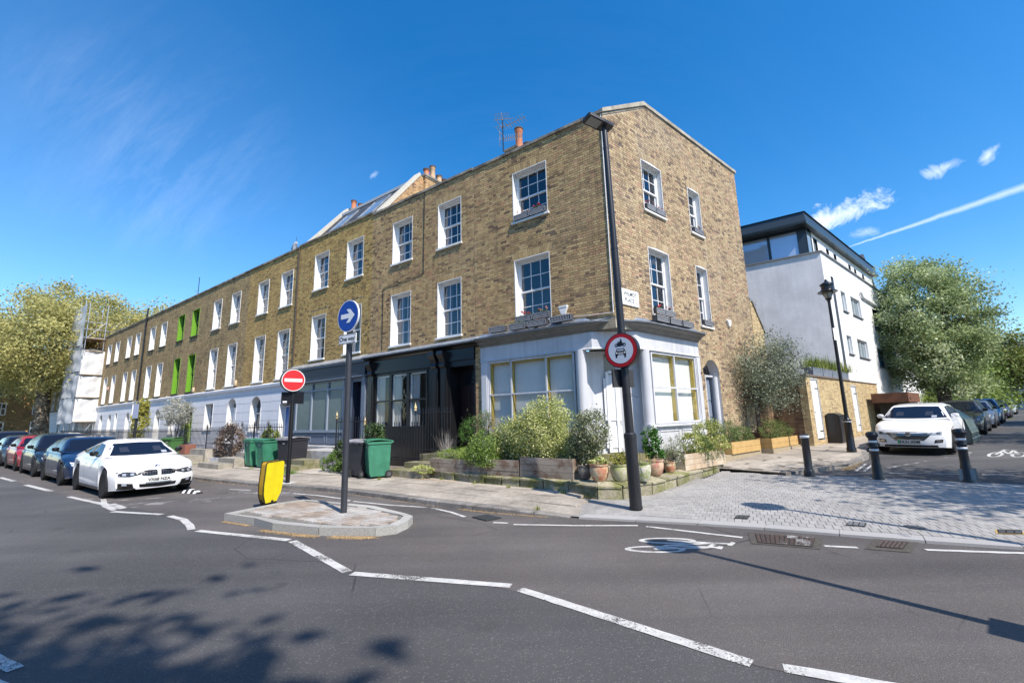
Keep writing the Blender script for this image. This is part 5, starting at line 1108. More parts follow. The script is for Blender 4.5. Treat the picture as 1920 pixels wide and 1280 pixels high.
shopwin(FB, 1.46, 3.92, 1.44, 3.44, (2.68,), 2.44, M_yellowframe)
mb = MB(); mb.box(3.92, 4.20, -.05, .06, .3, 3.45); mb.box(3.96, 4.16, -.07, -.05, .5, 3.4); obj('pilaster', mb, M_greyw, FB, HC)
mb = MB(); mb.box(1.36, 3.92, -.03, .05, .35, 1.36); mb.box(1.05, 3.95, -.12, .05, 1.36, 1.43)
for a, b in ((1.6, 2.6), (2.75, 3.8)):
    for q in ((a, b, .65, .68), (a, b, 1.22, 1.25), (a, a + .03, .65, 1.25), (b - .03, b, .65, 1.25)): mb.box(q[0], q[1], -.05, -.03, q[2], q[3])
obj('stall_riser', mb, M_greyw, FB, HC); mb = MB(); mb.lathe([(.17, 0), (.17, .70)], (1.22, .02, .68), 24); obj('column_pedestal', mb, M_greyw, FB, HC, smooth=40)
# recessed entrance: side returns, door wall on the chamfer
pa, pb = A_(1.26, .05), B_(1.42, -.05); da_, db_ = A_(.72, .85), B_(.80, -.80)
mb = MB()
for p, q in ((pa, da_), (da_, db_), (db_, pb)): mb.face([(p.x, p.y, .45), (q.x, q.y, .45), (q.x, q.y, 3.46), (p.x, p.y, 3.46)])
obj('entrance_recess', mb, M_greyw, I4, HC)
dd = (db_ - da_); L = dd.length; FD = Matrix.Translation(da_) @ RZ(math.atan2(dd.y, dd.x))
mb = MB(); mb.box(.25, L - .25, -.08, -.02, .70, 2.82); mb.box(.32, L - .32, -.10, -.08, 1.55, 2.72); mb.box(.32, L - .32, -.10, -.08, .82, 1.4); sdr = obj('shop_door', mb, mat('off_white_door', (.68, .69, .70), .5), FD, HC)
mb = MB(); mb.box(.18, .25, -.12, 0, .70, 2.9); mb.box(L - .25, L - .18, -.12, 0, .70, 2.9); mb.box(.18, L - .18, -.14, 0, 2.84, 2.92); obj('door_frame', mb, M_white, FD, sdr)
mb = MB(); mb.face([(.25, -.03, 2.92), (L - .25, -.03, 2.92), (L - .25, -.03, 3.4), (.25, -.03, 3.4)]); obj('fanlight', mb, mat('brownish_fanlight', (.20, .18, .14), .2), FD, sdr)
stp = thing('stone_steps', 'lichen-covered stone step slab at the corner shop entrance', 'steps', T(2.6, 10.9, .1), 'doorstep blocks along the terrace')
mb = MB(); mb.prism([(p.x, p.y, .68) for p in (A_(1.7, -.42), B_(1.6, .42), B_(1.6, -.9), A_(1.3, .9))], (0, 0, -.2)); obj('step', mb, M_mossy, I4, stp)
mb = MB(); mb.prism([(p.x, p.y, .50) for p in (A_(1.9, -.85), A_(.1, -1.0), B_(.1, .95), B_(1.9, .75), B_(1.9, -.3), A_(1.9, .3))], (0, 0, -.3)); obj('step', mb, M_mossy, I4, stp)
# ------------------------------------------------------------ the white rendered building up the side street, garden wall, far houses
WB = thing('apartment_building', 'white rendered modern block with a dark glazed top floor, behind the garden wall', 'building', FB @ T(13.93, -1.3, 0), 'buildings up the side street')
M_wr = mat('white_render', (.80, .80, .79), .8, col2=(.72, .72, .72), n1=.8, var=.06, vs=4, bump=.002, bs=60, dirt=.10)
M_wrdim = mat('dimmed_white_render', (.78, .76, .75), .85, col2=(.68, .66, .66), n1=.9, var=.06, vs=3, dirt=.06)  # white render again, greyed in the colour for the dimmer light on the gable
Y0 = -1.3; win_w = [(16.32, 17.1, 6.41, 7.42), (18.03, 19.8, 6.43, 7.42), (16.14, 16.95, 4.30, 5.20), (18.0, 19.95, 4.27, 5.2), (22.45, 23.7, 6.2, 7.4), (24.3, 25.3, 6.2, 7.4), (22.1, 23.3, 4.0, 5.05), (24.0, 25.2, 4.0, 5.05), (20.6, 21.7, .7, 2.2), (22.5, 24.3, .7, 2.2)]
mb = MB(); holes = [(a, b, c, d) for a, b, c, d in win_w] + [(14.98, 15.42, 3.3, 7.9)]
wall(mb, 13.93, 27.2, 3.0, 8.84, [h for h in holes if h[2] > 3], Y0); wall(mb, 20.3, 27.2, .3, 3.0, [h for h in holes if h[2] < 3], Y0); ww = obj('wall', mb, M_wr, FB, WB)
# left gable facing back towards the main street (parallel to it)
C0_ = B_(13.93, 1.3); gl = 9.5; E0 = C0_ + dA * gl; mb = MB(); mb.face([(E0.x, E0.y, .3), (C0_.x, C0_.y, .3), (C0_.x, C0_.y, 8.84), (E0.x, E0.y, 8.84)]); obj('wall', mb, M_wrdim, I4, WB)
E1 = B_(27.2, 1.3); F1_ = E0 + dB * 13.3; mb = MB(); mb.face([(E0.x, E0.y, 8.7), (C0_.x, C0_.y, 8.7), (E1.x, E1.y, 8.7), (F1_.x, F1_.y, 8.7)]); mb.face([(E1.x, E1.y, 0), (F1_.x, F1_.y, 0), (F1_.x, F1_.y, 8.84), (E1.x, E1.y, 8.84)]); obj('roof_deck', mb, M_roof, I4, WB)
mb = MB(); mb.sweep([(-.25, 8.84), (.07, 8.84), (.07, 8.90), (-.25, 8.92)], [tuple(E0)[:2], tuple(C0_)[:2], tuple(E1)[:2]]); obj('parapet_capping', mb, mat('grey_metal_capping', (.25, .24, .23), .5, metal=.3), I4, WB)
def modwin(parent, F, x0, x1, z0, z1, y, frame, glass, n=2, dep=.12):
    mb = MB(); 
    for pts in ([(x0, y, z0), (x0, y + dep, z0), (x0, y + dep, z1), (x0, y, z1)], [(x1, y, z0), (x1, y, z1), (x1, y + dep, z1), (x1, y + dep, z0)], [(x0, y, z1), (x0, y + dep, z1), (x1, y + dep, z1), (x1, y, z1)], [(x0, y, z0), (x1, y, z0), (x1, y + dep, z0), (x0, y + dep, z0)]): mb.face(pts)
    for a, b, c, d in [(x0, x0 + .05, z0, z1), (x1 - .05, x1, z0, z1), (x0, x1, z0, z0 + .05), (x0, x1, z1 - .05, z1)] + [(x0 + (x1 - x0) * i / n - .03, x0 + (x1 - x0) * i / n + .03, z0, z1) for i in range(1, n)]: mb.box(a, b, y + dep - .03, y + dep + .02, c, d)
    o = obj('window', mb, frame, F, parent)
    for i in range(n): g = MB(); a, b = x0 + (x1 - x0) * i / n, x0 + (x1 - x0) * (i + 1) / n; g.face([(a, y + dep, z0), (b, y + dep, z0), (b, y + dep, z1), (a, y + dep, z1)]); obj('pane', g, glass, F, o)
    s_ = MB(); s_.box(x0 - .05, x1 + .05, y - .06, y + .01, z0 - .05, z0); obj('sill', s_, mat('dark_metal_sill', (.08, .08, .08), .5), F, o); return o
M_gl2 = mat('pale_reflecting_glass', (.20, .25, .27), .08, spec=.8); M_glb = mat('blue_reflecting_glass', (.10, .28, .42), .08, spec=.8); M_gld = mat('dark_glass', (.02, .022, .025), .08)
for a, b, c, d in win_w:
    dk = c < 1 ; modwin(WB, FB, a, b, c, d, Y0, M_white if not dk and a < 20 else M_bmetal, M_gld if dk else (M_glb if a > 20 else M_gl2), 1 if b - a < 1 else 2)
mb = MB(); mb.face([(14.98, Y0 + .2, 3.3), (15.42, Y0 + .2, 3.3), (15.42, Y0 + .2, 7.9), (14.98, Y0 + .2, 7.9)]); mb.box(14.98, 15.0, Y0, Y0 + .2, 3.3, 7.9); mb.box(15.4, 15.42, Y0, Y0 + .2, 3.3, 7.9)
for z in (4.2, 5.6, 6.9): mb.box(15.0, 15.4, Y0 + .12, Y0 + .2, z, z + .08)
obj('stair_window', mb, mat('grey_slot_glass', (.28, .30, .31), .2), FB, WB)
# glazed penthouse, set back, with a deep dark metal eaves band
yP = -.75; s0, s1 = 14.25, 27.0; Cp = B_(s0, .75); Lp = 8.6; Ep = Cp + dA * Lp
mb = MB(); hp = [(15.3, 15.95, 9.15, 10.1), (17.3, 17.8, 9.45, 10.0), (18.6, 19.1, 9.45, 10.0), (21.4, 21.9, 9.45, 10.0), (22.6, 23.1, 9.45, 10.0), (24.4, 24.9, 9.45, 10.0)]
wall(mb, s0 + .75, s1, 8.7, 10.35, hp, yP); obj('penthouse_wall', mb, M_wr, FB, WB)
for h in hp: modwin(WB, FB, *h, yP, M_bmetal, M_gl2, 1, .08)
FP = Matrix.Translation(Vector((Ep.x, Ep.y, 0))) @ RZ(math.atan2(-dA.y, -dA.x)); mb = MB()
mb.box(0, Lp, -.04, .06, 8.9, 9.02); mb.box(0, Lp, -.04, .06, 10.2, 10.35)
for x in (.0, 1.4, 2.9, 4.4, 5.75, 7.0, 8.25): mb.box(x, x + (.12 if x < 8 else .35), -.04, .06, 9.0, 10.25)
pg = obj('glazed_wall', mb, mat('dark_blue_window_frame', (.02, .035, .055), .4), FP, WB)
xs = [.12, 1.4, 2.9, 4.4, 5.75, 7.0, 8.25]
for a, b in zip(xs, xs[1:]): g = MB(); g.face([(a, .0, 9.02), (b, .0, 9.02), (b, .0, 10.2), (a, .0, 10.2)]); obj('pane', g, mat('painted_sky_pane', (.46, .53, .66), .07, metal=.3, spec=1.), FP, pg)  # pale blue base colour stands in for the reflected sky
g = MB(); g.face([(s0 + .03, yP - .01, 8.95), (s0 + .7, yP - .01, 8.95), (s0 + .7, yP - .01, 10.2), (s0 + .03, yP - .01, 10.2)]); obj('pane', g, M_gl2, FB, WB)
mb = MB(); mb.box(s0 + .68, s0 + .76, yP - .03, yP, 8.9, 10.3); mb.box(s0, s0 + .1, yP - .03, yP + .05, 8.9, 10.3); obj('window_post', mb, M_bmetal, FB, WB)
Cf = B_(13.62, 1.0); Ef = Cf + dA * 9.4; Gf = B_(27.3, 1.0)
mb = MB(); mb.sweep([(-.5, 10.30), (.0, 10.30), (.02, 10.40), (-.06, 10.86), (-.5, 10.92)], [tuple(Ef)[:2], tuple(Cf)[:2], tuple(Gf)[:2]]); obj('eaves_band', mb, mat('dark_zinc', (.055, .07, .08), .38, metal=.5), I4, WB)
Hf = Ef + dB * 13; mb = MB(); mb.face([(Ef.x, Ef.y, 10.32), (Cf.x, Cf.y, 10.32), (Gf.x, Gf.y, 10.32), (Hf.x, Hf.y, 10.32)]); mb.face([(Ef.x, Ef.y, 10.88), (Cf.x, Cf.y, 10.88), (Gf.x, Gf.y, 10.88), (Hf.x, Hf.y, 10.88)]); obj('roof_slab', mb, M_roof, I4, WB)
mb = MB(); mb.tube([(20.0, Y0 - .08, 7.95), (20.3, Y0 - .08, 7.7), (26.9, Y0 - .08, 7.6)], .06, 8); obj('gutter_pipe', mb, M_wr, FB, WB)
# brown-roofed building behind it and the lower white terrace continuing up the street
bb = thing('brick_building', 'dark brown roof gable rising just beyond the white block', 'building', FB @ T(27.3, -1.0, 0), 'buildings up the side street')
mb = MB(); mb.prism([(27.4, 0, 0), (27.4, 0, 11.3), (28.4, 0, 12.2), (31.5, 0, 9.3), (31.5, 0, 0)], (0, 7, 0)); obj('wall', mb, mat('dark_brown_brick', (.10, .06, .04), .9, var=.2), FB, bb); mb = MB(); mb.prism([(27.2, -.3, 11.2), (28.4, -.3, 12.35), (31.8, -.3, 9.2), (31.8, -.3, 9.0), (28.4, -.3, 12.1), (27.2, -.3, 11.0)], (0, 7, 0)); obj('roof', mb, M_roof, FB, bb)
for k in range(5):
    s0_ = 27.3 + k * 5.6; h_ = 6.6 if k < 1 else 5.0
    r = thing('terraced_house', ('white painted two-storey house %s' % ['adjoining the white block, beside the big round tree', 'second beyond the white block, behind the tree trunk', 'third beyond the white block, half hidden by the round tree', 'fourth beyond the white block, near the parked cars', 'last of the white row, before the green hedge'][k]), 'house', FB @ T(s0_, -1.3, 0), 'buildings up the side street')
    hs_ = [(s0_ + .8, s0_ + 1.8, .9, 2.9), (s0_ + 3.2, s0_ + 4.4, 1.3, 2.7), (s0_ + .9, s0_ + 1.8, 3.6, 4.6), (s0_ + 3.4, s0_ + 4.3, 3.6, 4.6)]
    mb = MB(); wall(mb, s0_, s0_ + 5.55, .3, h_, hs_, Y0); mb.face([(s0_, Y0, h_), (s0_ + 5.55, Y0, h_), (s0_ + 5.55, 5, h_ + .1), (s0_, 5, h_ + .1)]); mb.face([(s0_ + 5.55, Y0, 0), (s0_ + 5.55, 5, 0), (s0_ + 5.55, 5, h_), (s0_ + 5.55, Y0, h_)]); obj('wall', mb, M_wr, FB, r)
    for i, h in enumerate(hs_): modwin(r, FB, *h, Y0, M_white, M_gld, 1 if i == 0 else 2)
    mb = MB(); mb.box(s0_, s0_ + 5.55, Y0 - .08, Y0 + .2, h_, h_ + .1); obj('coping', mb, M_cope, FB, r)
# ---- yellow brick garden wall with two white doors
Y_ST = [(0, (.24, .17, .11)), (.2, (.36, .27, .15)), (.6, (.45, .36, .20)), (1, (.52, .44, .27))]
M_gwall = brick_wall_mat('yellow_garden_brick', stops=Y_ST, tint=(1.08, 1.0, .85), stain=.1, mort=(.46, .40, .30)); M_gwd = brick_wall_mat('shaded_brown_garden_brick', tint=(.75, .6, .55), stain=.3)  # second copy: brown brick darkened in its tint for the shaded return wall
GW = thing('garden_wall', 'tall yellow stock brick garden wall with two white doors below the white block', 'wall', FB @ T(9.45, -1.3, 0)); yG = -1.34
mb = MB(); wall(mb, 9.45, 20.3, .2, 2.97, [(9.9, 10.75, .62, 2.86), (15.3, 16.15, .72, 2.75)], yG); mb.face([(9.45, yG, .2), (9.45, yG, 2.97), (9.45, yG + .25, 2.97), (9.45, yG + .25, .2)]); mb.face([(9.45, yG, 2.97), (20.3, yG, 2.97), (20.3, yG + .3, 2.97), (9.45, yG + .3, 2.97)]); obj('wall', mb, M_gwall, FB, GW)
mb = MB(); mb.face([(9.47, yG + .02, .2), (9.47, 1.5, .2), (9.47, 1.5, 2.9), (9.47, yG + .02, 2.9)]); mb.box(8.2, 9.47, -.1, .1, .2, 2.9); obj('wall', mb, M_gwd, FB, GW)
mb = MB(); mb.box(9.4, 15.2, yG - .05, yG + .3, 2.97, 3.03); mb.box(15.2, 20.35, yG - .04, yG + .3, 2.93 + .04, 3.0); obj('coping', mb, mat('dark_tile_coping', (.16, .12, .10), .8), FB, GW)
for a, b, c, d in ((9.9, 10.75, .66, 2.86), (15.3, 16.15, .72, 2.75)):
    mb = MB(); n = 7; 
    for i in range(n): mb.box(a + .02 + (b - a - .04) * i / n + .002, a + .02 + (b - a - .04) * (i + 1) / n - .002, yG + .03, yG + .06, c, d)
    dl = obj('garden_door', mb, M_white, FB, GW); q = MB(); q.box(a - .0, a + .03, yG - .005, yG + .1, c - .1, d); q.box(b - .03, b, yG - .005, yG + .1, c - .1, d); q.box(a, b, yG - .005, yG + .1, d, d + .05); obj('door_frame', q, mat('grey_white_frame', (.5, .5, .5), .6), FB, dl)
    q = MB(); 
    for z in (c + .25, d - .35): q.box(a + .5, b - .03, yG + .015, yG + .03, z, z + .03)
    q.lathe([(.02, 0), (.03, .02), (0, .03)], (a + .12, yG + .0, c + .95), 8); obj('hinge', q, M_bmetal, FB, dl)
# lower rear wing of the corner house with its sloping yellow wall and potted shrub behind
mb = MB(); mb.prism([(8.72, -.02, .2), (8.72, -.02, 6.0), (8.95, -.02, 5.9), (9.75, -.02, 4.85), (9.75, -.02, .2)], (0, .5, 0)); rw = obj('rear_wing_wall', mb, M_gwall, FB, HC); mb = MB(); mb.prism([(8.9, -.06, 6.0), (9.82, -.06, 4.86), (9.82, -.06, 4.80), (8.9, -.06, 5.92)], (0, .55, 0)); obj('coping', mb, M_cope, FB, HC)
# black cabinet against the garden wall
r = thing('storage_cabinet', 'matt black metal cabinet with a shallow curved top against the garden wall', 'cabinet', FB @ T(11.35, -1.65, .45)); M = FB
mb = MB(); mb.prism([(11.0, -1.36, .42), (11.0, -1.36, 1.50), (11.0, -1.48, 1.58), (11.0, -1.66, 1.58), (11.0, -1.80, 1.50), (11.0, -1.80, .42)], (.74, 0, 0)); obj('cabinet_body', mb, M_black, FB, r)
for a in (11.03, 11.38): mb = MB(); mb.box(a, a + .33, -1.82, -1.80, .5, 1.44); obj('cabinet_door', mb, mat('charcoal_panel', (.03, .03, .035), .45), FB, r)
# ---- far left: buildings beyond the terrace end
def far_block(label, M, w_, h_, dpt, m, rows, cols, wm=None, base=None, z1=1.2, ww=1.0, wh=1.7, roof=True):
    r = thing('far_building', label, 'building', M, 'distant buildings'); hs_ = []
    for i in range(rows):
        for j in range(cols): x = w_ * (j + .5) / cols - ww / 2; z = z1 + i * (h_ - z1) / rows; hs_.append((x, x + ww, z, z + wh))
    mb = MB(); wall(mb, 0, w_, 0, h_, hs_, 0); mb.face([(0, 0, 0), (0, 0, h_), (0, dpt, h_), (0, dpt, 0)]); mb.face([(w_, 0, 0), (w_, dpt, 0), (w_, dpt, h_), (w_, 0, h_)]); mb.face([(0, dpt, 0), (0, dpt, h_), (w_, dpt, h_), (w_, dpt, 0)]); mb.face([(0, 0, h_ - .3), (w_, 0, h_ - .3), (w_, dpt, h_ - .3), (0, dpt, h_ - .3)]); obj('wall', mb, m, M, r)
    for h in hs_:
        mb = MB(); x0, x1, c, d = h
        for a, b, e, f_ in ((x0, x0 + .12, c, d), (x1 - .12, x1, c, d), (x0, x1, d - .12, d), (x0, x1, c, c + .1), (x0, x1, (c + d) / 2 - .05, (c + d) / 2 + .05), ((x0 + x1) / 2 - .04, (x0 + x1) / 2 + .04, c, d)): mb.box(a, b, .02, .14, e, f_)
        o = obj('window', mb, wm or M_white, M, r); g = MB(); g.face([(x0, .1, c), (x1, .1, c), (x1, .1, d), (x0, .1, d)]); obj('pane', g, M_gld, M, o)
    mb = MB(); mb.box(-.15, w_ + .15, -.15, .3, h_, h_ + .25); obj('cornice', mb, base or M_cope, M, r)
    if roof: mb = MB(); mb.prism([(0, 0, h_ + .2), (0, dpt / 2, h_ + 2), (0, dpt, h_ + .2)], (w_, 0, 0)); obj('roof', mb, M_roof, M, r)
    return r
far_block('tan brick house with white windows at the far left, behind the parked cars', T(-74, 57.5, 0) @ RZ(R(32)), 14, 9.0, 9, brick_wall_mat('tan_brick', tint=(.95, .8, .55)), 3, 4)
far_block('white stucco house between the tan brick house and the big plane trunk', T(-62, 65.5, 0) @ RZ(R(32)), 9, 11.5, 9, mat('cream_stucco', (.62, .60, .56), .8), 3, 3, ww=1.2, wh=2.1)
# ---- far right: houses closing the side street, garden wall pier and hedges
far_block('white house with dark slate roof closing the side street at the right edge', T(64.5, 66.5, 1.0) @ RZ(R(-62)), 18, 7.6, 8, mat('cream_stucco2', (.55, .54, .50), .8), 2, 6, z1=.8, ww=1.4)
far_block('brick house behind the far hedge up the side street', T(47, 66, 1.0) @ RZ(R(-25)), 11, 7.5, 8, mat('far_brown_brick', (.22, .15, .09), .9), 2, 4)
r = thing('gate_pier', 'pale stone gate pier before the hedge up the side street', 'gate pier', B_(43, 2.6, .8)); mb = MB(); mb.box(-.35, .35, -.35, .35, 0, 1.9); mb.box(-.45, .45, -.45, .45, 1.9, 2.1); obj('pier', mb, mat('cream_render', (.6, .55, .42), .8), W[r.name], r)
r = thing('house_sign', 'thin black sign post standing among the hedges up the side street', 'sign post', B_(36, 2.5, .65)); mb = MB(); mb.tube([(0, 0, 0), (0, 0, 3.4)], .06, 6); obj('post', mb, M_bmetal, W[r.name], r); mb = MB(); mb.box(-.3, .3, -.03, .03, 2.5, 3.3); obj('sign_plate', mb, M_white, W[r.name] @ RZ(R(-40)), r)
# ---- scaffold with white sheeting
SC = thing('scaffold', 'tall tube scaffold wrapped in torn white sheeting in front of the terrace', 'scaffold', FA @ T(-54.5, -.8, 0)); M_tube = mat('galvanised_tube', (.45, .46, .48), .4, metal=.6)
for x in (-57.4, -55.4, -53.4, -51.5):
    for y in (-1.45, -.15):
        mb = MB(); mb.tube([(x, y, .1), (x, y, 13.4 if (x > -53 or y > -1) else 14.0)], .035, 6); obj('scaffold_standard', mb, M_tube, FA, SC)
for z in (2.3, 4.5, 6.6, 8.8, 10.1, 10.9, 11.6):
    mb = MB(); mb.tube([(-57.9, -1.5, z), (-51.1, -1.5, z)], .03, 5); obj('scaffold_ledger', mb, M_tube, FA, SC); mb = MB(); mb.tube([(-51.5, -1.7, z), (-51.5, .1, z)], .03, 5); obj('scaffold_transom', mb, M_tube, FA, SC)
for z in (2.3, 4.5, 6.6, 8.8, 10.0):
    mb = MB(); mb.box(-57.6, -51.3, -1.4, -.15, z, z + .06); obj('scaffold_boards', mb, mat('scaffold_board', (.30, .22, .13), .9), FA, SC)
mb = MB(); mb.tube([(-51.5, -1.45, 10.0), (-51.5, -.2, 11.6)], .03, 5); mb.tube([(-51.5, -1.45, .1), (-51.5, -.2, 2.3)], .03, 5); mb.tube([(-57.4, -1.5, 11.4), (-51.5, -1.5, 13.3)], .03, 5); mb.tube([(-51.5, .0, 10.7), (-47.0, .4, 10.7)], .03, 5); mb.tube([(-51.5, .0, 11.2), (-46.5, .4, 11.2)], .03, 5); obj('scaffold_brace', mb, M_tube, FA, SC)
def sheet(p0, ex_, ez_, nx, nz, amp, m, name, seed, ragged=.0):
    r_ = np.random.default_rng(seed); vs = []; fs = []; nrm_ = Vector(ex_).cross(Vector(ez_)).normalized(); ph = r_.random(6) * 6
    for j in range(nz + 1):
        for i in range(nx + 1):
            a, b = i / nx, j / nz; d = amp * (math.sin(a * 9 + ph[0] + b * 3) * .5 + math.sin(b * 13 + a * 5 + ph[1]) * .35 + math.sin(a * 21 + ph[2]) * .25 + r_.normal() * .08) * min(1, 6 * min(a, 1 - a) + .3)
            sag = -.10 * amp * 6 * math.sin(math.pi * a) if j == 0 else 0; vs.append(Vector(p0) + Vector(ex_) * (a + ragged * r_.normal() * (i in (0, nx))) + Vector(ez_) * b + nrm_ * d + Vector((0, 0, -sag if j == nz else sag * -.6)))
    for j in range(nz):
        for i in range(nx): q = j * (nx + 1) + i; fs.append((q, q + 1, q + nx + 2, q + nx + 1))
    mb = MB(); mb.raw(vs, fs); return obj(name, mb, m, FA, SC, smooth=True)
M_sheet = mat('white_sheeting', (.74, .75, .76), .7, trans=.2); M_shg = mat('grey_translucent_sheeting', (.66, .68, .72), .6, col2=(.76, .78, .80), n1=1.2, trans=.3, var=.1, vs=2)
for k, (z0, z1) in enumerate(((2.35, 4.5), (4.55, 6.6), (6.65, 9.0))): sheet((-51.4, .02, z0), (0, -1.62, 0), (0, 0, z1 - z0), 14, 12, .07, M_sheet, 'sheeting', 20 + k)
for k, (z0, z1) in enumerate(((2.2, 4.6), (4.6, 6.9), (6.9, 9.4), (9.4, 13.3))): sheet((-57.9 + .15 * k, -1.62, z0), (6.4 - (.5 if k == 3 else 0), 0, 0), (0, 0, z1 - z0), 22, 12, .11, M_shg, 'sheeting', 30 + k, .01)
for z in (4.5, 6.6, 9.0): mb = MB(); mb.tube([(-51.36, .1, z), (-51.34, -.8, z - .08), (-51.36, -1.7, z + .02)], .035, 5); obj('sheet_tie', mb, M_black, FA, SC)
# timber planks on a yellow skip beside the scaffold
r = thing('timber_stack', 'orange stack of timber boards on the kerb far left before the plane trunk', 'timber', FA @ T(-58, -3.6, .1)); 
for k in range(5): mb = MB(); mb.box(-61 + .1 * k, -57 - .2 * k, -3.9 + .06 * k, -3.5, .9 + k * .16, 1.03 + k * .16); obj('board', mb, mat('fresh_orange_timber', (.50, .26, .08), .8, oi=.2), FA, r)

# the houses across the main road, behind the viewer: they fill the reflections in glass and paint
for k, (u_, w_) in enumerate(((44, 16), (27, 16), (10, 16), (-7, 16), (-24, 16))):
    far_block(['brick terrace house across the road, opposite the scaffold', 'brick terrace house across the road, opposite the green-windowed house', 'brick terrace house across the road, opposite the blue shopfront', 'brick terrace house across the road, opposite the corner shop', 'brick terrace house across the road, right of the corner'][k], FA @ T(-u_ + w_, -30, 0) @ RZ(R(180)), w_, 8.5, 8, mat('opposite_brick', (.24, .17, .10), .9, var=.2), 3, 5)
# ------------------------------------------------------------ street furniture
def G_(x, y, e=0.): return T(x, y, Zxy(x, y) + e)
M_bluesign = mat('blue_sign_face', (.005, .045, .30), .35); M_redsign = mat('red_sign_face', (.55, .012, .015), .35); M_wsign = mat('white_sign_face', (.72, .73, .74), .35); M_signback = mat('grey_black_sign_back', (.03, .03, .032), .5)
def disc(mb, r, y, n=40, m=0, c=(0, 0), t=.003):
    mb.prism([(c[0] + r * math.cos(2 * math.pi * i / n), y, c[1] + r * math.sin(2 * math.pi * i / n)) for i in range(n)], (0, t, 0), m)
def flatpoly(pts, y, m_, M, parent, name): mb = MB(); mb.prism([(a, y, b) for a, b in pts], (0, -.0015, 0)); return obj(name, mb, m_, M, parent)
# one-way arrow sign on the island
r = thing('one_way_sign', 'round blue arrow sign over a One way plate on a grey post on the island', 'road sign', T(-3.03, 8.14, .12)); M = W[r.name]
mb = MB(); mb.tube([(0, 0, -.02), (-.02, 0, 3.83)], .055, 20); mb.lathe([(.05, 0), (.06, .01), (.0, .02)], (-.02, 0, 3.83), 16); obj('post', mb, M_pole, M, r, smooth=40)
MS = M @ T(-.03, -.09, 3.52) @ RZ(R(-33)); mb = MB(); disc(mb, .305, 0, t=.03); dd_ = obj('sign_disc', mb, M_wsign, MS, r); mb = MB(); disc(mb, .29, -.002, t=.002); obj('blue_face', mb, M_bluesign, MS, dd_)
flatpoly([(-.20, -.045), (.04, -.045), (.04, -.045), (-.04, -.13), (.06, -.13), (.20, 0), (.06, .13), (-.04, .13), (.04, .045), (-.20, .045)], -.0035, M_wsign, MS, dd_, 'arrow_emblem')
mb = MB(); mb.box(-.04, .04, .03, .09, -.1, .1); obj('bracket', mb, M_signback, MS, r)
MP = M @ T(-.03, -.085, 3.085) @ RZ(R(-31)); mb = MB(); mb.box(-.235, .235, 0, .02, -.09, .09); pl = obj('sign_plate', mb, M_wsign, MP, r, label='white plate reading One way'); mb = MB()
for a, b, c, d in ((-.228, .228, -.083, -.075), (-.228, .228, .075, .083), (-.228, -.22, -.083, .083), (.22, .228, -.083, .083)): mb.box(a, b, -.002, 0, c, d)
obj('border', mb, M_black, MP, pl); lettering('One way', .115, M_black, MP @ T(0, -.002, -.0) @ RX, pl, bold=.0015)
# no-entry sign on the footway edge
r = thing('no_entry_sign', 'red no entry disc with black box on a black post by the kerb', 'road sign', T(-6.2, 12.46, .1)); M = W[r.name]
mb = MB(); mb.tube([(0, 0, -.02), (0, 0, 2.95)], .057, 20); obj('post', mb, M_black, M, r, smooth=40)
mb = MB(); mb.box(-.16, .16, -.16, .16, -.01, .006); obj('base_plate', mb, mat('pale_concrete', (.5, .5, .48), .8), M, r)
MS = M @ T(.06, -.12, 2.78) @ RZ(R(40)); mb = MB(); disc(mb, .325, .02, t=.14); db_o = obj('lamp_housing', mb, M_black, MS, r); mb = MB(); disc(mb, .305, .015, t=.004); dd_ = obj('sign_disc', mb, M_wsign, MS, r); mb = MB(); disc(mb, .285, .012, t=.002); obj('red_face', mb, M_redsign, MS, dd_)
mb = MB(); mb.box(-.23, .23, .009, .012, -.045, .045); obj('white_bar', mb, M_wsign, MS, dd_)
mb = MB(); mb.box(-.28, .28, -.05, .05, 2.13, 2.46); bx = obj('control_box', mb, M_black, M @ RZ(R(15)), r); mb = MB(); mb.box(-.235, -.13, -.055, -.05, 2.16, 2.21); obj('label_plate', mb, M_wsign, M @ RZ(R(15)), bx)
# tall lamp column with the motor vehicles prohibited sign
r = thing('lamp_column', 'tall black lamp column carrying the red-ringed motor vehicles sign at the corner', 'street lamp', T(2.12, 8.2, .075)); M = W[r.name]
dx, dz = -.012, 1
def P_(z): return (-.0155 * z + .0, 0, z)
mb = MB(); mb.tube([P_(-.02), P_(.02)], .115, 28); mb.tube([P_(.0), P_(1.20)], .108, 28); mb.tube([P_(1.20), P_(1.27), P_(1.30)], [.112, .112, .085], 28); obj('column_base', mb, M_bmetal, M, r, smooth=35)
mb = MB(); mb.tube([P_(1.28), P_(2.2), P_(4.8)], [.080, .075, .068], 24); mb.tube([P_(4.8), P_(4.84)], .072, 24); mb.tube([P_(4.84), P_(7.35)], [.064, .055], 24); mb.tube([P_(3.12), P_(3.17)], .079, 24); mb.tube([P_(6.95), P_(7.0)], .06, 20); obj('column_shaft', mb, M_bmetal, M, r, smooth=35)
mb = MB(); mb.box(-.03, .03, -.111, -.105, .25, .75); obj('access_door', mb, mat('black_paint_worn', (.02, .02, .022), .35), M @ T(0, 0, 0), r)
MH = M @ T(-.0155 * 7.45, 0, 7.42) @ RZ(R(-158)) @ Matrix.Scale(.82, 4) ; mb = MB()
mb.tube([(0, 0, -.12), (0, 0, .05)], .06, 14); mb.prism([(-.20, -.13, .02), (-.20, .13, .02), (.1, .18, .05), (.50, .18, .14), (.53, .13, .145), (.53, -.13, .145), (.50, -.18, .14), (.1, -.18, .05)], (0, 0, .07)); lh = obj('lamp_head', mb, mat('dark_grey_lamp', (.03, .03, .033), .4), MH, r)
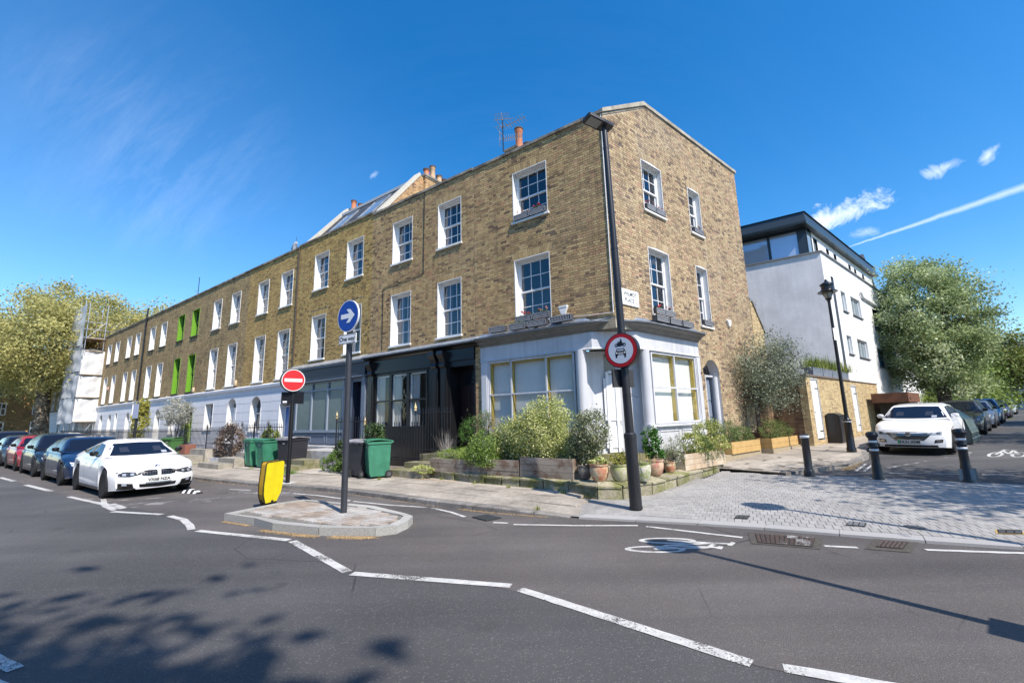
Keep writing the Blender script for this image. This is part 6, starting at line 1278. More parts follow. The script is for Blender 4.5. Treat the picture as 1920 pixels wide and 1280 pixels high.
mb = MB(); mb.face([(.14, -.14, .052), (.47, -.14, .125), (.47, .14, .125), (.14, .14, .052)]); obj('lamp_glass', mb, mat('frosted_led_glass', (.30, .30, .29), .3), MH, lh)
MS = M @ T(-.12, -.12, 2.795) @ RZ(R(-38)); mb = MB(); disc(mb, .325, .012, t=.13); obj('lamp_housing', mb, M_black, MS @ T(0, 0, 0), r); mb = MB(); disc(mb, .31, .008, t=.012); dd_ = obj('sign_disc', mb, mat('shaded_red_sign', (.36, .008, .012), .35), MS, r, label='round prohibition sign with a motorcycle above a car'); mb = MB(); disc(mb, .243, .0055, t=.002); obj('white_face', mb, mat('shaded_white_sign_face', (.50, .55, .62), .35), MS, dd_)  # shade on this sign is put into the darker red and bluish white
# pictogram: car (front view) and motorcycle with rider, drawn from flat plates
y = .005
for pts in ([(-.085, -.01), (-.075, .035), (.075, .035), (.085, -.01), (.07, -.01), (.062, .022), (-.062, .022), (-.07, -.01)], [(-.105, -.095), (-.105, -.03), (-.088, -.008), (.088, -.008), (.105, -.03), (.105, -.095), (.06, -.095), (.06, -.082), (-.06, -.082), (-.06, -.095)], [(-.10, -.095), (-.10, -.135), (-.07, -.135), (-.07, -.095)], [(.07, -.095), (.07, -.135), (.10, -.135), (.10, -.095)]): flatpoly(pts, y, M_black, MS, dd_, 'car_emblem')
for cx in (-.078, .078): mb = MB(); disc(mb, .016, y - .003, 14, c=(cx, -.045), t=.001); obj('car_emblem', mb, M_wsign, MS, dd_)
for z in (-.075, -.06, -.045): mb = MB(); mb.box(-.05, .05, y - .003, y - .002, z, z + .007); obj('car_emblem', mb, M_wsign, MS, dd_)
for cx in (-.075, .078):
    mb = MB(); n = 20
    for i in range(n):
        a, b = 2 * math.pi * i / n, 2 * math.pi * (i + 1) / n; mb.prism([(cx + q * math.cos(w_), y - .0, .10 + q * math.sin(w_)) for q, w_ in ((.034, a), (.034, b), (.021, b), (.021, a))], (0, -.0015, 0))
    obj('motorcycle_emblem', mb, M_black, MS, dd_)
for pts in ([(-.08, .10), (-.04, .14), (-.01, .135), (.03, .14), (.08, .12), (.085, .105), (.05, .09), (.02, .075), (-.03, .075)], [(-.015, .13), (-.005, .17), (.02, .185), (.045, .165), (.04, .13)], [(-.06, .15), (-.04, .165), (.0, .155), (-.02, .14)], [(.005, .185), (.005, .212), (.03, .212), (.03, .185)]): flatpoly(pts, y - .001, M_black, MS, dd_, 'motorcycle_emblem')
MB2 = M @ T(-.037, .0, 2.28) @ RZ(R(20)); mb = MB(); mb.box(-.21, .24, .0, .05, -.155, .175); bx = obj('sign_plate', mb, M_signback, MB2 @ T(0, .07, 0), r)
mb = MB()
for a, b in ((.19, -.12), (.19, .13), (.02, -.12)): mb.lathe([(.008, 0), (.004, .006)], (a, .068, b), 8)
obj('bolt', mb, M_signback, MB2, bx)
mb = MB(); mb.tube([(-.12, -.03, 1.95), (-.05, -.12, 1.94), (.06, -.09, 1.96), (.10, -.02, 1.95), (.17, -.05, 1.93)], .005, 5); mb.tube([(-.1, .02, 1.98), (-.05, -.11, 1.99), (.07, -.07, 1.99)], .005, 5); obj('cable_tie', mb, M_black, M, r)
# heritage street lamp up the side street
r = thing('heritage_street_lamp', 'black heritage lantern on a slim tapered post, leaning slightly, on the side street footway', 'street lamp', G_(10.57, 14.28, .1)); M = W[r.name]
def lamp_parts(r, M, h_):
    mb = MB(); mb.lathe([(.13, 0), (.13, .12), (.11, .16), (.105, .92), (.12, .95), (.12, .99), (.08, 1.02), (.07, 1.06), (.06, 1.12)], n=20); mb.tube([(0, 0, 1.1), (0, 0, h_ - .62)], [.058, .042], 16); mb.lathe([(.05, 0), (.055, .03), (.05, .06)], (0, 0, 2.6), 14); mb.lathe([(.05, 0), (.055, .03), (.05, .06)], (0, 0, 3.6), 14); obj('post', mb, M_black, M, r, smooth=40)
    z = h_ - .62; mb = MB(); mb.lathe([(.045, 0), (.05, .08), (.10, .12), (.02, .02)], (0, 0, z), 16)
    for i in range(4): a = R(45 + 90 * i); mb.tube([(.06 * math.cos(a), .06 * math.sin(a), z + .1), (.17 * math.cos(a), .17 * math.sin(a), z + .36)], .009, 5)
    mb.lathe([(.28, .33), (.285, .35), (.22, .40), (.17, .43), (.165, .56), (.20, .58), (.19, .62), (.10, .68), (.05, .70), (.05, .74), (.03, .78), (.0, .80)], (0, 0, z), 24); obj('lantern_top', mb, M_black, M, r, smooth=35)
    mb = MB(); mb.lathe([(.055, .10), (.155, .34)], (0, 0, z), 20); obj('lantern_glass', mb, mat('lantern_glass', (.55, .55, .50), .25, trans=.4), M, r, smooth=True)
lamp_parts(r, M, 5.46)
mb = MB(); mb.box(-.10, .10, -.075, -.06, 3.55, 3.95); obj('notice_plate', mb, M_white, M @ RZ(R(15)), r); mb = MB(); mb.lathe([(.125, 0), (.125, .02)], (0, 0, .93), 20); obj('pale_band', mb, M_wsign, M, r)
# second and third heritage lamps out of frame to the right, whose shadows fall across the road and setts
for (x, y, h_), lab in (((4.60, 2.60, 5.4), 'heritage street lamp on the near side of the road, right of the viewer'), ((6.85, 4.62, 5.4), 'heritage street lamp standing on the crossing corner, right of the viewer')):
    r = thing('heritage_street_lamp', lab, 'street lamp', G_(x, y, .0)); lamp_parts(r, W[r.name], h_)
    if y < 4: mb = MB(); mb.box(-.19, .19, -.03, .03, 1.2, 1.85); obj('parking_sign', mb, M_wsign, W[r.name] @ T(0, -.08, 0) @ RZ(R(42)), r)
# bollards
def bollard(label, x, y, h_, kind, tilt=0.):
    r = thing('bollard', label, 'bollard', G_(x, y, .035) @ Matrix.Rotation(R(tilt), 4, 'Y'), 'black bollards across the side street'); M = W[r.name]
    if kind == 'flat':
        mb = MB(); mb.lathe([(.115, -.05), (.115, .10), (.10, .13), (.085, .16), (.082, h_ - .12), (.095, h_ - .10), (.095, h_ - .02), (.07, h_)], n=24); obj('bollard_shaft', mb, M_bmetal, M, r, smooth=35); mb = MB(); mb.lathe([(.0975, h_ - .095), (.0975, h_ - .035)], n=24); obj('reflective_band', mb, M_wsign, M, r, smooth=True)
    else:
        mb = MB(); mb.lathe([(.11, -.05), (.11, .02), (.092, .06), (.09, .30), (.078, .34), (.075, h_ - .34), (.088, h_ - .32), (.078, h_ - .28), (.078, h_ - .15), (.105, h_ - .11), (.118, h_ - .07), (.096, h_ - .02), (.045, h_)], n=24); obj('bollard_shaft', mb, M_bmetal, M, r, smooth=35)
        for z in (h_ - .24, h_ - .42): mb = MB(); mb.lathe([(.083, z), (.083, z + .045)], n=24); obj('reflective_band', mb, M_wsign, M, r, smooth=True)
        mb = MB(); mb.lathe([(.03, -.13), (.035, -.10), (.035, .0)], (0, 0, 0), 10); mb2 = MB(); mb2.tube([(-.13, 0, h_ - .28), (.13, 0, h_ - .28)], .028, 10); obj('lifting_lug', mb2, M_bmetal, M, r)
    return r
bollard('slim flat-topped black bollard with one white band, leftmost of the three', 6.94, 10.83, .965, 'flat', 0)
bollard('round-headed black bollard with two white bands in front of the white estate car', 7.94, 10.06, 1.02, 'cap')
bollard('round-headed black bollard with two white bands, rightmost by the steel base plate', 9.25, 9.41, 1.06, 'cap')
r = thing('bollard_socket', 'short galvanised steel angle guard at the foot of the rightmost bollard', 'steel guard', G_(9.33, 9.47, .04)); mb = MB(); mb.box(-.17, -.15, -.12, .12, 0, .24); mb.box(.15, .17, -.12, .12, 0, .24); mb.box(-.15, .15, .10, .12, 0, .1); obj('steel_angle', mb, mat('galvanised_steel', (.32, .36, .36), .5, metal=.5), W[r.name] @ RZ(R(40)), r)
# keep-left beacon: yellow shield box
r = thing('traffic_beacon', 'bright yellow shield-shaped bollard leaning at the left end of the island', 'traffic bollard', T(-4.97, 9.26, .12) @ RZ(R(4))); M = W[r.name] @ Matrix.Rotation(R(3), 4, 'Y')
out = [(-.115, .03), (.10, .06), (.165, .22), (.185, .42), (.17, .80), (.15, .83), (-.15, .80), (-.17, .76), (-.175, .35), (-.16, .18)]
def shield(k, y0, y1, mm, nm, par):
    cx, cz = 0, .43; mb = MB(); mb.prism([((x - cx) * k + cx, y0, (z - cz) * k + cz) for x, z in out], (0, y1 - y0, 0)); return obj(nm, mb, mm, M @ RZ(R(50)), par)
M_yel = mat('bright_yellow_plastic', (.70, .56, .005), .4, var=.06, vs=9, dirt=.12); M_yel2 = mat('amber_yellow_plastic', (.64, .36, .005), .4, dirt=.12)
shield(1.05, -.105, -.085, M_black, 'shell_edge', r); shield(1.0, -.125, -.105, M_yel, 'front_panel', r); shield(.99, -.085, .10, M_yel2, 'side_panel', r); shield(1.03, .10, .125, M_black, 'shell_edge', r)
mb = MB(); mb.box(-.12, .12, -.09, .09, -.04, .08); obj('base', mb, M_black, M, r)
# dark post with parking plate by the stucco houses
r = thing('parking_sign_post', 'black post with a small white parking plate among the stucco houses', 'sign post', FA @ T(-17.9, -4.6, .1)); M = W[r.name]; r.matrix_world = FA @ T(-21.4, -4.4, .1); W[r.name] = FA @ T(-21.4, -4.4, .1); M = W[r.name]
mb = MB(); mb.tube([(0, 0, 0), (0, 0, 2.7)], .055, 12); mb.tube([(0, 0, 0), (0, 0, 1.0)], .08, 12); obj('post', mb, M_bmetal, M, r); mb = MB(); mb.box(-.16, .16, -.08, -.06, 2.0, 2.65); obj('sign_plate', mb, mat('blue_grey_plate', (.32, .36, .48), .4), M @ RZ(R(20)), r); mb = MB(); mb.lathe([(.082, 0), (.082, .05)], (0, 0, .75), 12); obj('pale_band', mb, M_wsign, M, r)
# wheelie bins
def bin_(label, M, col_, lid=None, lw=.58, dp=.66, h_=.97, back=False, group='wheelie bins along the terrace'):
    r = thing('wheelie_bin', label, 'wheelie bin', M, group); a, b, c, d = lw / 2 - .07, lw / 2, dp / 2 - .09, dp / 2
    mb = MB(); z0, z1 = .05, h_
    mb.raw([(-a, -c, z0), (a, -c, z0), (a, c + .04, z0), (-a, c + .04, z0), (-b, -d, z1), (b, -d, z1), (b, d - .03, z1), (-b, d - .03, z1)], [(0, 3, 2, 1), (0, 1, 5, 4), (1, 2, 6, 5), (2, 3, 7, 6), (3, 0, 4, 7)]); mb.box(-b - .02, b + .02, -d - .02, d - .01, z1 - .06, z1); 
    for sx in (-1, 1): mb.prism([(sx * (a + .02), -c - .0, .12), (sx * (a + .02), -c - .03, .12), (sx * (b - .03), -d - .01, z1 - .1), (sx * (b - .03), -d + .02, z1 - .1)], (sx * -.05, 0, 0))
    mb.tube([(-a + .05, d + .0, z1 - .04), (-a + .05, d + .06, z1 - .02), (a - .05, d + .06, z1 - .02), (a - .05, d + .0, z1 - .04)], .018, 6)
    obj('bin_body', mb, col_, M, r)
    L = MB(); n = 8
    for i in range(n): t0, t1 = i / n, (i + 1) / n; z_ = lambda t: z1 + .02 + .06 * math.sin(math.pi * (t * .8 + .15)); y_ = lambda t: -d - .04 + (2 * d + .06) * t; L.prism([(-b - .03, y_(t0), z_(t0)), (-b - .03, y_(t1), z_(t1)), (-b - .03, y_(t1), z_(t1) - .03), (-b - .03, y_(t0), z_(t0) - .03)], (2 * b + .06, 0, 0))
    L.box(-b - .035, b + .035, -d - .045, -d - .03, z1 - .03, z1 + .05); obj('bin_lid', L, lid or col_, M, r)
    for sx in (-1, 1):
        w1 = MB(); w1.tube([(sx * (a + .01), c + .02, .10), (sx * (a + .07), c + .02, .10)], .10, 20); wo_ = obj('wheel', w1, mat('black_tyre_rubber', (.02, .02, .02), .8), M, r); w2 = MB(); w2.tube([(sx * (a + .068), c + .02, .10), (sx * (a + .075), c + .02, .10)], .055, 16); obj('wheel_hub', w2, mat('grey_plastic_hub', (.08, .08, .09), .5), M, wo_)
    mb = MB(); mb.box(-.05, .05, -d + .002, -d + .012, h_ - .17, h_ - .13); obj('label_plate', mb, mat('pale_bin_label', (.4, .42, .4), .6), M, r); return r
M_gbin = mat('green_bin_plastic', (.035, .20, .11), .5, col2=(.055, .24, .15), n1=4, var=.08, dirt=.18); M_kbin = mat('charcoal_bin_plastic', (.028, .028, .036), .45, var=.1); M_klid = mat('dusty_grey_lid', (.36, .35, .37), .7, col2=(.16, .16, .17), n1=9)
def FAb(u_, v_, a): return FA @ T(-u_, v_, .1 + .02) @ RZ(R(a))
bin_('green wheelie bin, left one of the pair beside the grey steps', FAb(13.75, -2.55, -3), M_gbin)
bin_('green wheelie bin, right one of the pair, beside the charcoal bin', FAb(12.85, -2.55, 4), M_gbin)
bin_('charcoal wheelie bin with a pale dusty lid behind the no entry post', FAb(11.9, -2.1, 10), M_kbin, M_klid, lw=.7, dp=.8, h_=1.02)
bin_('black wheelie bin turned backwards, leftmost beside the blue arrow post', FAb(7.55, -2.35, 172), M_kbin, M_klid)
bin_('black wheelie bin turned backwards, with wheels showing, next to the green one', FAb(7.0, -2.52, 176), M_kbin, M_klid)
bin_('green wheelie bin standing at the foot of the mossy steps', FAb(6.42, -2.5, -24), M_gbin, h_=1.0)
bin_('small olive green bin behind the bonnet of the white coupe', FAb(22.4, -2.6, 20), mat('olive_bin', (.06, .16, .045), .5))
r = thing('planter_box', 'brown square terracotta planter on the low steps behind the white coupe', 'planter', FAb(20.5, -2.6, 10)); mb = MB(); mb.box(-.22, .22, -.22, .22, .3, .72, taper=-.03); obj('planter_shell', mb, mat('brown_terracotta', (.25, .10, .07), .8), W[r.name], r)
# bike hangar: curved ribbed lid
r = thing('bike_hangar', 'grey-green curved ribbed bicycle hangar between the white estate and the dark hatchback', 'bike hangar', FB @ T(14.6, -4.0, .45)); M = FB
prof = [(-.95, .0), (-.97, .35), (-.85, .85), (-.45, 1.22), (.1, 1.33), (.6, 1.2), (.9, .8), (.95, 0)]
def hp_(t): 
    k = t * (len(prof) - 1); i = min(int(k), len(prof) - 2); f_ = k - i; a, b = prof[i], prof[i + 1]; return (a[0] + (b[0] - a[0]) * f_, a[1] + (b[1] - a[1]) * f_)
mb = MB(); n = 28
for i in range(n):
    (y0, z0), (y1, z1) = hp_(i / n), hp_((i + 1) / n); mb.prism([(13.35, -4.1 + y0, .40 + z0), (13.35, -4.1 + y1, .40 + z1), (13.35, -4.1 + y1 * .97, .38 + z1 * .97), (13.35, -4.1 + y0 * .97, .38 + z0 * .97)], (2.55, 0, 0))
hb = obj('hangar_lid', mb, mat('grey_green_sheet', (.10, .14, .13), .35, metal=.5, var=.1), FB, r)
for i in range(2, n - 1, 3): mb = MB(); y0, z0 = hp_(i / n); mb.tube([(13.33, -4.1 + y0 * 1.01, .40 + z0 * 1.01), (15.92, -4.1 + y0 * 1.01, .40 + z0 * 1.01)], .018, 6); obj('hangar_rib', mb, mat('pale_rib', (.35, .38, .38), .4, metal=.5), FB, hb)
for x in (13.35, 15.88): mb = MB(); mb.prism([(x, -4.1 + a, .40 + b) for a, b in prof], (.03, 0, 0)); obj('hangar_end', mb, mat('grey_green_perforated', (.07, .09, .085), .6), FB, r)

# ------------------------------------------------------------ cars
M_tyre = mat('tyre_rubber', (.015, .015, .016), .85, var=.1); M_rimd = mat('dark_alloy', (.06, .06, .065), .35, metal=.8); M_rims = mat('silver_alloy', (.45, .45, .47), .3, metal=.85); M_cglass = mat('car_glass', (.008, .011, .02), .05, coat=0, spec=.5); M_chrome = mat('chrome_trim', (.6, .6, .62), .15, metal=1.); M_trim = mat('gloss_black_trim', (.01, .01, .01), .2); M_lens = mat('headlight_lens', (.30, .33, .38), .08, spec=.9); M_lensd = mat('headlight_dark', (.06, .065, .075), .06, spec=.9); M_under = mat('underbody', (.006, .006, .006), .95)
def paint(name, c): return mat(name, c, .38, coat=.8)
M_plate = mat('white_number_plate', (.66, .66, .64), .4)
def wheel_meshes(rad, wd, rimm, spokes=5):
    t = MB(); t.lathe([(rad * .66, -wd / 2), (rad * .92, -wd / 2), (rad, -wd / 2 + .03), (rad, wd / 2 - .03), (rad * .92, wd / 2), (rad * .66, wd / 2), (rad * .64, wd / 2 - .02)], n=32)
    r_ = MB(); r_.lathe([(rad * .66, wd / 2 - .0), (rad * .70, wd / 2 + .004), (rad * .64, wd / 2 - .03), (rad * .60, wd / 2 - .08), (.0, wd / 2 - .09)], n=32, m=1); r_.lathe([(.05, wd / 2 - .08), (.055, wd / 2 - .012), (.0, wd / 2 - .005)], n=16)
    for i in range(spokes * 2):
        a = math.pi * i / spokes + (.16 if i % 2 else -.16) * (1 if spokes == 5 else .6); c, s_ = math.cos(a), math.sin(a)
        r_.prism([(c * .04 - s_ * .017, s_ * .04 + c * .017, wd / 2 - .02), (c * .04 + s_ * .017, s_ * .04 - c * .017, wd / 2 - .02), (c * rad * .66 + s_ * .014, s_ * rad * .66 - c * .014, wd / 2 - .005), (c * rad * .66 - s_ * .014, s_ * rad * .66 + c * .014, wd / 2 - .005)], (0, 0, -.03))
    return make_mesh('tyre', t, [M_tyre], 40), make_mesh('rim', r_, [rimm, M_under], 40)
def lerp_(pts, x):
    for (a, b), (c, d) in zip(pts, pts[1:]):
        if x <= c:
            t = max(0, (x - a) / (c - a)); return b + (d - b) * t
    return pts[-1][1]
def smooth_(pts, x, w_=.10): return (lerp_(pts, x - w_) + lerp_(pts, x) * 2 + lerp_(pts, x + w_)) / 4
def car(label, M, pm, L=4.3, Wd=1.8, H=1.45, wb=2.6, fo=.85, top=None, roof=None, rad=.33, rim=M_rims, front='generic', group='cars parked along the kerb', detail=True, plate=None, green=False, sidewin=None, lens=None, pillar=None, low=.20):
    """x runs from the front bumper (0) backwards to -L; built of station sections, wheel arches cut into the lower edge"""
    r = thing('parked_car', label, 'car', M, group); hw = Wd / 2; xf = -fo; xr = -fo - wb; Ra = rad + .05
    ns = int(L / .05) + 1; xs = sorted({round(-L + L * i / ns, 4) for i in range(ns + 1)} | {xf, xr})
    def zt(x): return smooth_(top, -x) if x < -.12 else lerp_(top, -x)
    def half(x):
        t = max(0, 1 - (-x) / 1.1); t2 = max(0, 1 - (L + x) / .9); return hw * (1 - .13 * t ** 2.2 - .10 * t2 ** 2.2)
    def warp(x, y, z):
        t = max(0, 1 - (-x) / .9); t2 = max(0, 1 - (L + x) / .8); q = (abs(y) / hw) ** 2.4
        x2 = x - .30 * q * t ** 1.5 + .22 * q * t2 ** 1.5
        zz = zt(-.25); u_ = max(0, (z - .42) / max(.1, zz - .42)); dn = max(0, (.34 - z) / .2); x2 -= (.10 * u_ ** 2.5 + .06 * dn ** 1.5) * t ** 2; x2 += .06 * u_ ** 2 * t2; return (x2, y, z)
    def zl(x):
        z = low + .03 * max(0, 1 + x / .5) 
        for xw in (xf, xr):
            d = abs(x - xw)
            if d < Ra: z = max(z, rad + math.sqrt(Ra * Ra - d * d))
        return z
    def ringp(x):
        w_ = half(x); b = min(zl(x), zt(x) - .14); s_ = zt(x) - .055; P = [(w_ * .955, b), (w_ * .985, b + (s_ - b) * .28), (w_, b + (s_ - b) * .55), (w_ * .992, b + (s_ - b) * .72), (w_ * .975, b + (s_ - b) * .80), (w_ * .955, b + (s_ - b) * .93), (w_ * .91, s_), (w_ * .80, s_ + .03), (w_ * .55, s_ + .048), (w_ * .28, s_ + .055), (0, s_ + .056)]
        return P
    N = 11; mb = MB(); rows = []
    for x in xs:
        p = ringp(x); ring_ = [warp(x, y, z) for y, z in p] + [warp(x, -y, z) for y, z in p[-2::-1]]; rows.append(ring_)
    for a, b in zip(rows, rows[1:]):
        i0 = len(mb.v); n = len(a); mb.v += a + b
        for k in range(n - 1): mb.f.append((i0 + k, i0 + n + k, i0 + n + k + 1, i0 + k + 1)); mb.m.append(0); mb.t.append(.5)
    for x, rev in ((xs[-1], 0), (xs[0], 1)):   # nose and tail caps
        p = ringp(x); nc = 16; g = []
        for (w_, z) in p[:7]: g.append([warp(x, w_ * math.sin(math.pi / 2 * f_) if False else w_ * f_, z) for f_ in np.linspace(-1, 1, nc * 2 + 1)])
        wS = p[6][0]; tl_ = [(q[0], q[1]) for q in p[6:]][::-1]
        g.append([warp(x, wS * f_, lerp_(tl_, wS * abs(f_))) for f_ in np.linspace(-1, 1, nc * 2 + 1)])
        i0 = len(mb.v); c_ = nc * 2 + 1
        for row in g: mb.v += row
        for j in range(len(g) - 1):
            for k in range(c_ - 1): q = i0 + j * c_ + k; mb.f.append((q, q + 1, q + c_ + 1, q + c_)); mb.m.append(0); mb.t.append(.5)
    # cabin
    x0, x1, x2, x3 = roof['ws'], roof['rs'], roof['re'], roof['rb']     # distances back from the nose
    zr = roof.get('line') or [(x0, zt(-x0) - .02), (x1, H - .05), ((x1 + x2) / 2, H), (x2, H - roof.get('drop', .06)), (x3, zt(-x3) - .02)]
    tw = roof.get('tw', .66); cab = []
    for x in np.linspace(x0, x3, 44):
        ztop = smooth_(zr, x, .08); zb = zt(-x) - .08; w_ = half(-x) * .94; hh = max(.02, ztop - zb); f_ = min(1, hh / (H - .93)); rw = hw * (tw + .26 * (1 - f_)); rw = min(rw, w_ * .99)
        # windscreen bow: centre of the glass stands ahead of its pillars
        P = [(w_, zb), (w_ * .6 + rw * .4, zb + hh * .42), (w_ * .25 + rw * .75, zb + hh * .75), (rw * 1.0, zb + hh * .90), (rw * .90, zb + hh * .965), (rw * .5, zb + hh * .995), (0, ztop)]
        k = lambda y: .10 * (1 - (y / hw) ** 2) * (1 - f_) * (1 if x < (x1 + x2) / 2 else -1)
        cab.append([(-x + k(y), y, z) for y, z in P] + [(-x + k(y), -y, z) for y, z in P[-2::-1]])
    for a, b in zip(cab, cab[1:]):
        i0 = len(mb.v); n = len(a); mb.v += a + b
        for k in range(n - 1): mb.f.append((i0 + k, i0 + k + 1, i0 + n + k + 1, i0 + n + k)); mb.m.append(0); mb.t.append(.5)
    body = obj('body', mb, pm, M, r, smooth=38)
    bvh = BVHTree.FromPolygons([Vector(v) for v in mb.v], mb.f)
    def snap(bot, tp, dirn, nx=10, nz=4, off=.006):
        """grid between two outlines cast onto the body; coordinates (y, z) for the front, (x, z) for the sides"""
        d = Vector(dirn); vs = []; fs = []
        def rs(pl, n):
            pl = [Vector(p) for p in pl]; dd = [0]
            for a, b in zip(pl, pl[1:]): dd.append(dd[-1] + (b - a).length)
            o_ = []
            for i in range(n + 1):
                s_ = dd[-1] * i / n; k = 0
                while k < len(pl) - 2 and dd[k + 1] < s_ - 1e-9: k += 1
                o_.append(pl[k].lerp(pl[k + 1], min(1, max(0, (s_ - dd[k]) / max(1e-9, dd[k + 1] - dd[k])))))
            return o_
        b_, t_ = rs(bot, nx), rs(tp, nx)
        for j in range(nz + 1):
            for i in range(nx + 1):
                p = b_[i].lerp(t_[i], j / nz); o3 = Vector((3, p[0], p[1])) if abs(d.x) > .5 and d.x < 0 else (Vector((-L - 3, p[0], p[1])) if abs(d.x) > .5 else Vector((p[0], -3 * d.y, p[1])))
                h_ = bvh.ray_cast(o3, d); hit = h_[0] if h_[0] is not None else o3 + d * 3; vs.append(hit - d * off)
        for j in range(nz):
            for i in range(nx): q = j * (nx + 1) + i; fs.append((q, q + 1, q + nx + 2, q + nx + 1))
        m_ = MB(); m_.raw(vs, fs); return m_
    FR = (-1, 0, 0)
    zc = zt(-x0) + .0; wy = half(-x0) * .86; ty = hw * tw * .93; zw1 = smooth_(zr, x1) - .045
    obj('windscreen', snap([(-wy, zc + .03), (-wy * .5, zc + .015), (0, zc + .01), (wy * .5, zc + .015), (wy, zc + .03)], [(-ty, zw1 - .01), (0, zw1 + .005), (ty, zw1 - .01)], FR, 16, 6), M_cglass, M, r, smooth=True)
    if detail and front != 'generic':
        for yy in (-.36, .36): obj('seat_headrest', snap([(yy - .10, zc + .10), (yy + .10, zc + .10)], [(yy - .085, zc + .22), (yy + .085, zc + .22)], FR, 4, 2, .009), mat('dim_headrest', (.030, .033, .045), .3), M, r, smooth=True)
        obj('wiper', snap([(-.60, zc + .035), (.05, zc + .03)], [(-.60, zc + .047), (.05, zc + .042)], FR, 8, 1, .012), M_trim, M, r); obj('paper_permit', snap([(.42, zc + .04), (.54, zc + .04)], [(.42, zc + .10), (.54, zc + .10)], FR, 1, 1, .009), mat('pale_permit', (.35, .38, .42), .4), M, r)
    zr2 = smooth_(zr, x2) - .06; zb2 = zt(-x3) + .03
    obj('rear_window', snap([(-wy * .9, zb2), (wy * .9, zb2)], [(-ty, zr2), (ty, zr2)], (1, 0, 0), 10, 4), M_cglass, M, r, smooth=True)
    sw = sidewin or [(x0 + .35, x1 + .02, (x0 + x3) / 2 - .05), ((x0 + x3) / 2 + .0, (x0 + x3) / 2 + .02, x3 - .75)]
    def rz(x): return smooth_(zr, x) - .105
    for sy in (1, -1):
        nW = len(sw)
        for i, (xb0, xt0, xe) in enumerate(sw):
            last = i == nW - 1; zb_ = lambda x: zt(-x) + .03
            bot = [(-xb0, zb_(xb0)), (-(xb0 + xe) / 2, zb_((xb0 + xe) / 2)), (-xe, zb_(xe) + (.05 if last else 0))]; n_ = 5; xte = xe - (.0 if not last else .42)
            tp = [(-(xt0 + (xte - xt0) * j / n_), max(zb_(xt0) + .02, rz(xt0 + (xte - xt0) * j / n_))) for j in range(n_ + 1)]
            obj('side_window', snap(bot, tp, (0, -sy, 0), 12, 4), M_cglass, M, r, smooth=True)
        if detail:
            for xd in ([xf - rad - .18] + [s_[2] + .03 for s_ in sw[:-1]] + [sw[-1][0] + .8]):
                xx = xd if xd < 0 else -xd
                obj('door_gap', snap([(xx - .004, low + .1), (xx + .004, low + .1)], [(xx - .004, zt(xx) - .05), (xx + .004, zt(xx) - .05)], (0, -sy, 0), 1, 6, .002), M_trim, M, r)
            for xh in (-(sw[0][2] - .12), -(sw[-1][0] + .62)):
                obj('door_handle', snap([(xh - .09, zt(xh) - .17), (xh + .09, zt(xh) - .17)], [(xh - .09, zt(xh) - .14), (xh + .09, zt(xh) - .14)], (0, -sy, 0), 3, 1, .022), pm, M, r)
        obj('sill_trim', snap([(xr + Ra + .05, low - .0), (xf - Ra - .05, low - .0)], [(xr + Ra + .05, low + .07), (xf - Ra - .05, low + .07)], (0, -sy, 0), 6, 1, .012), M_trim, M, r)
        mm = MB(); xm = -(x0 + .42); zm = zt(xm) + .05; ym = sy * (half(xm) - .03); mm.lathe([(.0, -.07), (.05, -.06), (.07, -.02), (.075, .02), (.06, .05), (.0, .065)], (xm, ym + sy * .04, zm + .03), 12, sx=.8, sy=1.25); mm.box(xm - .02, xm + .02, min(ym - sy * .1, ym), max(ym - sy * .1, ym), zm - .06, zm - .02); obj('door_mirror', mm, M_trim if roof.get('mir', 1) else pm, M, r, smooth=40)
    # lights, grille, intakes, plate: outlines in (y, z) on the nose
    zg = zt(-.3); wf = half(0.)
    def fr(name, bot, tp, m_, nx=10, nz=3, off=.006, par=None): return obj(name, snap(bot, tp, FR, nx, nz, off), m_, M, par or r, smooth=True)
    if front == 'kidney':
        for s_ in (1, -1):
            fr('grille', [(s_ * .035, .505), (s_ * .20, .50), (s_ * .33, .52)], [(s_ * .035, .635), (s_ * .24, .640), (s_ * .37, .60)], M_trim, 8, 3)
            for i in range(5): yy = .08 + i * .055; fr('grille_slat', [(s_ * yy - .004, .515), (s_ * yy + .004, .515)], [(s_ * yy - .004, .625), (s_ * yy + .004, .625)], mat('dark_slat', (.06, .06, .065), .3), 1, 2, .014)
            hl = fr('headlight', [(s_ * .36, .55), (s_ * .56, .50), (s_ * .76, .52)], [(s_ * .36, .60), (s_ * .60, .625), (s_ * .78, .625)], mat('dark_headlight', (.03, .032, .038), .08), 12, 3)
            for yy in (.52, .66):
                mb2 = snap([(s_ * yy - .033, .535), (s_ * yy + .033, .535)], [(s_ * yy - .033, .59), (s_ * yy + .033, .59)], FR, 6, 3, .010); obj('lamp_ring', mb2, M_lens, M, hl, smooth=True)
            fr('bumper_intake', [(s_ * .47, .235), (s_ * .75, .25)], [(s_ * .50, .34), (s_ * .76, .37)], M_trim, 8, 3); fr('fog_lamp', [(s_ * .60, .30), (s_ * .69, .305)], [(s_ * .61, .35), (s_ * .69, .355)], M_lens, 4, 2, .014)
            fr('bumper_lip', [(s_ * .42, .20), (s_ * .76, .215)], [(s_ * .45, .235), (s_ * .77, .25)], M_trim, 8, 1, .01)
        fr('bumper_intake', [(-.36, .245), (0, .225), (.36, .245)], [(-.38, .32), (0, .315), (.38, .32)], M_trim, 14, 2)
        emz = .70; e_ = MB(); h_ = bvh.ray_cast(Vector((3, 0, emz)), Vector((-1, 0, 0)))[0]
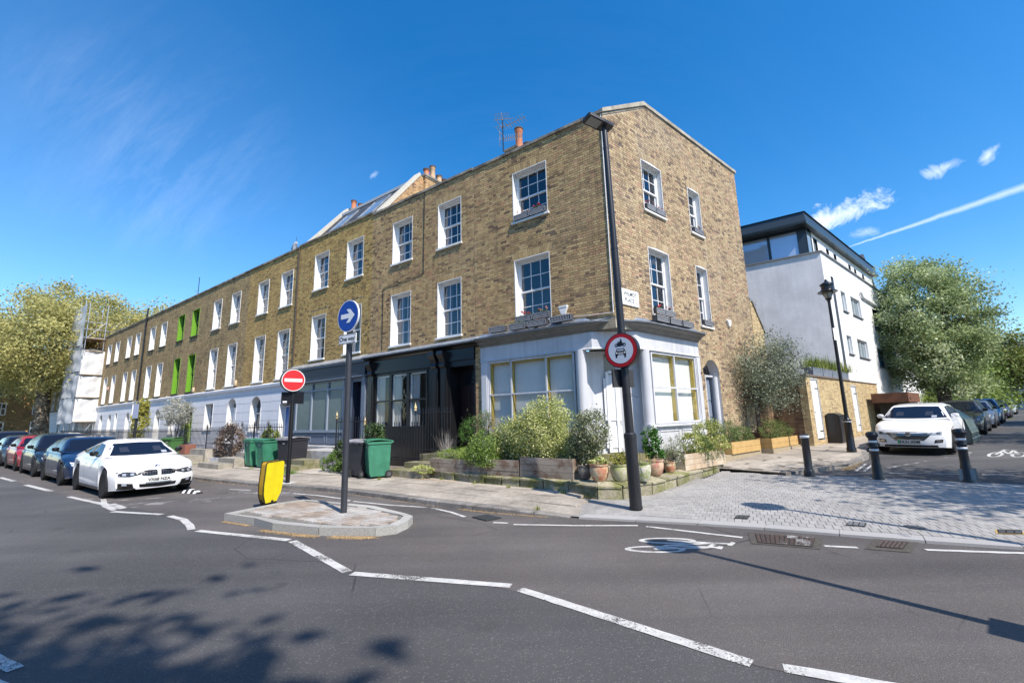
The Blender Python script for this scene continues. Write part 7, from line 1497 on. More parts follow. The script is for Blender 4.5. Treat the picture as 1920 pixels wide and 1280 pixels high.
        for k, c_ in enumerate((M_wsign, M_bluesign, M_wsign, M_bluesign)):
            e_ = MB(); a0 = k * math.pi / 2; e_.prism([(h_.x + .012, 0, emz)] + [(h_.x + .012, .036 * math.cos(a0 + math.pi / 2 * i / 5), emz + .036 * math.sin(a0 + math.pi / 2 * i / 5)) for i in range(6)], (.002, 0, 0)); obj('round_emblem', e_, c_, M, r)
        e_ = MB(); n = 20
        for i in range(n): a, b = 2 * math.pi * i / n, 2 * math.pi * (i + 1) / n; e_.prism([(h_.x + .008, q * math.cos(w_), emz + q * math.sin(w_)) for q, w_ in ((.05, a), (.05, b), (.036, b), (.036, a))], (.008, 0, 0))
        obj('round_emblem', e_, M_trim, M, r)
    elif front == 'wide':
        fr('grille', [(-.34, .42), (0, .40), (.34, .42)], [(-.56, .645), (0, .67), (.56, .645)], mat('grille_mesh', (.012, .012, .012), .6), 18, 4)
        for k, z in enumerate((.455, .50, .54, .58, .62)): w_ = .38 + .04 * k; fr('grille_slat', [(-w_, z), (0, z - .012), (w_, z)], [(-w_, z + .010), (0, z - .002), (w_, z + .010)], M_chrome, 16, 1, .014)
        for s_ in (1, -1):
            hl = fr('headlight', [(s_ * .50, .575), (s_ * .73, .58)], [(s_ * .58, .655), (s_ * .74, .68)], M_lens, 10, 3); obj('lamp_ring', snap([(s_ * .62, .60), (s_ * .70, .60)], [(s_ * .62, .655), (s_ * .70, .66)], FR, 4, 3, .012), M_lensd, M, hl, smooth=True)
            fr('bumper_intake', [(s_ * .54, .345), (s_ * .72, .36)], [(s_ * .57, .435), (s_ * .74, .45)], M_trim, 8, 3); fr('fog_lamp', [(s_ * .58, .38), (s_ * .70, .385)], [(s_ * .60, .41), (s_ * .71, .415)], M_chrome, 4, 1, .014)
        fr('bumper_intake', [(-.62, .22), (.62, .22)], [(-.60, .285), (.60, .285)], M_trim, 14, 2); fr('bumper_lip', [(-.72, .205), (.72, .205)], [(-.72, .225), (.72, .225)], mat('silver_trim', (.45, .45, .45), .4), 14, 1, .012)
        emz = .60; h_ = bvh.ray_cast(Vector((3, 0, emz)), Vector((-1, 0, 0)))[0]; e_ = MB(); e_.prism([(h_.x + .02, .075 * math.cos(math.pi / 8 + i * math.pi / 4), emz + .07 * math.sin(math.pi / 8 + i * math.pi / 4)) for i in range(8)], (.01, 0, 0)); em = obj('octagon_emblem', e_, M_chrome, M, r); lettering('MG', .075, M_trim, M @ T(h_.x + .031, 0, emz) @ RZ(R(90)) @ RX, em, bold=.001)
    else:
        z_ = zg - .16
        fr('grille', [(-.38, z_ - .08), (0, z_ - .10), (.38, z_ - .08)], [(-.42, z_ + .02), (0, z_ + .035), (.42, z_ + .02)], M_trim, 14, 3)
        fr('grille_slat', [(-.40, z_ - .03), (.40, z_ - .03)], [(-.40, z_ - .018), (.40, z_ - .018)], M_chrome, 12, 1, .013)
        for s_ in (1, -1):
            hl = fr('headlight', [(s_ * .46, z_ - .06), (s_ * .74, z_ - .03)], [(s_ * .50, z_ + .03), (s_ * .77, z_ + .08)], lens or M_lens, 10, 3); obj('lamp_ring', snap([(s_ * .60, z_ - .03), (s_ * .68, z_ - .03)], [(s_ * .60, z_ + .04), (s_ * .68, z_ + .04)], FR, 3, 2, .012), M_lensd, M, hl)
            fr('bumper_intake', [(s_ * .50, .26), (s_ * .70, .28)], [(s_ * .53, .35), (s_ * .72, .36)], M_trim, 6, 2)
        fr('bumper_intake', [(-.45, .24), (.45, .24)], [(-.48, .35), (.48, .35)], M_trim, 12, 2)
        em = fr('round_emblem', [(-.04, z_ - .05), (.04, z_ - .05)], [(-.04, z_ + .02), (.04, z_ + .02)], M_chrome, 3, 2, .02)
    if plate:
        zp = {'kidney': .405, 'wide': .375}.get(front, .40); h_ = bvh.ray_cast(Vector((3, 0, zp)), Vector((-1, 0, 0)))[0]; MPl = M @ T(h_.x + .03, 0, zp) @ RZ(R(90)); mb2 = MB(); mb2.box(-.26, .26, 0, .03, -.055, .055); po = obj('number_plate', mb2, M_plate if front == 'kidney' else mat('grey_white_plate', (.50, .50, .49), .4), MPl, r)
        if green: mb2 = MB(); mb2.box(-.26, -.215, -.002, 0, -.055, .055); obj('green_flash', mb2, mat('plate_green', (.02, .30, .10), .4), MPl, po)
        lettering(plate, .098, M_black, MPl @ T(.02 if green else 0, -.002, -.0) @ RX, po, bold=.003, space=.98)
    # underbody and wheels
    mb = MB(); mb.box(-L + .35, -.42, -hw * .84, hw * .84, .16, .56); obj('underbody', mb, M_under, M, r)
    tm, rm = wheel_meshes(rad, .22, rim)
    for xw in (xf, xr):
        for sy in (1, -1):
            Mw = M @ T(xw, sy * (hw - .125), rad) @ Matrix.Rotation(R(-90 * sy), 4, 'X'); wo_ = link('wheel', None, Mw, r); link('tyre', tm, Mw, wo_); link('rim', rm, Mw, wo_)
    return r
sedan = lambda zf, zc_, zb: [(0, zf - .06), (.06, zf), (.5, zf + .08), (1.1, zc_ - .05), (1.6, zc_), (3.0, zc_ + .01), (3.8, zb), (4.7, zb - .04)]
def CA(u_, v_=-6.75, a=0.): return FA @ T(-u_, v_, .0) @ RZ(R(a))
white = paint('white_car_paint', (.80, .80, .80))
car('white four-door coupe at the head of the parked row, kidney grille facing right', CA(9.55, -6.72), white, L=4.64, Wd=1.83, H=1.385, wb=2.80, fo=.84, top=[(0, .60), (.05, .66), (.25, .72), (.7, .82), (1.25, .93), (1.5, .96), (2.6, .965), (3.6, .99), (4.2, 1.0), (4.45, .98), (4.64, .90)],
    roof=dict(ws=1.42, rs=2.12, re=3.1, rb=4.35, tw=.62, drop=.07), rad=.34, rim=M_rimd, front='kidney', plate='VX68 NZA', sidewin=[(1.78, 2.2, 2.72), (2.78, 2.8, 3.95)], low=.17)
def hatch(label, u_, pm, H=1.45, L=4.35, **k):
    return car(label, CA(u_, k.pop('v', -6.78)), pm, L=L, Wd=1.8, H=H, wb=2.65, fo=.85, top=[(0, .62), (.05, .70), (.3, .78), (.8, .88), (1.2, .95), (1.5, .98), (2.8, 1.0), (3.8, 1.02), (4.2, 1.0), (L, .92)], roof=dict(ws=1.32, rs=2.0, re=3.5, rb=L - .12, tw=.66, drop=.09), rad=.325, **k)
hatch('dark blue hatchback directly behind the white coupe', 14.2, paint('dark_blue_paint', (.005, .016, .055)), plate=None, lens=mat('bright_lens', (.6, .62, .65), .1))
hatch('black hatchback with taller roof behind the dark blue one', 18.8, paint('black_paint', (.010, .011, .014)), H=1.56)
hatch('red hatchback between the black car and the grey car', 23.1, paint('bright_red_paint', (.36, .010, .014)), H=1.46)
hatch('slate grey hatchback at the left edge of the photograph', 27.8, paint('slate_blue_paint', (.03, .045, .06)), H=1.46)
hatch('dark car far along the row, only its roof showing at the left edge', 32.5, paint('charcoal_paint', (.03, .03, .035)), H=1.7)
def CB(s_, o=4.15, a=0.): 
    p = B_(s_, o); return T(p.x, p.y, Zxy(*(B_(s_ + 2, o))[:2]) - .02) @ RZ(math.atan2(-dB.y, -dB.x)) @ Matrix.Rotation(R(.9), 4, 'Y') @ RZ(R(a))
car('white estate car with a wide chrome-slatted grille parked behind the bollards', CB(8.5, 4.1), white, L=4.55, Wd=1.82, H=1.50, wb=2.66, fo=.90, top=[(0, .64), (.05, .74), (.3, .83), (.8, .93), (1.25, 1.0), (1.5, 1.02), (2.8, 1.02), (4.0, 1.04), (4.55, 1.0)],
    roof=dict(ws=1.38, rs=2.1, re=4.0, rb=4.45, tw=.66, drop=.07, mir=0), rad=.33, front='wide', plate='DL21 XDM', green=True, sidewin=[(1.75, 2.2, 2.7), (2.76, 2.78, 3.45), (3.5, 3.5, 4.2)], low=.18, group='cars parked up the side street')
def side_car(label, s_, pm, H=1.5, L=4.2): return car(label, CB(s_, 4.15), pm, L=L, Wd=1.8, H=H, wb=2.6, fo=.85, top=[(0, .64), (.05, .74), (.3, .82), (.8, .92), (1.2, .99), (2.8, 1.02), (3.8, 1.04), (L, .96)], roof=dict(ws=1.3, rs=1.95, re=3.5, rb=L - .1, tw=.66, drop=.08), rad=.33, group='cars parked up the side street')
side_car('dark grey hatchback parked just beyond the bicycle hangar', 19.2, paint('dark_grey_paint', (.035, .037, .038)), 1.58)
side_car('blue-grey small car behind the dark grey hatchback', 25.6, paint('blue_grey_paint', (.07, .09, .14)), 1.5)
side_car('deep blue car third beyond the bicycle hangar', 31.8, paint('deep_blue_paint', (.01, .06, .18)), 1.62)
side_car('dark purple car fourth beyond the bicycle hangar', 42.5, paint('dark_purple_paint', (.03, .025, .06)), 1.5)
side_car('silver car at the far end of the side street row', 55, paint('silver_paint', (.40, .42, .44)), 1.5)
# ------------------------------------------------------------ trees
def limb_tree(label, name, cat_, M, trunk, crown_c, crown_r, n_leaf, leaf, lm, bark, seed, levels=3, n_main=7, clusters=220, csz=.55, hollow=.35, group=None, top_flat=1., trunk_lean=(0, 0), low_cut=-1.):
    """tapered trunk, forking limbs, and leaves gathered in clumps round the twig ends inside an uneven crown"""
    r_ = np.random.default_rng(seed); rd = random.Random(seed); t = thing(name, label, cat_, M, group); h_, rad = trunk; cc = Vector(crown_c); cr = Vector(crown_r)
    tips = []; k = 0
    while len(tips) < clusters and k < clusters * 30:
        k += 1; d = r_.normal(size=3); d /= np.linalg.norm(d); q = (hollow + (1 - hollow) * r_.random() ** .55)
        lump = 1 + .16 * math.sin(d[0] * 4 + seed) * math.cos(d[2] * 5 + seed) + .10 * math.sin(d[1] * 9 + 2 * seed)
        p = cc + Vector((d[0] * cr.x, d[1] * cr.y, d[2] * cr.z)) * q * lump
        if (p.z - cc.z) / cr.z < low_cut: continue
        tips.append(p)
    mb = MB(); lean = Vector((trunk_lean[0], trunk_lean[1], 0)); base = [Vector((0, 0, -.1)), Vector((0, 0, .25)), lean * .3 + Vector((0, 0, h_ * .45)), lean * .7 + Vector((.02 * h_, .01 * h_, h_ * .8)), lean + Vector((0, 0, h_))]
    mb.tube(base, [rad * 1.45, rad * 1.08, rad * .92, rad * .85, rad * .8], 14)
    obj('trunk', mb, bark, M, t, smooth=True)
    lb = MB(); fork = base[-1]; mains = []
    for i in range(n_main):
        a = 2 * math.pi * (i + rd.random() * .5) / n_main; el = rd.uniform(.35, 1.25); e = cc + Vector((cr.x * math.cos(a) * math.cos(el), cr.y * math.sin(a) * math.cos(el), cr.z * math.sin(el) * .8)) * .62
        m1 = fork.lerp(e, .4) + Vector((rd.uniform(-.1, .1), rd.uniform(-.1, .1), .12)) * cr.x * .5; pts = [fork - Vector((0, 0, .15)), fork.lerp(m1, .5), m1, m1.lerp(e, .6) + Vector((0, 0, .04 * cr.z)), e]; lb.tube(pts, [rad * .55, rad * .42, rad * .32, rad * .2, rad * .1], 8, caps=False); mains.append(pts)
    flat_ = [(p, m_, j) for m_ in mains for j, p in enumerate(m_) if j > 1]
    for p in tips[::2] if clusters > 150 else tips:
        q, m_, j = min(flat_, key=lambda f_: (f_[0] - p).length + rd.random() * cr.x * .25); mid_ = q.lerp(p, .5) + Vector((rd.uniform(-1, 1), rd.uniform(-1, 1), rd.uniform(-.2, 1))) * (p - q).length * .12; lb.tube([q, mid_, p], [rad * .10, rad * .06, rad * .025], 4, caps=False)
    obj('branches', lb, bark, M, t, smooth=True)
    per = n_leaf // len(tips); C = []; tn = []
    for p in tips:
        n = int(per * (.5 + r_.random())); s_ = csz * (.6 + .8 * r_.random()); d = r_.normal(size=(n, 3)) * s_ * np.array([1, 1, .75]); C.append(np.array(p) + d); tn.append(np.clip(.12 + .52 * r_.random() + r_.random(n) * .26, 0, 1))
    C = np.concatenate(C); tn = np.concatenate(tn); v, f, tn = leaf_quads(C, leaf, tn, seed=seed); link('crown', np_mesh('crown', v, f, tn, [lm]), M, t); return t
M_bark = mat('grey_brown_bark', (.13, .105, .08), .95, col2=(.06, .05, .04), n1=3, var=.3, vs=14, bump=.02, bs=9); M_barkp = mat('mottled_plane_bark', (.24, .20, .14), .95, col2=(.09, .07, .05), n1=2.6, n1r=(.45, .55), bump=.02, bs=6)
L_lime = leaf_mat('silvery_green_leaf', (.13, .18, .06), (.40, .48, .22), .3, pale=(.62, .68, .45), pale_at=.78); L_plane = leaf_mat('spring_yellow_green_leaf', (.27, .26, .09), (.56, .52, .20), .4); L_olive = leaf_mat('olive_leaf', (.09, .11, .07), (.27, .31, .21), .15, pale=(.36, .38, .30), pale_at=.85); L_dark = leaf_mat('dark_shrub_leaf', (.025, .05, .015), (.10, .17, .035), .25); L_var = leaf_mat('variegated_leaf', (.12, .17, .03), (.42, .47, .13), .25, pale=(.62, .62, .30), pale_at=.60); L_far = leaf_mat('far_green_leaf', (.08, .12, .02), (.24, .32, .06), .3)
g = B_(24.3, 3.4); limb_tree('big round silvery-green street tree beside the white block', 'lime_tree', 'tree', G_(g.x, g.y, .1), (2.3, .33), (.22, .05, 5.55), (2.5, 2.5, 3.95), 74000, .066, L_lime, M_bark, 3, clusters=330, csz=.30, hollow=.42, n_main=9)
g = B_(48, 4.3); 
limb_tree('darker bushy street tree far up the side street by the cream house', 'street_tree', 'tree', T(55.5, 50.5, 1.0), (3.0, .25), (.6, 0, 5.6), (2.6, 2.6, 3.4), 14000, .14, leaf_mat('ochre_green_leaf', (.07, .085, .02), (.22, .24, .05), .3), M_bark, 5, clusters=80, csz=.8)
g = B_(38.5, 2.0); limb_tree('bright green tree behind the big round one, above the parked cars', 'street_tree', 'tree', G_(g.x, g.y), (2.0, .2), (0, 0, 2.6), (2.6, 2.6, 1.7), 12000, .12, L_far, M_bark, 6, clusters=90, csz=.7)
g = B_(50, 0.5); limb_tree('pale green tree between the hedge and the far brick house', 'street_tree', 'tree', G_(g.x, g.y), (2.5, .2), (0, 0, 3.6), (3.4, 3.4, 2.3), 12000, .14, L_far, M_bark, 8, clusters=90, csz=.9)
# plane trees beyond the terrace on the left
limb_tree('huge spreading plane tree in yellow-green spring leaf behind the scaffold', 'plane_tree', 'tree', T(-48.5, 46, 0), (7.2, .62), (1.0, 1.5, 9.7), (8.8, 8.0, 6.6), 74000, .13, L_plane, M_barkp, 11, clusters=230, csz=.80, hollow=.3, n_main=10, trunk_lean=(-.8, 0), low_cut=-.62)
limb_tree('second plane tree spreading over the roofs right of the scaffold', 'plane_tree', 'tree', T(-46.0, 60, 0), (8.0, .5), (0, 0, 12.4), (8.6, 7.0, 4.6), 42000, .15, L_plane, M_barkp, 12, clusters=160, csz=.95, hollow=.3, n_main=9)
limb_tree('plane tree standing behind the tan brick house at the far left', 'plane_tree', 'tree', T(-66, 52, 0), (6.0, .5), (0, 0, 10.5), (7.5, 7, 5.6), 34000, .16, L_plane, M_barkp, 13, clusters=130, csz=.95, hollow=.3)
limb_tree('plane tree whose branch tips reach in at the left edge of the sky', 'plane_tree', 'tree', T(-38.5, 22.5, 0), (6.5, .4), (0, 0, 11.4), (5.3, 5.3, 4.0), 9000, .11, L_plane, M_barkp, 14, clusters=150, csz=.5, hollow=.3)
# trees outside the frame that throw the dappled shade on the road, the crossing and the side street
limb_tree('budding tree behind the viewer whose thin shade falls on the near road', 'street_tree', 'tree', T(3.4, -10.0, 0), (8.5, .25), (.1, 1.9, 13.4), (3.3, 2.6, 2.2), 15000, .17, L_far, M_bark, 21, clusters=80, csz=.50, hollow=.1)
limb_tree('budding tree right of the crossing whose thin shade falls on the setts', 'street_tree', 'tree', T(12.6, 3.6, 0), (3.6, .2), (0, .6, 7.4), (3.3, 2.4, 2.0), 7000, .09, L_far, M_bark, 22, clusters=120, csz=.42, hollow=.2)
limb_tree('full tree on the right side of the side street, beyond the frame', 'street_tree', 'tree', T(25.0, 12.5, .3), (3.0, .3), (0, 0, 6.2), (4.2, 4.2, 3.4), 15000, .14, L_far, M_bark, 23, clusters=130, csz=.7)
limb_tree('second full tree on the right side of the side street, beyond the frame', 'street_tree', 'tree', T(36.0, 22.5, .4), (3.0, .3), (0, 0, 6.2), (4.4, 4.4, 3.4), 15000, .14, L_far, M_bark, 24, clusters=130, csz=.7)

# ------------------------------------------------------------ shrubs, pots and planters of the corner garden
def bush(label, name, M, blobs, n, leaf, lm, seed, cat_='shrub', stems=6, aspect=.5, group=None, spiky=False, parent=None):
    """blobs: (cx, cy, cz, rx, ry, rz)"""
    r_ = np.random.default_rng(seed); t = thing(name, label, cat_, M, group) if parent is None else None; C = []; tn = []; tot = sum(b[3] * b[5] for b in blobs)
    for b in blobs:
        m_ = int(n * b[3] * b[5] / tot); nc = max(6, m_ // 35); d = r_.normal(size=(nc, 3)); d /= np.linalg.norm(d, axis=1)[:, None]; cen = d * (.55 + .45 * r_.random(nc) ** .5)[:, None] * (1 + .14 * np.sin(d[:, :1] * 7 + seed)); ct = r_.random(nc)
        idx = r_.integers(0, nc, m_); p = cen[idx] + r_.normal(size=(m_, 3)) * .13; C.append(p * np.array(b[3:]) + np.array(b[:3])); tn.append(np.clip(ct[idx] * .45 + r_.random(m_) * .55, 0, 1))
    C = np.concatenate(C); tn = np.concatenate(tn); k = C[:, 2] > .02; C, tn = C[k], tn[k]
    v, f, tn = leaf_quads(C, leaf, tn, seed=seed, aspect=aspect)
    o = link('foliage', np_mesh('foliage', v, f, tn, [lm]), M, t if parent is None else parent)
    if stems:
        mb = MB(); rd = random.Random(seed)
        for i in range(stems):
            b = rd.choice(blobs); x, y = rd.uniform(-.06, .06), rd.uniform(-.06, .06); e = Vector((b[0] + rd.uniform(-.6, .6) * b[3], b[1] + rd.uniform(-.6, .6) * b[4], b[2] + rd.uniform(0, .6) * b[5])); mb.tube([(x, y, 0), tuple(Vector((x, y, 0)).lerp(e, .5) + Vector((0, 0, .05))), tuple(e)], [.014, .010, .005], 5, caps=False)
        obj('stems', mb, M_bark, M, t if parent is None else parent)
    return t
def blades(label, name, M, n, h_, spread, wd, lm, seed, cat_='plant', rad=.1, parent=None, droop=.4):
    r_ = np.random.default_rng(seed); t = thing(name, label, cat_, M) if parent is None else parent; vs = []; fs = []; tn = []
    for i in range(n):
        a = r_.random() * 6.28; b = np.array([math.cos(a), math.sin(a)]); o = r_.normal(size=2) * rad; L = h_ * (.5 + .6 * r_.random()); s_ = spread * r_.random(); px = np.array([-b[1], b[0]]) * wd; pts = []
        for k in range(4):
            q = k / 3; c = o + b * s_ * q; z = L * (q - droop * q * q * s_ / max(.05, spread)); w_ = px * (1 - q * .85); pts += [(c[0] - w_[0], c[1] - w_[1], z), (c[0] + w_[0], c[1] + w_[1], z)]
        j = len(vs); vs += pts; tt = r_.random()
        for k in range(3): fs.append((j + 2 * k, j + 2 * k + 1, j + 2 * k + 3, j + 2 * k + 2)); tn.append(tt)
    o = link('foliage', np_mesh('foliage', np.array(vs), np.array(fs), tn, [lm]), M, t); return t
def AT(u_, v_, z): return FA @ T(-u_, v_, z)
def BT(s_, o, z): return FB @ T(s_, -o, z)
# raised garden bed behind the stone edging
M_soil = mat('dark_soil', (.05, .04, .03), .95, var=.3)
edge_pts = [A_(5.05, -1.85), A_(3.3, -2.08), A_(1.7, -2.14), A_(.4, -2.18), A_(-.35, -2.33), A_(-.78, -2.12), B_(-1.1, 1.42), B_(.0, 1.36), B_(.9, 1.22), B_(2.95, 1.05)]
mb = MB(); low = [(p.x, p.y) for p in edge_pts] + [tuple(B_(2.9, .05))[:2], tuple(CO)[:2], tuple(A_(4.9, -.02))[:2]]
mb.face([(x, y, .30) for x, y in low]); bed = thing('garden_bed', 'raised stone-edged garden bed wrapped round the corner shopfront', 'garden bed', T(1.9, 9.9, .1)); obj('soil', mb, mat('stone_bed_top', (.24, .22, .17), .9, col2=(.12, .12, .06), n1=3, var=.3, vs=20), I4, bed)
rd = random.Random(5); M_edgest = mat('mossy_edging_stone', (.30, .27, .19), .92, col2=(.15, .155, .05), n1=2.2, n1r=(.42, .6), var=.3, vs=22, bump=.012, bs=14, oi=.22)
for a, b in zip(edge_pts, edge_pts[1:]):
    L = (b - a).length; n = max(1, round(L / .62)); nn = Vector(((b - a).y, -(b - a).x, 0)).normalized()
    for i in range(n):
        t0, t1 = i / n, (i + 1) / n; p, q = a.lerp(b, t0 + .012), a.lerp(b, t1 - .012); j = rd.uniform(-.015, .02); zt_ = .27 + rd.uniform(-.015, .01)
        mb = MB(); mb.prism([(p.x + nn.x * j, p.y + nn.y * j, .04), (q.x + nn.x * j, q.y + nn.y * j, .04), (q.x - nn.x * .2, q.y - nn.y * .2, .04), (p.x - nn.x * .2, p.y - nn.y * .2, .04)], (0, 0, zt_ - .04)); obj('edging_stone', mb, M_edgest, I4, bed)
        mb = MB(); j2 = j + rd.uniform(.015, .035); mb.prism([(p.x + nn.x * j2, p.y + nn.y * j2, zt_ + .003), (q.x + nn.x * j2, q.y + nn.y * j2, zt_ + .003), (q.x - nn.x * .28, q.y - nn.y * .28, .325), (p.x - nn.x * .28, p.y - nn.y * .28, .325)], (0, 0, .035)); obj('coping_stone', mb, M_edgest, I4, bed)
M_oldwood = mat('weathered_timber', (.30, .255, .205), .9, col2=(.17, .11, .075), n1=3.5, n1r=(.45, .62), var=.2, vs=40, bump=.003, bs=60, oi=.12); M_newwood = mat('honey_pine_timber', (.50, .33, .13), .75, col2=(.42, .26, .09), n1=6, var=.1, vs=50, oi=.06)
def plank_box(label, F, x0, x1, y0, y1, z0, z1, m_, rows=3, group='timber planters', soil=True):
    r = thing('timber_planter', label, 'planter', F @ T((x0 + x1) / 2, (y0 + y1) / 2, z0), group); h_ = (z1 - z0) / rows; rr = random.Random(label)
    for k in range(rows):
        a, b = z0 + k * h_ + .003, z0 + (k + 1) * h_ - .003; j = rr.uniform(-.004, .004)
        for bx in ((x0, x1, y0 + j, y0 + .03 + j), (x0, x1, y1 - .03, y1), (x0 + j, x0 + .03, y0 + .03, y1 - .03), (x1 - .03, x1, y0 + .03, y1 - .03)): mb = MB(); mb.box(*bx, a, b); obj('plank', mb, m_, F, r)
    mb = MB(); mb.face([(x0 + .03, y0 + .03, z1 - .05), (x1 - .03, y0 + .03, z1 - .05), (x1 - .03, y1 - .03, z1 - .05), (x0 + .03, y1 - .03, z1 - .05)]); obj('soil', mb, M_soil, F, r); return r
plank_box('weathered grey plank planter, leftmost, by the mossy steps', FA, -4.82, -3.32, -1.98, -1.45, .31, .66, M_oldwood)
plank_box('weathered grey plank planter under the round dark green bush', FA, -3.28, -1.80, -2.02, -1.48, .31, .70, M_oldwood)
plank_box('weathered grey plank planter with bleached boards below the big variegated bush', FA, -1.76, -.36, -2.02, -1.5, .33, .78, M_oldwood)
plank_box('pale bleached plank planter on the side street, left of the yellow timber ones', FB, .85, 2.95, -1.12, -.65, .33, .72, mat('bleached_timber', (.52, .44, .33), .85, col2=(.40, .28, .17), n1=3, oi=.1, var=.1, vs=30))
zq = lambda s_, o: Zxy(*B_(s_, o)[:2]) + .1
mb = thing('planter_plinth', 'low brick and stone plinth under the yellow timber planters', 'plinth', FB @ T(5, -.4, .3)); q = MB(); q.box(3.3, 6.35, -.72, -.05, .2, .46); obj('plinth_block', q, mat('pale_brick_plinth', (.33, .27, .18), .9, var=.3, vs=30), FB, mb); q = MB(); q.box(6.45, 8.95, -1.05, -.5, .2, .50); obj('plinth_block', q, mat('pale_brick_plinth', (.33, .27, .18), .9), FB, mb)
plank_box('long honey-yellow pine planter beside the arched side door', FB, 4.2, 6.25, -.76, -.25, .47, .82, M_newwood, 2)
plank_box('second honey-yellow pine planter in front of the dark garden wall return', FB, 6.5, 8.85, -1.02, -.55, .51, .83, M_newwood, 2)
def pot_(label, M, r, h_, m_, plant=None):
    t = thing('terracotta_pot', label, 'plant pot', M, 'pots on the stone edging'); mb = MB(); mb.lathe([(r * .62, 0), (r * .80, h_ * .15), (r * .98, h_ * .5), (r * 1.0, h_ * .72), (r * .93, h_ * .86), (r * 1.02, h_ * .9), (r * 1.05, h_), (r * .9, h_), (r * .86, h_ * .85)], n=28); obj('pot_body', mb, m_, M, t, smooth=40); q = MB(); q.lathe([(r * .88, h_ * .9), (.0, h_ * .9)], n=20); obj('soil', q, M_soil, M, t); return t
def potm(n, a, b, k=.5): return mat(n, a, .85, col2=b, n1=7, n1r=(.42, .6), var=.15, vs=30, bump=.002, bs=60)
P1 = potm('white_crusted_terracotta', (.42, .17, .10), (.55, .47, .30)); P2 = potm('mossy_pale_clay', (.46, .42, .33), (.30, .32, .12)); P3 = potm('pink_terracotta', (.42, .19, .14), (.50, .36, .24)); P4 = potm('dull_brown_glazed', (.13, .10, .09), (.30, .27, .22)); P5 = potm('mossy_white_clay', (.50, .48, .40), (.24, .28, .08))
pot_('small dull brown pot just right of the bleached plank planter', AT(.13, -1.9, .36), .14, .29, P4); pot_('round white-crusted orange terracotta pot in the middle of the pot row', AT(-.24, -1.98, .36), .20, .34, P1); pot_('mossy pale clay pot behind and left of the lamp column', AT(-.62, -1.82, .36), .19, .34, P2)
pot_('tall mossy white pot just right of the lamp column', AT(-1.02, -1.6, .36), .18, .38, P5); pot_('round pink terracotta pot at the right of the pot row', BT(-.43, 1.1, .36), .20, .34, P3); pot_('small orange pot half hidden under trailing flowers', BT(.22, 1.08, .36), .13, .24, P1)
# the planting
bush('large domed variegated pittosporum bush filling the middle planter', 'variegated_bush', AT(1.66, -1.4, .58), [(0, 0, .62, .86, .55, .66), (.20, .1, 1.10, .58, .44, .50), (-.80, .05, .48, .68, .46, .54), (.6, -.05, .38, .55, .4, .46)], 36000, .024, L_var, 41, stems=10)
bush('round dark green bush hanging over the second plank planter', 'green_bush', AT(2.95, -1.8, .50), [(0, 0, .34, .50, .42, .46), (.1, -.12, .06, .42, .30, .34), (-.3, 0, .3, .3, .3, .35)], 15000, .020, leaf_mat('fine_green_leaf', (.06, .11, .02), (.24, .36, .07), .25, pale=(.5, .52, .4), pale_at=.93), 42)
bush('grey-green variegated standard shrub above the orange terracotta pot', 'variegated_bush', AT(.12, -1.62, .60), [(0, 0, .72, .46, .36, .46), (-.1, 0, .36, .40, .30, .36)], 9000, .025, leaf_mat('grey_variegated_leaf', (.08, .10, .04), (.26, .29, .15), .2, pale=(.52, .52, .40), pale_at=.8), 43)
bush('low green bush left of the terracotta pots, right of the big variegated one', 'green_bush', AT(.62, -1.5, .42), [(0, 0, .40, .36, .3, .46)], 7000, .022, L_var, 44)
bush('mixed tufted plants trailing over the leftmost plank planter', 'trailing_plant', AT(4.0, -1.62, .58), [(-.2, 0, .12, .60, .32, .20), (.45, -.08, .14, .45, .34, .24)], 9000, .024, leaf_mat('fresh_green_leaf', (.10, .16, .03), (.34, .46, .10), .3), 45, stems=0, aspect=.22)
bush('brownish airy shrub in front of the pale shop pilaster', 'airy_shrub', AT(3.75, -.85, .60), [(0, 0, .85, .42, .3, .4)], 2600, .020, leaf_mat('brown_green_leaf', (.12, .10, .06), (.30, .27, .17), .2), 46)
bush('feathery green shrub left of the shop pilaster', 'feathery_shrub', AT(4.15, -.95, .55), [(0, 0, .75, .45, .35, .48), (.45, 0, 1.0, .28, .2, .36)], 3800, .026, leaf_mat('feather_green_leaf', (.04, .10, .02), (.15, .30, .06), .3), 47, aspect=.16)
t = blades('bare grey-white twiggy lavender beside the black door', 'twiggy_plant', AT(5.0, -1.15, .55), 120, .85, .5, .004, leaf_mat('grey_twig', (.22, .20, .18), (.45, .42, .38), .0), 48, rad=.06, droop=.1)
bush('dense dark undergrowth behind the plank planters', 'ground_cover', AT(2.6, -1.0, .35), [(0, 0, .25, 1.9, .5, .42)], 12000, .030, L_dark, 49, stems=0)
bush('small yellow-green plant in the mossy clay pot behind the lamp column', 'potted_plant', AT(-.62, -1.82, .66), [(0, 0, .12, .22, .2, .16)], 1200, .020, leaf_mat('yellow_green_leaf', (.12, .14, .02), (.38, .36, .08), .3), 50, stems=3, cat_='plant')
blades('yellowish grass tuft in the tall white pot right of the lamp column', 'potted_grass', AT(-1.02, -1.6, .70), 60, .34, .16, .006, leaf_mat('straw_leaf', (.25, .22, .06), (.45, .40, .14), .3), 51)
bush('low green rosette plant in the orange terracotta pot', 'potted_plant', AT(-.24, -1.98, .68), [(0, 0, .06, .20, .18, .09)], 900, .022, L_var, 52, stems=0, cat_='plant')
bush('upright dark leafy shrub above the pink terracotta pot', 'leafy_shrub', BT(-.25, .95, .66), [(0, 0, .35, .20, .2, .38), (.12, 0, .12, .24, .2, .2)], 2600, .030, leaf_mat('glossy_green_leaf', (.02, .07, .012), (.10, .24, .04), .25, rough=.35), 53)
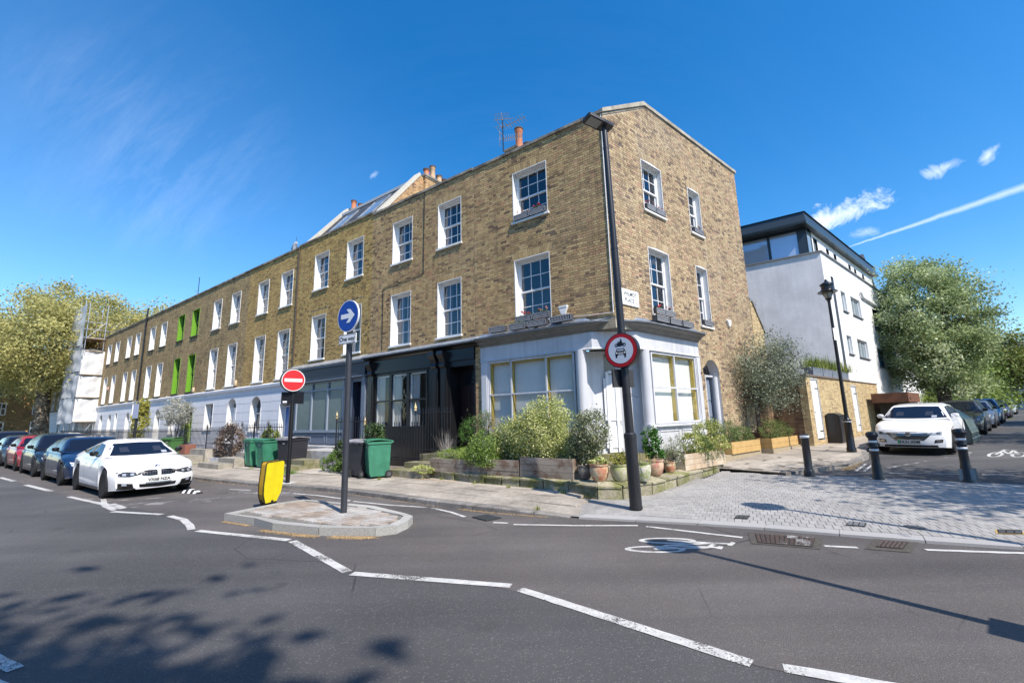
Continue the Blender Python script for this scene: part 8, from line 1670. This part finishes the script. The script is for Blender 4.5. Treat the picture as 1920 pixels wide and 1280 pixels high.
bush('airy white-flowered trailing plant right of the pink pot', 'trailing_plant', BT(.35, 1.1, .50), [(0, 0, .18, .30, .24, .30), (.15, 0, .42, .2, .2, .26)], 2800, .016, leaf_mat('white_fleck_leaf', (.08, .11, .04), (.22, .26, .10), .25, pale=(.68, .66, .64), pale_at=.82), 54)
bush('yellow-green variegated bush at the right end of the bed below the arched door', 'variegated_bush', BT(2.45, .95, .60), [(0, 0, .48, .48, .34, .42), (-.7, .05, .28, .40, .3, .32), (.3, -.1, .25, .3, .3, .3)], 6500, .026, leaf_mat('gold_variegated_leaf', (.10, .14, .02), (.34, .38, .09), .25, pale=(.62, .60, .28), pale_at=.72), 55)
bush('dark feathery shrub hanging over the bleached plank planter', 'feathery_shrub', BT(1.85, 1.08, .50), [(0, 0, .25, .34, .22, .34), (.25, -.08, .05, .22, .18, .22)], 2600, .024, leaf_mat('dark_feather_leaf', (.02, .06, .012), (.09, .19, .04), .3), 56, aspect=.16)
bush('loose green shrub in the long yellow planter against the brick wall', 'loose_shrub', BT(4.7, .5, .78), [(0, 0, .26, .48, .26, .36), (.9, 0, .20, .55, .25, .30)], 6000, .020, leaf_mat('loose_green_leaf', (.05, .09, .02), (.18, .24, .08), .3), 57)
bush('soft green bush with red leaves in the second yellow planter', 'loose_shrub', BT(7.3, .8, .80), [(-.25, 0, .28, .50, .28, .36), (.8, 0, .26, .55, .28, .32)], 7000, .018, leaf_mat('soft_green_leaf', (.07, .10, .03), (.22, .28, .08), .3, pale=(.34, .12, .06), pale_at=.95), 58)
# olive tree in a dark tub by the wall, shading the brickwork
mt = thing('plant_tub', 'dark rusty square tub under the silvery olive tree', 'planter', BT(7.15, .35, .45)); mb = MB(); mb.box(-.35, .35, -.3, .3, -.05, .55); obj('tub', mb, mat('rust_brown_tub', (.06, .03, .02), .8), W[mt.name], mt)
limb_tree('silvery olive tree against the brick side wall in a dark tub', 'olive_tree', 'tree', BT(7.15, .42, .9), (.8, .06), (.75, -.1, 2.15), (1.5, .95, 1.45), 24000, .030, L_olive, M_bark, 61, clusters=150, csz=.24, hollow=.2, n_main=6)
limb_tree('small dark pine-like shrub on the roof terrace behind the corner house', 'terrace_shrub', 'shrub', FB @ T(9.7, .9, 5.0), (.5, .04), (.1, 0, 1.15), (.55, .45, .45), 2200, .045, L_dark, M_bark, 62, clusters=26, csz=.12, hollow=.3, n_main=5)
# troughs on top of the garden wall with rosemary-like tufts
for k in range(4):
    x = 10.35 + k * 1.22; r = thing('wall_trough', 'grey metal trough of spiky green herbs on the garden wall, %s from the left' % ['first', 'second', 'third', 'fourth'][k], 'planter', FB @ T(x + .55, -1.2, 3.03), 'troughs on the garden wall'); mb = MB(); mb.box(x, x + 1.14, -1.36, -1.08, 3.03, 3.36, taper=-.02); obj('trough', mb, mat('grey_blue_trough', (.20, .23, .28), .5), FB, r)
    blades('', '', FB @ T(x + .3, -1.2, 3.32), 160, .62, .35, .012, leaf_mat('herb_leaf%d' % k, (.07, .10, .02), (.26 + .05 * (k % 2), .32, .07), .3), 70 + k, rad=.18, parent=r); blades('', '', FB @ T(x + .85, -1.2, 3.32), 160, .45, .30, .012, leaf_mat('herb_leafb%d' % k, (.06, .09, .02), (.22, .28, .06), .3), 80 + k, rad=.18, parent=r)
# window boxes of lattice plastic with geraniums
M_box = mat('grey_lattice_plastic', (.16, .17, .19), .5); M_boxd = mat('dark_lattice_plastic', (.06, .065, .075), .5); M_flow = mat('geranium_petal', (.50, .02, .05), .6, tone=.4); M_flowp = mat('pink_petal', (.55, .22, .18), .6, tone=.3); L_ger = leaf_mat('geranium_leaf', (.04, .06, .02), (.14, .18, .06), .2); L_dead = leaf_mat('brown_dry_leaf', (.09, .05, .03), (.24, .13, .07), .1)
def wbox(label, F, x, y, z, L=.52, flowers=None, leafm=None, dark=False, seed=0):
    r = thing('window_box', label, 'window box', F @ T(x, y, z), 'lattice window boxes on the corner house'); M = W[r.name]; h_, d = .17, .17; mb = MB(); mb.box(-L / 2 + .01, L / 2 - .01, -d / 2 + .01, d / 2, 0, h_ - .02)
    for a, b, c, e in ((-L / 2, L / 2, 0, .022), (-L / 2, L / 2, h_ - .025, h_), (-L / 2, -L / 2 + .02, 0, h_), (L / 2 - .02, L / 2, 0, h_)): mb.box(a, b, -d / 2, -d / 2 + .015, c, e)
    mb.box(-L / 2, -L / 2 + .015, -d / 2, d / 2, 0, h_); mb.box(L / 2 - .015, L / 2, -d / 2, d / 2, 0, h_); obj('box_shell', mb, M_boxd, M, r)
    lb = MB(); n = 12
    for i in range(n): x0 = -L / 2 + .03 + (L - .08) * i / n; lb.prism([(x0, -d / 2 + .004, .03), (x0 + .014, -d / 2 + .004, .03), (x0 + .014 + .03, -d / 2 + .004, h_ - .03), (x0 + .03, -d / 2 + .004, h_ - .03)], (0, -.006, 0))
    fm = MB()
    for a, b, c, e in ((-L / 2, L / 2, 0, .018), (-L / 2, L / 2, h_ - .018, h_), (-L / 2, -L / 2 + .014, 0, h_), (L / 2 - .014, L / 2, 0, h_)): fm.box(a, b, -d / 2 - .004, -d / 2, c, e)
    obj('lattice', lb, mat('pale_lattice', (.34, .35, .37), .5), M, r, kind='stuff'); obj('rim', fm, mat('pale_lattice', (.34, .35, .37), .5), M, r)
    if leafm: bush('', '', M @ T(0, 0, h_ - .03), [(0, 0, .05, L * .45, d * .5, .06)], 260, .022, leafm, seed, stems=0, parent=r)
    if flowers:
        r_ = np.random.default_rng(seed + 5); C = []; nf = flowers[1]
        for i in range(nf): c = np.array([r_.uniform(-L * .4, L * .4), r_.uniform(-.05, .05), h_ + r_.uniform(.06, .16)]); C.append(c + r_.normal(size=(26, 3)) * .016)
        C = np.concatenate(C); v, f, tt = leaf_quads(C, .014, r_.random(len(C)), seed=seed, aspect=.9); link('flowers', np_mesh('flowers', v, f, tt, [flowers[0]]), M, r)
    return r
wbox('left lattice box with red geraniums on the top sill of the street front', FA, -2.83, -.02, 7.79, .58, (M_flowp, 3), L_ger, True, 1); wbox('right lattice box with red geraniums on the top sill of the street front', FA, -2.23, -.02, 7.79, .56, (M_flow, 5), L_ger, True, 2)
wbox('left lattice box with red geraniums on the first-floor sill of the street front', FA, -2.84, -.03, 4.53, .58, (M_flow, 5), L_ger, False, 3); wbox('right lattice box with pink geraniums on the first-floor sill of the street front', FA, -2.23, -.03, 4.53, .56, (M_flowp, 4), L_ger, False, 4)
wbox('left pink-flowered box on the top sill of the side wall', FB, 2.06, -.01, 7.80, .48, (M_flowp, 4), None, False, 5); wbox('right pink-flowered box on the top sill of the side wall', FB, 2.58, -.01, 7.80, .48, (M_flowp, 4), L_dead, False, 6)
wbox('single small box on the narrow top window of the side wall', FB, 4.95, -.01, 7.81, .6, (M_flowp, 2), L_dead, False, 7); wbox('left red-flowered box on the first-floor sill of the side wall', FB, 2.08, -.02, 4.56, .5, (M_flow, 4), L_ger, False, 8)
wbox('right box with a few dry red heads on the first-floor sill of the side wall', FB, 2.6, -.02, 4.56, .5, (M_flowp, 2), L_dead, False, 9); wbox('single box with dry leaves on the narrow first-floor window of the side wall', FB, 4.97, -.02, 4.56, .6, None, L_dead, False, 10)
wbox('empty lattice box at the left end of the street-front shop cornice', FA, -3.75, -.20, 4.30, .6, None, None, False, 11); wbox('overgrown lattice box, second on the street-front shop cornice', FA, -2.98, -.20, 4.28, .6, None, L_ger, True, 12); wbox('lattice box, third on the street-front shop cornice, below the window', FA, -2.28, -.20, 4.28, .6, None, L_dead, False, 13); wbox('lattice box at the right on the street-front shop cornice, below the alarm', FA, -1.50, -.20, 4.29, .68, None, None, False, 14)
wbox('left brown-leaved box on the side shop cornice', FB, 1.85, -.20, 4.28, .62, None, L_dead, False, 15); wbox('middle brown-leaved box on the side shop cornice', FB, 2.55, -.20, 4.28, .62, None, L_dead, False, 16); wbox('right box with olive-brown leaves on the side shop cornice', FB, 3.25, -.20, 4.28, .62, None, L_ger, False, 17)
# plants along the terrace
bush('reddish-leaved bush behind the railing gate beside the green bins', 'reddish_bush', FA @ T(-17.6, -1.9, .2), [(0, 0, .75, .75, .5, .75)], 4200, .045, leaf_mat('red_green_leaf', (.09, .06, .04), (.26, .19, .14), .25, pale=(.55, .48, .46), pale_at=.85), 101)
bush('yellow-green leafy plant by the blue door', 'leafy_plant', FA @ T(-15.5, -1.2, .6), [(0, 0, .5, .4, .3, .45)], 1400, .06, leaf_mat('lime_leaf', (.12, .18, .03), (.38, .42, .10), .3), 102, cat_='plant')
bush('grey-white leafy small tree in front of the green-windowed house', 'pale_shrub', FA @ T(-27.0, -1.2, .3), [(0, 0, 2.2, 1.0, .8, .75)], 3600, .05, leaf_mat('grey_white_leaf', (.25, .25, .20), (.50, .50, .44), .3), 103, stems=9)
bush('dark climber over the arched green door', 'climbing_plant', FA @ T(-28.9, -.2, .3), [(0, 0, 2.3, .45, .3, .5), (.3, 0, 1.0, .2, .2, 1.2)], 2600, .05, leaf_mat('moss_leaf', (.05, .07, .02), (.18, .22, .05), .3), 104)
bush('bright yellow-green climbing shrub left of the parking post', 'climbing_plant', FA @ T(-32.0, -1.6, .2), [(0, 0, 1.6, .6, .5, 1.6), (.2, 0, 2.8, .4, .3, .6)], 4200, .07, leaf_mat('yellow_climber_leaf', (.22, .22, .03), (.50, .48, .12), .3), 105)
bush('green shrub between the steps and the black bins', 'green_bush', FA @ T(-9.0, -2.15, .15), [(0, 0, .25, .50, .4, .35), (.5, -.1, .15, .35, .3, .2), (-.1, .3, .7, .35, .3, .3)], 3600, .035, leaf_mat('fresh_low_leaf', (.04, .08, .015), (.18, .28, .06), .3), 106)
bush('white-flowered green plant behind the black bins', 'leafy_plant', FA @ T(-7.9, -1.55, .7), [(0, 0, .55, .45, .3, .4)], 2000, .040, leaf_mat('dark_gloss_leaf', (.02, .05, .015), (.10, .17, .05), .25, pale=(.6, .6, .5), pale_at=.95), 107)
bush('low cream-flecked ground cover beside the mossy steps', 'ground_cover', FA @ T(-5.0, -2.1, .25), [(0, 0, .1, .38, .22, .12)], 1800, .02, L_var, 108, stems=0)
for k, (u_, v_, n, s_) in enumerate(((10.2, -3.25, 240, .30), (10.0, -3.1, 160, .22), (.42, -2.38, 90, .07), (3.0, -2.2, 80, .07), (1.9, -2.3, 60, .06), (.0, -4.0, 40, .05), (13.0, -3.0, 60, .08), (6.0, -2.75, 70, .06), (17.5, -3.0, 160, .3), (4.3, -2.05, 60, .06))):
    blades(['bright green grass tuft on the footway before the mossy steps', 'smaller green grass tuft beside the bright one on the footway', 'weed tuft at the foot of the edging stones near the corner', 'weed tuft under the leftmost plank planter', 'weed tuft under the middle plank planter', 'tiny green weed growing in the kerb joint', 'low weeds under the green bins', 'weed tuft at the foot of the green bin by the steps', 'yellowish grass before the white railing plinth', 'small weed tuft by the bed corner'][k], 'weed_tuft', FA @ T(-u_, v_, .1), n, .10 if s_ < .1 else .14, s_ * .5, .004, leaf_mat('weed_leaf%d' % k, (.10, .14, .03), (.34, .36, .10) if k not in (0, 1) else (.20, .36, .07), .3), 120 + k, rad=s_ * .5)
# black shade post and heap shadows need nothing more; hedge far up the side street
def hedge(label, p, blobs, n, lf, lm, seed): return bush(label, 'hedge', G_(p.x, p.y), blobs, n, lf, lm, seed, cat_='hedge', stems=0)
hedge('clipped green hedge up the side street above the parked cars', B_(42, 2.2), [(0, 0, 1.4, 3.0, 2.5, 1.5), (5, 4, 1.5, 3, 3, 1.7)], 9000, .10, L_far, 140)
hedge('yellow-green low shrubbery behind the dark grey hatchback', B_(33, 2.2), [(0, 0, 1.0, 1.8, 1.2, 1.2), (1.5, 1.5, 1.3, 1.5, 1.2, 1.2)], 6000, .08, L_far, 141)
r = thing('site_container', 'brown timber-sided container top on a grey base, seen over the roof of the white estate', 'container', FB @ T(19.2, -2.2, .5)); mb = MB(); mb.box(17.7, 20.6, -2.9, -1.55, 1.98, 2.42); obj('timber_side', mb, mat('rusty_brown_timber', (.20, .085, .045), .8, col2=(.11, .05, .03), n1=4), FB, r); mb = MB(); mb.box(18.9, 20.5, -2.8, -1.6, .5, 1.98); obj('container_base', mb, mat('dull_grey_base', (.09, .09, .09), .8), FB, r)
mb = MB(); mb.tube([(-.035, -.03, 4.35), (-.03, -.03, 7.2), (-.035, -.03, 10.15)], .012, 5); mb.tube([(-.035, -.03, 4.35), (-1.2, -.03, 4.42), (-1.4, -.03, 4.55)], .01, 5); obj('cable', mb, M_white, FA, HC)
mb = MB(); mb.tube([(-9.6, -.03, 4.4), (-9.62, -.03, 6.9), (-7.3, -.03, 7.02), (-7.28, -.03, 10.2)], .011, 5); obj('cable', mb, M_black, FA, H2)
mb = MB(); mb.tube([(-16.25, -.05, 3.9), (-16.27, -.05, 10.3)], .035, 6); obj('cable', mb, mat('dark_brown_pipe', (.07, .05, .04), .7), FA, H3)
